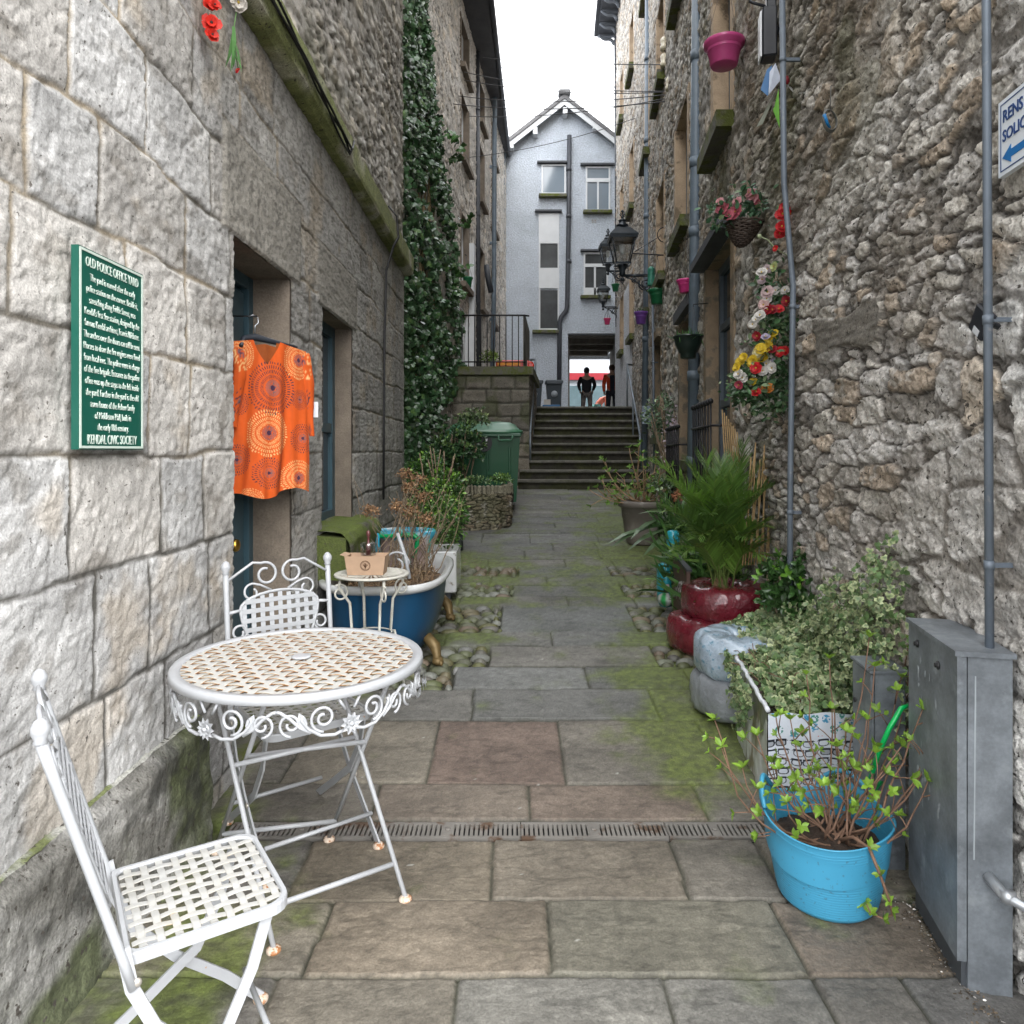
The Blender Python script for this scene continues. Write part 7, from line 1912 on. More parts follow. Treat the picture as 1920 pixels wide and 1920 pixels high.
# ---------------------------------------------------------------- hanging pots
def hpot(label, px, ytop, w, d_, col, h=None, string=None, plant=None, style='pot', grp='hanging plastic pots'):
    r_ = w / 2 / F * d_; h = h or r_ * 1.45; c = P(px, ytop, d_); z0 = c.z - h
    t = thing('hanging_pot', label, 'hanging pot', (c.x, c.y, z0), group=grp); base = Vector((c.x, c.y, z0)); b = MB()
    m = mat('plastic_%d_%d_%d' % tuple(int(q * 100) for q in col), col, .35, var=.06, coat=.2, sss=.0)
    if style == 'pot':
        b.lathe([(r_ * .60, 0), (r_ * .64, h * .03), (r_ * .80, h * .70), (r_ * .86, h * .72), (r_ * .88, h * .80), (r_ * .96, h * .84), (r_ * 1.0, h * .98), (r_ * .97, h), (r_ * .88, h * .98), (r_ * .80, h * .6)], base, 32, capt=False)
    else:
        b.lathe([(r_ * .45, 0), (r_ * .50, h * .04), (r_ * .52, h * .22), (r_ * .60, h * .26), (r_ * .84, h * .62), (r_ * .93, h * .90), (r_ * 1.0, h * .92), (r_ * 1.0, h), (r_ * .93, h), (r_ * .8, h * .7)], base, 32, capt=False)
    b.build('pot_body', m, t)
    b = MB(); b.lathe([(r_ * .80, h * .72), (.001, h * .76)], base, 16, capb=False, capt=False); b.build('soil', M_soil, t)
    sz_ = P(*string, d_) if string else c + Vector((0, 0, 3 * r_)); s = MB()
    for k in range(3): a = 2 * math.pi * k / 3 + .5; s.tube([base + Vector((r_ * .97 * math.cos(a), r_ * .97 * math.sin(a), h * .95)), sz_], .00025 * d_, 4)
    s.build('string', M_wire, t)
    if sz_ is not None:
        hk = MB(); wxx = float(XR(sz_.y)) if sz_.x > 0 and d_ < 19 else (float(XB(sz_.y)) if sz_.x < 0 else sz_.x + .3); hk.tube([sz_, sz_ + Vector((0, 0, .02)), Vector((wxx, sz_.y, sz_.z + .03))], .004 * d_ / 5, 5); hk.build('hook', M_black, t)
    if plant:
        lf = MB(); n_ = 120; leaves(lf, np.array(base + Vector((0, 0, h * .85))) + rng.normal(size=(n_, 3)) * np.array((r_ * .4, r_ * .4, r_ * .08)), rdir(n_, 1.2), rdir(n_), rng.uniform(.5, 1, n_) * plant[0], T_BLADE if plant[1] == 'b' else T_OVAL, colvar(plant[2], n_, .25)); lf.build('foliage', M_leaf, t)
hpot('large magenta pink hanging pot high on the right, nearest of the pots', 1357.5, 80, 77, 4.75, (.46, .06, .20), h=.155, string=(1362, -60))
hpot('small bright pink hanging pot partly behind the thick drainpipe', 1286, 525, 36, 7.0, (.60, .045, .22), h=.125, string=(1288, 450))
hpot('dark green hanging pot with seedlings below the scrolled lantern bracket', 1232.5, 543, 35, 10.0, (.012, .13, .05), h=.205, string=(1233, 482), plant=(.05, 'o', (.2, .34, .08)))
hpot('purple hanging pot in front of the blue grey drainpipe', 1202, 585, 27, 11.2, (.16, .06, .30), h=.19, string=(1207, 520), plant=(.12, 'b', (.06, .12, .03)))
hpot('black bowl shaped hanging planter in front of the thick drainpipe', 1290.5, 630, 57, 6.2, (.012, .022, .018), h=.195, string=(1300, 575), plant=(.10, 'b', (.09, .22, .06)), style='bowl')
hpot('small green hanging pot beside the far lantern', 1154, 533, 16, 16.0, (.015, .13, .05), h=.16, string=(1152, 505))
hpot('tiny pink hanging pot in front of the archway', 1138.5, 597, 14, 18.6, (.62, .05, .16), h=.16, string=(1139, 580))
hpot('small green hanging pot on the white post of the upper left house', 877.5, 520, 19, 13.6, (.01, .12, .045), h=.19, string=(874, 480))
# green bird feeder
c = P(1221, 505, 10.8); t = MB(); t.lathe([(.055, -.25), (.06, -.24), (.055, -.22), (.055, -.02), (.06, 0), (.02, .04)], c, 14); tag(t.build('bird_feeder', mat('feeder_green', (.04, .22, .15), .4)), 'green tube shaped bird feeder hanging left of the dark green pot', 'bird feeder')

# ---------------------------------------------------------------- artificial flowers
M_pet = leafmat('petal', .3, .6)
def flower(parent, c, r, col, face=(-.6, -.75, .25), petals=7, layers=2, centre=(.5, .35, .05), name='flower'):
    fm = Vector(face) + Vector([random.uniform(-.35, .35) for _ in range(3)]); fm.normalize(); o = fm.orthogonal().normalized(); o2 = fm.cross(o); ps_, ds_, ns_, sz, cs = [], [], [], [], []
    for l in range(layers):
        for i in range(petals):
            a = 2 * math.pi * i / petals + l * .5 + random.uniform(-.1, .1); dd = o * math.cos(a) + o2 * math.sin(a) + fm * (.15 + .5 * l); ps_.append(tuple(c + fm * .003 * l)); ds_.append(tuple(dd)); ns_.append(tuple(fm)); sz.append(r * (1 - .28 * l) * random.uniform(.85, 1.1)); cs.append(np.array(col) * random.uniform(.75, 1.1))
    b = MB(); leaves(b, ps_, ds_, ns_, np.array(sz), (T_PETAL[0] * np.array((1, 1.25, 1.2)), T_PETAL[1], T_PETAL[2]), np.array(cs)); b.ball(c + fm * .006, r * .16, 6, col=centre)
    return b.build(name, M_pet, parent)
def cluster(parent, pts, d_, r, foliage_n=200, fcol=(.05, .11, .045), fs=.035, spread=(.05, .05, .07), fpts=None):
    for (px, py, col) in pts: flower(parent, P(px, py, d_ - .06 + random.uniform(-.03, .03)), r * random.uniform(.8, 1.2), col)
    if foliage_n:
        lf = MB(); fp = fpts or [(p[0], p[1]) for p in pts]; idx = rng.integers(0, len(fp), foliage_n); A = np.array([tuple(P(fp[i][0], fp[i][1], d_)) for i in idx]) + rng.normal(size=(foliage_n, 3)) * np.array(spread)
        leaves(lf, A, rdir(foliage_n), np.array((-.6, -.7, .4)) + .6 * rng.normal(size=(foliage_n, 3)), fs * rng.uniform(.6, 1.3, foliage_n), T_OVAL, colvar(fcol, foliage_n, .35, (.14, .20, .10), .25)); lf.build('foliage', M_leaf, parent)
random.seed(77)
W_, RD, YE, PK, DR_, LI = (.62, .60, .56), (.55, .015, .02), (.65, .47, .03), (.60, .22, .24), (.30, .01, .02), (.42, .38, .50)
fg = thing('artificial_flowers', 'long thick garland of artificial white, red and yellow flowers on the conduit', 'flowers', P(1450, 650, 3.7))
cluster(fg, [(1440, 505, (.55, .45, .47)), (1428, 512, W_), (1452, 500, (.45, .50, .22)), (1430, 525, (.58, .46, .50)), (1455, 545, W_), (1440, 548, (.60, .45, .45)), (1472, 545, W_), (1432, 572, (.60, .42, .40)), (1438, 560, W_), (1448, 582, DR_), (1460, 580, RD), (1475, 565, DR_), (1440, 580, DR_),
    (1418, 600, W_), (1425, 592, W_), (1412, 608, W_), (1420, 630, DR_), (1436, 632, LI), (1450, 625, YE), (1445, 637, YE), (1462, 660, RD), (1472, 658, RD), (1448, 655, DR_), (1426, 655, YE), (1438, 652, YE), (1420, 662, (.60, .55, .30)), (1430, 672, YE), (1395, 670, YE), (1388, 678, YE), (1382, 688, YE), (1412, 678, YE),
    (1418, 690, RD), (1430, 695, W_), (1438, 683, W_), (1450, 682, LI), (1385, 702, W_), (1392, 708, W_), (1412, 716, YE), (1386, 722, (.35, .05, .08)), (1440, 728, (.55, .18, .02)), (1418, 735, RD), (1448, 690, W_)], 3.68, .030, 1500, fs=.036, spread=(.035, .05, .035),
    fpts=[(1440, 520), (1450, 560), (1470, 560), (1440, 600), (1460, 610), (1480, 600), (1490, 590), (1470, 630), (1430, 640), (1450, 680), (1470, 690), (1420, 700), (1400, 700), (1390, 720), (1400, 740), (1430, 720), (1450, 720), (1460, 740), (1470, 715), (1440, 755), (1420, 750), (1460, 760), (1385, 740), (1405, 715)])
pf = thing('artificial_flowers', 'pair of red silk poppies with hanging red blooms high on the conduit', 'flowers', P(1470, 400, 3.7)); cluster(pf, [(1474, 398, RD), (1468, 402, RD), (1482, 402, RD), (1466, 425, RD), (1462, 438, RD), (1470, 390, RD)], 3.72, .034, 20, fs=.03)
b = MB(); b.tube([P(1424, 443, 3.7), P(1440, 450, 3.68), P(1455, 467, 3.68), P(1472, 476, 3.7), P(1490, 490, 3.72)], .003, 5); b.ball(P(1424, 443, 3.7), .012, 8); b.build('stem', mat('pale_stem', (.3, .34, .2), .7), pf); cluster(pf, [(1454, 466, RD)], 3.7, .02, 0)
pw_ = thing('paper_windmill', 'blue and white paper pennant with green ribbon tied to the conduit', 'decoration', P(1450, 150, 3.8))
def flat(name, pts, m, parent, d_, th=.003):
    A = [P(*p, d_ + (p[2] if len(p) > 2 else 0)) if False else P(p[0], p[1], d_ + (p[2] if len(p) > 2 else 0)) for p in pts]; n = len(A); b = MB(); b.add([tuple(a) for a in A] + [tuple(a + Vector((.3 * th, th, 0))) for a in A], [tuple(range(n)), tuple(range(2 * n - 1, n - 1, -1))] + [(i, n + i, n + (i + 1) % n, (i + 1) % n) for i in range(n)], smooth=False); return b.build(name, m, parent)
flat('blue_panel', [(1448, 122), (1440, 180), (1426, 168), (1438, 130)], mat('blue_paper', (.10, .22, .42), .6), pw_, 3.78); flat('white_panel', [(1454, 118), (1465, 148), (1441, 178, -.02), (1443, 135)], mat('white_paper', (.55, .60, .70), .6), pw_, 3.76)
flat('grey_strip', [(1462, 160), (1450, 178), (1418, 238), (1430, 232)], mat('grey_plastic_strip', (.20, .21, .17), .4), pw_, 3.8); flat('green_ribbon', [(1460, 165), (1452, 200), (1449, 205), (1462, 240), (1461, 210)], mat('lime_ribbon', (.16, .42, .06), .6), pw_, 3.72)
pn = MB(); c = P(1476, 150, 3.72); pn.ball(c, .02, 8, sq=(1, .8, 1.1)); tag(pn.build('red_bobble', mat('dark_red', (.22, .01, .02), .6)), 'dark red bobble tied to the conduit just right of the paper pennant', 'decoration')
cb2 = MB(); cb2.tube([P(1478, 160, 3.72), P(1492, 176, 3.6), P(1510, 174, 3.45), P(1530, 160, 3.3), P(1550, 140, 3.13)], .005, 5); tag(cb2.build('cable', mat('white_cable', (.5, .5, .48), .5)), 'short white cable looping across the rough wall right of the conduit', 'cable')

# wicker basket with pink peonies
wb = thing('wicker_basket', 'dark wicker cone basket of pink artificial peonies hung high on the right wall', 'basket', P(1392, 462, 4.15)); M_wick = mat('dark_wicker', (.045, .03, .022), .7, var=.4, scale=30, bump=.6, bscale=80)
c = P(1396, 418, 4.15); b = MB()
for i in range(15):
    f = i / 14; r_ = .012 + .095 * (1 - f) ** .62; zc = -.135 * f; sh_ = -.02 * f
    b.tube([(c.x + sh_ + r_ * math.cos(a) * (1 + .02 * math.sin(a * 9 + i * 3)), c.y + r_ * .8 * math.sin(a), c.z + zc + .004 * math.sin(a * 9 + i * math.pi)) for a in np.linspace(0, 2 * math.pi, 40)[:-1]], .0062, 5, closed=True)
for k in range(9): a = 2 * math.pi * k / 9; b.tube([(c.x - .02 * f + (.012 + .095 * (1 - f) ** .62) * math.cos(a), c.y + (.012 + .095 * (1 - f) ** .62) * .8 * math.sin(a), c.z - .135 * f) for f in np.linspace(0, 1, 8)], .005, 5)
b.build('basket_weave', M_wick, wb); b = MB(); b.lathe([(.09, -.012), (.001, -.008)], c, 16, sy=.8, capb=False, capt=False); b.build('lining', M_deb, wb)
PK1, PK2 = (.50, .12, .16), (.58, .28, .30)
for (px, py, col, r_) in ((1355, 392, PK1, .042), (1380, 398, PK1, .050), (1382, 380, PK2, .036), (1412, 368, PK2, .042), (1405, 362, PK2, .03), (1350, 378, PK2, .025), (1366, 404, PK1, .036), (1418, 376, PK1, .03)):
    flower(wb, P(px, py, 4.08), r_, col, petals=9, layers=3)
cluster(wb, [], 4.12, .03, 260, fcol=(.05, .12, .06), fs=.045, spread=(.03, .04, .025), fpts=[(1345, 405), (1350, 385), (1372, 390), (1395, 375), (1415, 395), (1405, 355), (1425, 385), (1360, 420), (1395, 400)])

# black speaker like box, alarm box, coil
bx = thing('wall_speaker', 'black upright box with pale side mounted high beside the pink pot', 'box', P(1440, 60, 3.9)); c = P(1441, 66, 3.85)
b = MB(); b.box(c, (.075, .10, .265), rz=-.2, b=.008); b.build('box_body', mat('black_casing', (.015, .017, .022), .4), bx); b = MB(); b.box(c + Vector((-.043, .01, -.01)), (.008, .09, .24), rz=-.2); b.build('side_panel', M_white, bx)
b = MB(); b.box(c + Vector((.02, .02, .19)), (.05, .05, .13), rz=-.2, b=.006); b.tube([c + Vector((.0, 0, .12)), c + Vector((-.03, -.02, .145)), c + Vector((-.08, -.03, .15)), c + Vector((-.11, -.02, .17))], .008, 6); b.box(c + Vector((.08, .04, .05)), (.12, .03, .03)); b.build('bracket', MATS['black_casing'], bx)
ab = thing('alarm_box', 'black square plastic box tilted on one corner behind the slim conduit', 'box', P(1840, 603, 1.95)); c = P(1842, 604, 1.80); Mx = Matrix.Rotation(math.atan(-.105) , 3, 'Z') @ Matrix.Rotation(R(38), 3, 'X')
b = MB(); b.box(c, (.022, .072, .072), M=Mx, b=.004); b.build('casing', MATS['black_casing'], ab)
b = MB(); b.box(c + Mx @ Vector((-.0115, -.006, -.022)), (.001, .03, .016), M=Mx); b.build('sticker', mat('sticker_pale', (.5, .52, .54), .6), ab)
b = MB(); b.tube([c + Vector((.01, 0, 0)), c + Vector((.06, .02, -.01))], .008, 6); b.build('arm', MATS['black_casing'], ab)
cl = thing('cable_coil', 'coil of grey cable bound with blue tape hanging on the rough right wall', 'cable', P(1555, 225, 3.0)); c = P(1557, 225, 2.80); b = MB()
for k in range(4): b.tube([c + Vector((.034 * math.cos(a), .003 * k + .018 * math.cos(a), (.038 + .002 * k) * math.sin(a))) for a in np.linspace(0, 2 * math.pi, 30)[:-1]], .0028, 5, closed=True)
b.tube([c + Vector((0, 0, .04)), c + Vector((.0, -.005, .13))], .002, 5); b.build('coil', mat('grey_cable', (.10, .10, .09), .5), cl); b = MB(); b.tube([c + Vector((-.034, -.022, .012)), c + Vector((-.020, -.012, -.012)), c + Vector((-.004, .0, -.030))], .0065, 8); b.build('tape', mat('blue_tape', (.01, .16, .40), .4), cl)
hl = MB(); hl.tube([P(1706, 1322, 2.14), P(1690, 1328, 2.12), P(1668, 1365, 2.12), P(1648, 1410, 2.14), P(1632, 1460, 2.18), P(1638, 1480, 2.2), P(1665, 1452, 2.24), P(1690, 1425, 2.27), P(1706, 1405, 2.3)], .0075, 8); tag(hl.build('garden_hose', mat('hose_green', (.0, .32, .07), .3, coat=.3)), 'loop of bright green hose between the blue tub and the steel boxes', 'hose')
# padlock style tray: clear plastic wrapped card on drainpipe
t = MB(); c = P(1212, 778, 11.9); t.box(c, (.14, .02, .30)); tag(t.build('plastic_bottle', mat('clear_blue_plastic', (.30, .36, .44), .2, coat=.5)), 'pale plastic bottle strapped to the blue grey drainpipe by the steps', 'bottle')
# ================================================================ SIGNS, DRESS, PEOPLE
sg = thing('information_sign', 'dark green plaque with pale lettering and border fixed to the pale stone wall', 'sign', (XL + .04, 1.95, 1.3))
M_sg = mat('sign_green', (.008, .085, .06), .35, var=.05, coat=.15); M_sw = mat('sign_letter', (.50, .58, .52), .5, var=0)
sy0, sy1, sz0, sz1, sx_ = 1.734, 2.037, 1.303, 1.797, XL + .036
b = MB(); b.box((sx_ - .009, (sy0 + sy1) / 2, (sz0 + sz1) / 2), (.018, sy1 - sy0, sz1 - sz0)); b.build('board', M_sg, sg)
b = MB(); bw = .006
for (y0, y1, z0, z1) in ((sy0 + .003, sy1 - .003, sz0 + .003, sz0 + .003 + bw), (sy0 + .003, sy1 - .003, sz1 - .003 - bw, sz1 - .003), (sy0 + .003, sy0 + .003 + bw, sz0 + .009, sz1 - .009), (sy1 - .003 - bw, sy1 - .003, sz0 + .009, sz1 - .009)): b.box((sx_ + .0012, (y0 + y1) / 2, (z0 + z1) / 2), (.002, y1 - y0, z1 - z0))
b.build('border', M_sw, sg)
def put_text(body, size, cy, cz, sx, parent, m, wall='L', x=None, width=None, bold=0):
    me = text_mesh('lettering', body, size, Matrix.Identity(4), m, parent, off=bold)
    co = np.zeros(len(me.vertices) * 3); me.vertices.foreach_get('co', co); co = co.reshape(-1, 3)
    w_ = co[:, 0].max() - co[:, 0].min(); mid = (co[:, 0].max() + co[:, 0].min()) / 2
    k = (width / w_) if width else sx
    out = np.zeros_like(co)
    if wall == 'L': out[:, 0] = x + .0012 + co[:, 2]; out[:, 1] = cy + (co[:, 0] - mid) * k; out[:, 2] = cz + co[:, 1]
    else:
        yy = cy - (co[:, 0] - mid) * k; out[:, 0] = x + .105 * (yy - cy) - .0012 - co[:, 2]; out[:, 1] = yy; out[:, 2] = cz + co[:, 1]
    me.vertices.foreach_set('co', out.ravel()); me.update()
    me.materials.clear(); me.materials.append(m)
    o = bpy.data.objects.new('lettering', me); link(o); o.parent = parent; o.location = -chain_loc(parent); return o
lines = [('OLD POLICE OFFICE YARD', .034, .262), ('The yard is named after the early', .026, .225), ('police station on the corner. Beside it,', .026, .255), ('stretching along Finkle Street, was', .026, .23), ("Kendal's first fire station, designed by the", .026, .272),
         ('famous Kendal architect, Francis Webster.', .026, .272), ('The arches over the doors can still be seen.', .026, .28), ('Horses to draw the fire engines were hired', .026, .28), ('from local inns. The police were in charge', .026, .278), ('of the fire brigade. Entrance to the police', .026, .275),
         ('office was up the steps to the left inside', .026, .268), ('the yard. Further in the yard is the old', .026, .262), ('town house of the Askew family', .026, .22), ('of Middleton Hall, built in', .026, .18), ('the early 18th century.', .026, .155), ('KENDAL CIVIC SOCIETY', .034, .245)]
z = sz1 - .043
for i, (tx_, s_, w_) in enumerate(lines):
    put_text(tx_, s_, (sy0 + sy1) / 2, z, 1, sg, M_sw, 'L', sx_, w_ * .94, bold=-.0004 if i not in (0, 15) else 0)
    z -= .0335 if i == 0 else (.0345 if i == 14 else .0284)
# right sign
rs_ = thing('wall_sign', 'white wall sign with dark blue lettering and left arrow at the upper right edge', 'sign', (1.2, 1.7, 2.0))
ry1 = 1.744; ry0 = ry1 - .46; xs_r = lambda y: float(XR(y)) - .045
rz0, rz1 = 1.959, 2.140
b = MB(); wslab(b, XR, -1, ry0, ry1, rz0, rz1, .030, .045); b.build('board', mat('sign_white', (.62, .66, .70), .35, var=.04), rs_)
M_nb = mat('sign_navy', (.015, .05, .17), .5, var=0)
b = MB()
for (y0, y1, z0, z1) in ((ry0 + .01, ry1 - .01, rz0 + .01, rz0 + .0125), (ry0 + .01, ry1 - .01, rz1 - .0125, rz1 - .01), (ry1 - .0125, ry1 - .01, rz0 + .0125, rz1 - .0125), (ry0 + .01, ry0 + .0125, rz0 + .0125, rz1 - .0125)): wslab(b, XR, -1, y0, y1, z0, z1, .0452, .0462)
b.build('border', M_nb, rs_)
def rtext(body, size, yl, z, width):
    o = put_text(body, size, yl - width / 2, z, 1, rs_, M_nb, 'R', xs_r(yl - width / 2), width, bold=.0005)
rtext('RENS', .040, ry1 - .022, 2.084, .078); rtext('SOLICITORS', .038, ry1 - .020, 2.038, .185)
ay = ry1 - .018; b = MB(); pts2 = [(0, 0), (.035, -.021), (.035, -.009), (.24, -.009), (.24, .009), (.035, .009), (.035, .021)]
V = [(xs_r(ay - a) - .0012, ay - a, 2.000 + z_) for a, z_ in pts2] + [(xs_r(ay - a) + .001, ay - a, 2.000 + z_) for a, z_ in pts2]; n = 7
b.add(V, [(0, 1, 6), (2, 3, 4, 5), (1, 2, 5, 6)] + [(i, 7 + i, 7 + (i + 1) % 7, (i + 1) % 7) for i in range(7)], smooth=False); b.build('arrow', mat('sign_blue', (.01, .13, .36), .5, var=0), rs_)

# ---- the orange tunic on a hanger in the doorway
dt = thing('tunic', 'bright orange tunic with dark and cream starburst print on a black hanger in the doorway', 'clothing', (-1.1, 3.25, 1.8))
A0 = Vector((-1.225, 3.11, 0)); U_ = Vector((.255, .30, 0)).normalized(); Wd = .395; Nf = Vector((U_.y, -U_.x, 0)); zt_, zb_ = 1.80, 1.095
bursts = [(507, 725, 46, 'd', 18), (500, 808, 40, 'c', 15), (563, 743, 18, 'd', 6), (500, 882, 27, 'd', 7), (567, 817, 26, 'd', 10), (446, 668, 30, 'c', 0), (448, 857, 26, 'd', 10), (445, 755, 22, 'd', 6), (562, 668, 34, 'c', 0), (556, 893, 32, 'c', 9), (470, 930, 20, 'c', 0)]
def dress_col(s, t):
    X = s * Wd; Zd = t * (zt_ - zb_); k = .395 / 143
    C = np.ones(s.shape + (3,)) * np.array((.50, .072, .004)); C = C * (.84 + .32 * fbm(X * 60, Zd * 8, 3, 960))[..., None]
    for (px, py, r_, kind, core) in bursts:
        cx_ = (px - 437) * k; cz_ = (py - 635) * (zt_ - zb_) / 290; r_ = r_ * k
        dx, dz = X - cx_, Zd - cz_; rr_ = np.hypot(dx, dz); th_ = np.arctan2(dz, dx); n_ = 54 if r_ > .08 else 38
        ring_i = np.floor(rr_ / (r_ / 6.0)); fr_ = rr_ / (r_ / 6.0) - ring_i; ph = (ring_i % 2) * math.pi / n_
        ray = np.cos((th_ + ph + .05 * (vn(X * 40, Zd * 40, 962) - .5)) * n_) ; dash = (ray > .25) & (fr_ > .15) & (fr_ < .85) & (rr_ < r_ * (.9 + .1 * vn(th_ * 8, th_ * 0, 961))) & (rr_ > r_ * .28)
        col = np.array((.045, .02, .03)) if kind == 'd' else np.array((.62, .36, .15)); C = np.where(dash[..., None], col, C)
        inner = (rr_ < r_ * .30) & (ray > -.2); C = np.where(inner[..., None], np.array((.15, .08, .08)) if kind == 'd' else np.array((.12, .07, .08)), C); C = np.where((rr_ < r_ * .10)[..., None], (.04, .015, .04), C)
    return C
S_, T_ = np.meshgrid(np.linspace(0, 1, 170), np.linspace(0, 1, 320))
def shape(S_, T_, back=0):
    flare = .93 + .10 * T_; cen = .47; ss = cen + (S_ - cen) * flare
    neck = .5 * np.exp(-((S_ - .44) / .14) ** 2)
    zt2 = zt_ - .030 * np.abs(S_ - .44) * 2 - (.115 * np.clip(1 - np.abs(S_ - .42) / .17, 0, 1) ** .8 * (1 - back) + .02 * (np.abs(S_ - .42) < .16) * back)
    zb2 = zb_ + .018 * np.sin(S_ * 9 + 1) + .02 * S_ + .012 * back
    z = zt2 + (zb2 - zt2) * T_
    fold = (.014 * np.sin(S_ * 14 + 2.0 * T_ + .6 * np.sin(T_ * 7)) + .009 * np.sin(S_ * 31 + 3 * T_ + 1)) * (.25 + .9 * T_) + .012 * np.sin(np.pi * S_)
    p = np.array(A0)[None, None] + np.array(U_)[None, None] * (ss * Wd)[..., None] + np.array(Nf)[None, None] * ((fold + (.018 if not back else -.012)) * (np.sin(np.pi * np.clip(S_, .02, .98)) ** .3))[..., None]
    return p[..., 0], p[..., 1], z
M_cloth = mat('printed_cotton', attr=True, rough=.85, var=.05, scale=30, bump=.25, bscale=220)
X_, Y_, Z_ = shape(S_, T_); b = MB(); b.grid(X_, Y_, Z_, dress_col(S_, (zt_ - Z_) / (zt_ - zb_)))
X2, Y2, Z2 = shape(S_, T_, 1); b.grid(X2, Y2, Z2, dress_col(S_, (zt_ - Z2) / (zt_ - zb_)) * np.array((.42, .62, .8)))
b.build('tunic_body', M_cloth, dt)
def sleeve(px0, py0, px1, py1, d0, d1, r0, r1, name):
    a, c = P(px0, py0, d0), P(px1, py1, d1); n = 26; V = []; Cl = []; m = 40
    for i in range(m):
        f = i / (m - 1); q = a.lerp(c, f) + Vector((.01 * math.sin(f * 5), 0, 0)); r_ = (r0 + (r1 - r0) * f) * (1 + .04 * math.sin(f * 22))
        for k in range(n): an = 2 * math.pi * k / n; V.append(tuple(q + U_ * r_ * math.cos(an) * .9 + Nf * r_ * .55 * math.sin(an) * (1 + .15 * math.sin(3 * an + f * 6)))); Cl.append((((q - A0).dot(U_)) / Wd + .12 * math.cos(an), (zt_ - q.z) / (zt_ - zb_)))
    Cl = np.array(Cl); b = MB(); b.add(V, [(i * n + k, i * n + (k + 1) % n, (i + 1) * n + (k + 1) % n, (i + 1) * n + k) for i in range(m - 1) for k in range(n)], dress_col(Cl[:, 0][:, None], Cl[:, 1][:, None])[:, 0]); b.build(name, M_cloth, dt)
sleeve(566, 662, 589, 818, 3.40, 3.42, .042, .014, 'sleeve'); sleeve(447, 655, 441, 800, 3.10, 3.08, .035, .022, 'sleeve')
hg = MB(); top_ = P(478, 632, 3.22); sa, sb_ = P(452, 648, 3.13), P(556, 652, 3.38); hg.tube([sa, top_ + Vector((-.04, -.03, -.01)), top_, top_ + Vector((.05, .05, -.01)), sb_], [.009, .013, .017, .013, .009], 10); hg.build('hanger', mat('hanger_black', (.03, .035, .045), .4), dt)
hg = MB(); hk = [top_ + Vector((0, 0, .0)), top_ + Vector((0, 0, .05)), top_ + Vector((.012, .01, .065)), top_ + Vector((.010, .008, .088)), top_ + Vector((-.008, -.006, .098)), top_ + Vector((-.022, -.015, .088))]; hg.tube(hk, .0028, 6); hg.build('hook', mat('steel_wire', (.4, .42, .45), .3, .9), dt)
hg = MB(); e_ = hk[4]; hg.tube([(-1.262, e_.y, e_.z - .006), (e_.x + .02, e_.y, e_.z - .006)], .004, 6); tag(hg.build('wall_hook', M_black), 'small iron pin on the door frame that carries the tunic hanger', 'hook')
tg = MB(); q = P(592, 768, 3.46); tg.box(q, (.022, .003, .075), rz=.3); tg.build('price_tag', mat('card_white', (.55, .55, .58), .7), dt)

# red poppies and a white flower at the top left
pp_ = thing('artificial_flowers', 'string of red silk poppies hanging at the top left of the pale wall', 'flowers', P(397, 50, 2.5))
for (px, py, r_) in ((392, 8, .030), (402, 10, .024), (396, 44, .036), (397, 66, .028)): flower(pp_, P(px, py, 2.47), r_, (.60, .02, .008), face=(.7, -.7, .1), petals=5, layers=2, centre=(.03, .02, .02))
b = MB(); b.tube([P(372, -30, 2.5), P(394, 20, 2.5), P(397, 66, 2.49)], .0012, 4); b.build('thread', mat('pale_thread', (.5, .5, .45), .7), pp_)
pq = thing('artificial_flowers', 'drooping white silk flower with green leaves and a red bud at the top left', 'flowers', P(440, 40, 2.6))
flower(pq, P(446, 4, 2.6), .034, (.60, .56, .50), face=(.6, -.6, -.6), petals=6); flower(pq, P(447, 133, 2.6), .012, (.5, .01, .02), petals=5)
b = MB(); b.tube([P(446, 4, 2.61), P(439, 50, 2.61), P(441, 95, 2.61), P(447, 130, 2.61)], .0025, 5); b.build('stem', mat('green_stem', (.08, .16, .05), .6), pq)
lf = MB(); leaves(lf, [tuple(P(438, 50, 2.6)), tuple(P(440, 80, 2.6)), tuple(P(439, 55, 2.6)), tuple(P(441, 90, 2.6)), tuple(P(443, 105, 2.6))], [(-.03, 0, -1), (.25, 0, -1), (-.2, 0, -1), (-.1, 0, -1), (.4, 0, -1)], [(.7, -.7, 0)] * 5, np.array((.16, .10, .14, .08, .06)), T_BLADE, colvar((.07, .17, .05), 5, .2)); lf.build('foliage', M_leaf, pq)

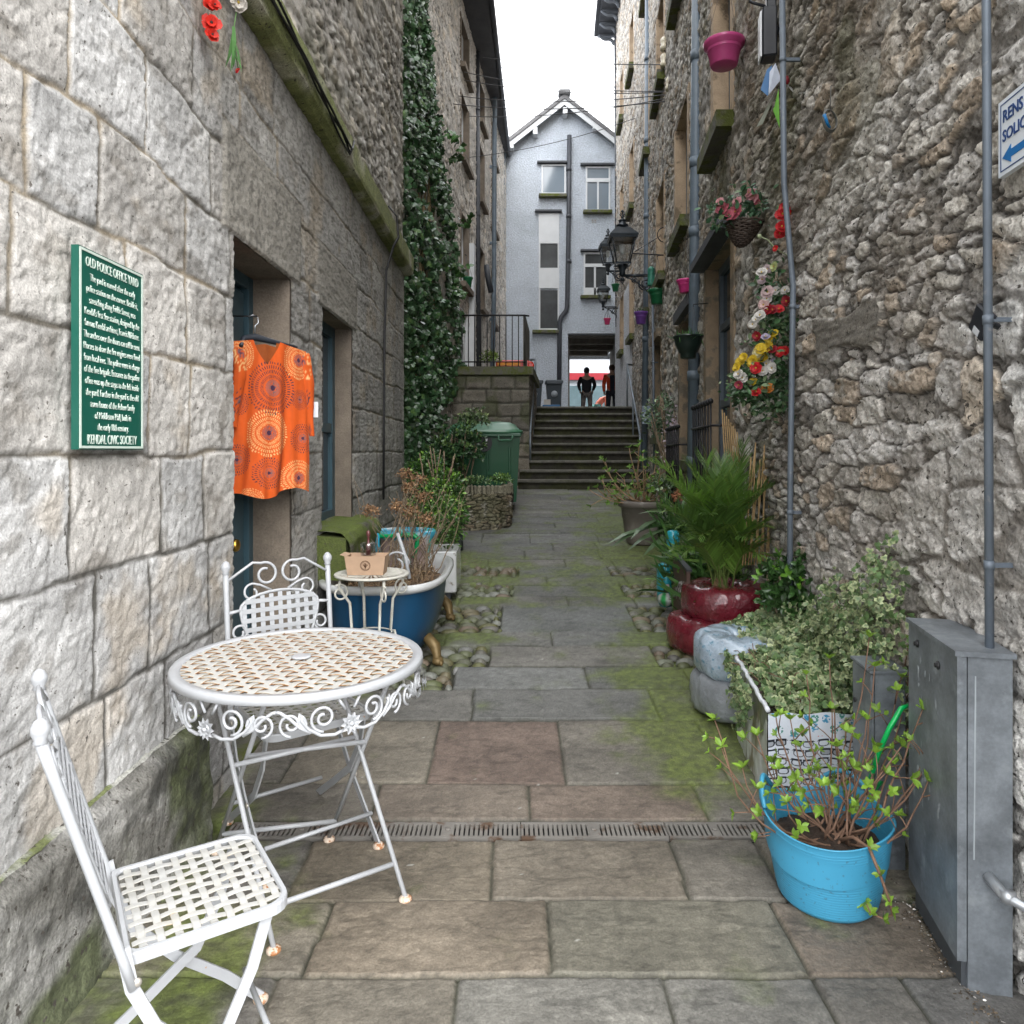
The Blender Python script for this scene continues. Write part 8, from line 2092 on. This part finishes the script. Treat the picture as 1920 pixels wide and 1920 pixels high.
# ---------------------------------------------------------------- people
def skin(name, chain, edges, radii, m, parent, sub=2):
    me = bpy.data.meshes.new(name); me.from_pydata([tuple(c) for c in chain], edges, []); o = bpy.data.objects.new(name, me); link(o)
    a = o.modifiers.new('skin', 'SKIN'); a.use_smooth_shade = True
    for i, r_ in enumerate(radii):
        sv = me.skin_vertices[0].data[i]; sv.radius = (r_ if hasattr(r_, '__len__') else (r_, r_)); sv.use_root = (i == 0)
    s_ = o.modifiers.new('sub', 'SUBSURF'); s_.levels = 1; s_.render_levels = sub
    me.materials.append(m); o.parent = parent; return o
def person(label, loc, rz, sc, pose, coat, legs_, hair, skin_c=(.42, .26, .19), stoop=0, open_front=None):
    t = thing('person', label, 'person', loc, rz); t.scale = (sc, sc, sc)
    la, lb, aa, ab_ = pose     # leg swings and arm joints
    hipz, shz = .92, 1.42; lean = stoop
    def Tp(x, y, z):           # stoop about hips
        if z > hipz and lean:
            dz = z - hipz; return (x, y + math.sin(lean) * dz, hipz + math.cos(lean) * dz)
        return (x, y, z)
    V = [Tp(0, 0, .95), Tp(0, .01, 1.15), Tp(0, 0, 1.38), Tp(0, .01, 1.50), Tp(0, .025, 1.60), Tp(0, .02, 1.72)]
    rd = [(.15, .11), (.135, .10), (.15, .095), .055, .085, .075]; ed = [(0, 1), (1, 2), (2, 3), (3, 4), (4, 5)]
    for s, l in ((-1, la), (1, lb)):
        k = len(V); V += [(s * .10, 0, .86), (s * .11, l * .5 + .02, .48), (s * .11, l - .03, .09), (s * .115, l + .11, .03)]; rd += [.085, .058, .042, .038]; ed += [(0, k), (k, k + 1), (k + 1, k + 2), (k + 2, k + 3)]
    for s, (ex, ey, ez, hx_, hy_, hz_) in ((-1, aa), (1, ab_)):
        k = len(V); V += [Tp(s * .19, 0, 1.40), Tp(s * ex, ey, ez), Tp(s * hx_, hy_, hz_), Tp(s * hx_, hy_ + .03, hz_ - .09)]; rd += [.055, .042, .030, .026]; ed += [(2, k), (k, k + 1), (k + 1, k + 2), (k + 2, k + 3)]
    skin('body', V, ed, rd, mat('skin_%d' % int(skin_c[0] * 100), skin_c, .55, var=.05), t)
    g = .018
    cv = [V[0], V[1], V[2]] + [V[14], V[15], V[16]] + [V[18], V[19], V[20]]; ce = [(0, 1), (1, 2), (2, 3), (3, 4), (4, 5), (2, 6), (6, 7), (7, 8)]; cr = [(.185, .15), (.165, .13), (.17, .12), .078, .065, .045, .078, .065, .045]
    cv[0] = Tp(0, 0, .86); jk = skin('jacket', cv, ce, cr, coat, t)
    skin('trousers', [V[0], V[6], V[7], V[8], V[10], V[11], V[12]], [(0, 1), (1, 2), (2, 3), (0, 4), (4, 5), (5, 6)], [(.155, .12), .098, .074, .058, .098, .074, .058], legs_, t)
    for i in (8, 12):
        b = MB(); v = V[i]; b.box((v[0], v[1] + .05, .045), (.10, .27, .09), b=.03); b.build('shoe', MATS['black_casing'], t, world=False)
    h = MB(); hd = V[4]; h.ball((hd[0], hd[1] - .012, hd[2] + .055), .112, 14, sq=(.85, .98, 1.0)); h.build('hair' if hair[1] == 'hair' else 'hat', hair[0], t, world=False)
    if open_front:
        q = MB(); q.box((0, .13, 1.12), (.15, .06, .60), b=.025); q.build('shirt', open_front, t, world=False)
    return t
M_hood = mat('black_hoodie', (.016, .017, .022), .9, var=.1); M_camo = mat('grey_trousers', (.16, .14, .13), .9, var=.4, scale=9); M_hv = mat('orange_hi_vis', (.68, .075, .02), .7, var=.1); M_nv = mat('navy_cloth', (.018, .02, .03), .9, var=.1)
def gl_(px, d_): return Vector(((px - 960) / F * d_, d_, LAND))
person('person in a black hooded top and grey trousers walking away through the archway', gl_(1100, 22.6), 0, .97, (.12, -.10, (.27, -.02, 1.18, .20, .06, 1.0), (.27, -.02, 1.18, .20, .06, 1.0)), M_hood, M_camo, (mat('dark_cap', (.02, .02, .022), .9), 'hat'))
person('person in an open orange jacket and dark trousers standing in the archway', gl_(1147, 22.3), R(180), 1.0, (.03, -.03, (.25, .0, 1.14, .24, .05, .90), (.25, .0, 1.14, .24, .05, .90)), M_hv, M_nv, (mat('brown_hair', (.08, .05, .035), .8), 'hair'), open_front=M_nv)
person('person in a pink orange top stooping in the street beyond the archway', gl_(1118, 27.5), R(-70), .9, (.10, -.14, (.24, .20, 1.10, .18, .34, .90), (.24, .2, 1.10, .18, .34, .90)), mat('coral_top', (.62, .16, .10), .8), mat('teal_cloth', (.16, .38, .33), .8, var=.4, scale=12), (MATS['brown_hair'], 'hair'), stoop=R(50))

# far wheeled bins and the blue recycling box
M_fb = mat('charcoal_plastic', (.030, .040, .050), .45, var=.08)
def farbin(label, px0, px1, ptop, d_):
    x0, x1 = (px0 - 960) / F * d_, (px1 - 960) / F * d_; w_ = x1 - x0; zt2 = EYE + (845 - ptop) / F * d_; t = thing('wheeled_bin', label, 'bin', ((x0 + x1) / 2, d_, LAND), group='charcoal wheeled bins')
    b = MB(); i_ = .05; y0, y1 = d_, d_ + .55
    b.hexa([(x0 + i_ + .03, y0 + .06, LAND + .06), (x1 - i_ - .03, y0 + .06, LAND + .06), (x1 - i_ - .03, y1 - .1, LAND + .06), (x0 + i_ + .03, y1 - .1, LAND + .06), (x0 + .03, y0, zt2 - .10), (x1 - .03, y0, zt2 - .10), (x1 - .03, y1, zt2 - .10), (x0 + .03, y1, zt2 - .10)]); b.build('bin_body', M_fb, t)
    b = MB(); b.box(((x0 + x1) / 2, (y0 + y1) / 2, zt2 - .06), (w_, .60, .08), b=.02); b.box(((x0 + x1) / 2, y0 - .02, zt2 - .10), (w_ - .04, .05, .06), b=.01); b.build('lid', M_fb, t)
    b = MB(); b.lathe([(.085, 0), (.085, .006), (.001, .007)], ((x0 + x1) / 2, y0 + .012, zt2 - .38), 18, M=Matrix.Rotation(R(90), 3, 'X')); b.build('emblem', mat('emblem_grey', (.28, .31, .34), .5), t)
    for x in (x0 + .1, x1 - .1): b = MB(); b.lathe([(.09, -.02), (.09, .02)], (x, y1 - .06, LAND + .09), 14, M=Matrix.Rotation(R(90), 3, 'Y')); b.build('wheel', MATS['black_rubber'], t)
farbin('charcoal wheeled bin beside the black soil pipe, the fully visible one', 1023, 1056, 711, 18.6); farbin('charcoal wheeled bin half hidden behind the left handrail', 984, 1019, 711, 18.6)
bb_ = thing('recycling_box', 'blue open plastic box on the ground between the charcoal bins', 'box', (.9, 18.3, LAND)); b = MB(); x0, x1 = (1017 - 960) / F * 18.2, (1049 - 960) / F * 18.2
hollow(b, x0, x1, 18.0, 18.4, LAND, LAND + .24, .02); b.box(((x0 + x1) / 2, 18.2, LAND + .03), (x1 - x0 - .04, .36, .04)); b.build('box_wall', mat('recycling_blue', (.015, .10, .24), .4), bb_); b = MB(); b.box((x0 + .12, 18.2, LAND + .26), (.16, .2, .24)); b.build('waste_paper', mat('pale_card', (.4, .38, .35), .8), bb_)
# red and yellow object behind the planter railing
cr_ = thing('play_car', 'red and yellow plastic object low on the terrace behind the railing', 'toy', P(965, 690, 13.4)); b = MB(); c = P(962, 686, 13.2); b.box(c, (.62, .5, .16), b=.04); b.build('red_shell', mat('toy_red', (.60, .03, .015), .4, coat=.3), cr_); b = MB(); b.box(c + Vector((-.08, -.26, .0)), (.42, .03, .05)); b.build('yellow_stripe', mat('toy_orange', (.75, .28, .03), .5), cr_); b = MB(); b.lathe([(.05, -.03), (.08, -.03), (.08, .03), (.05, .03)], c + Vector((.30, -.2, -.02)), 14, M=Matrix.Rotation(R(90), 3, 'X')); b.build('round_lamp', MATS['toy_red'], cr_)
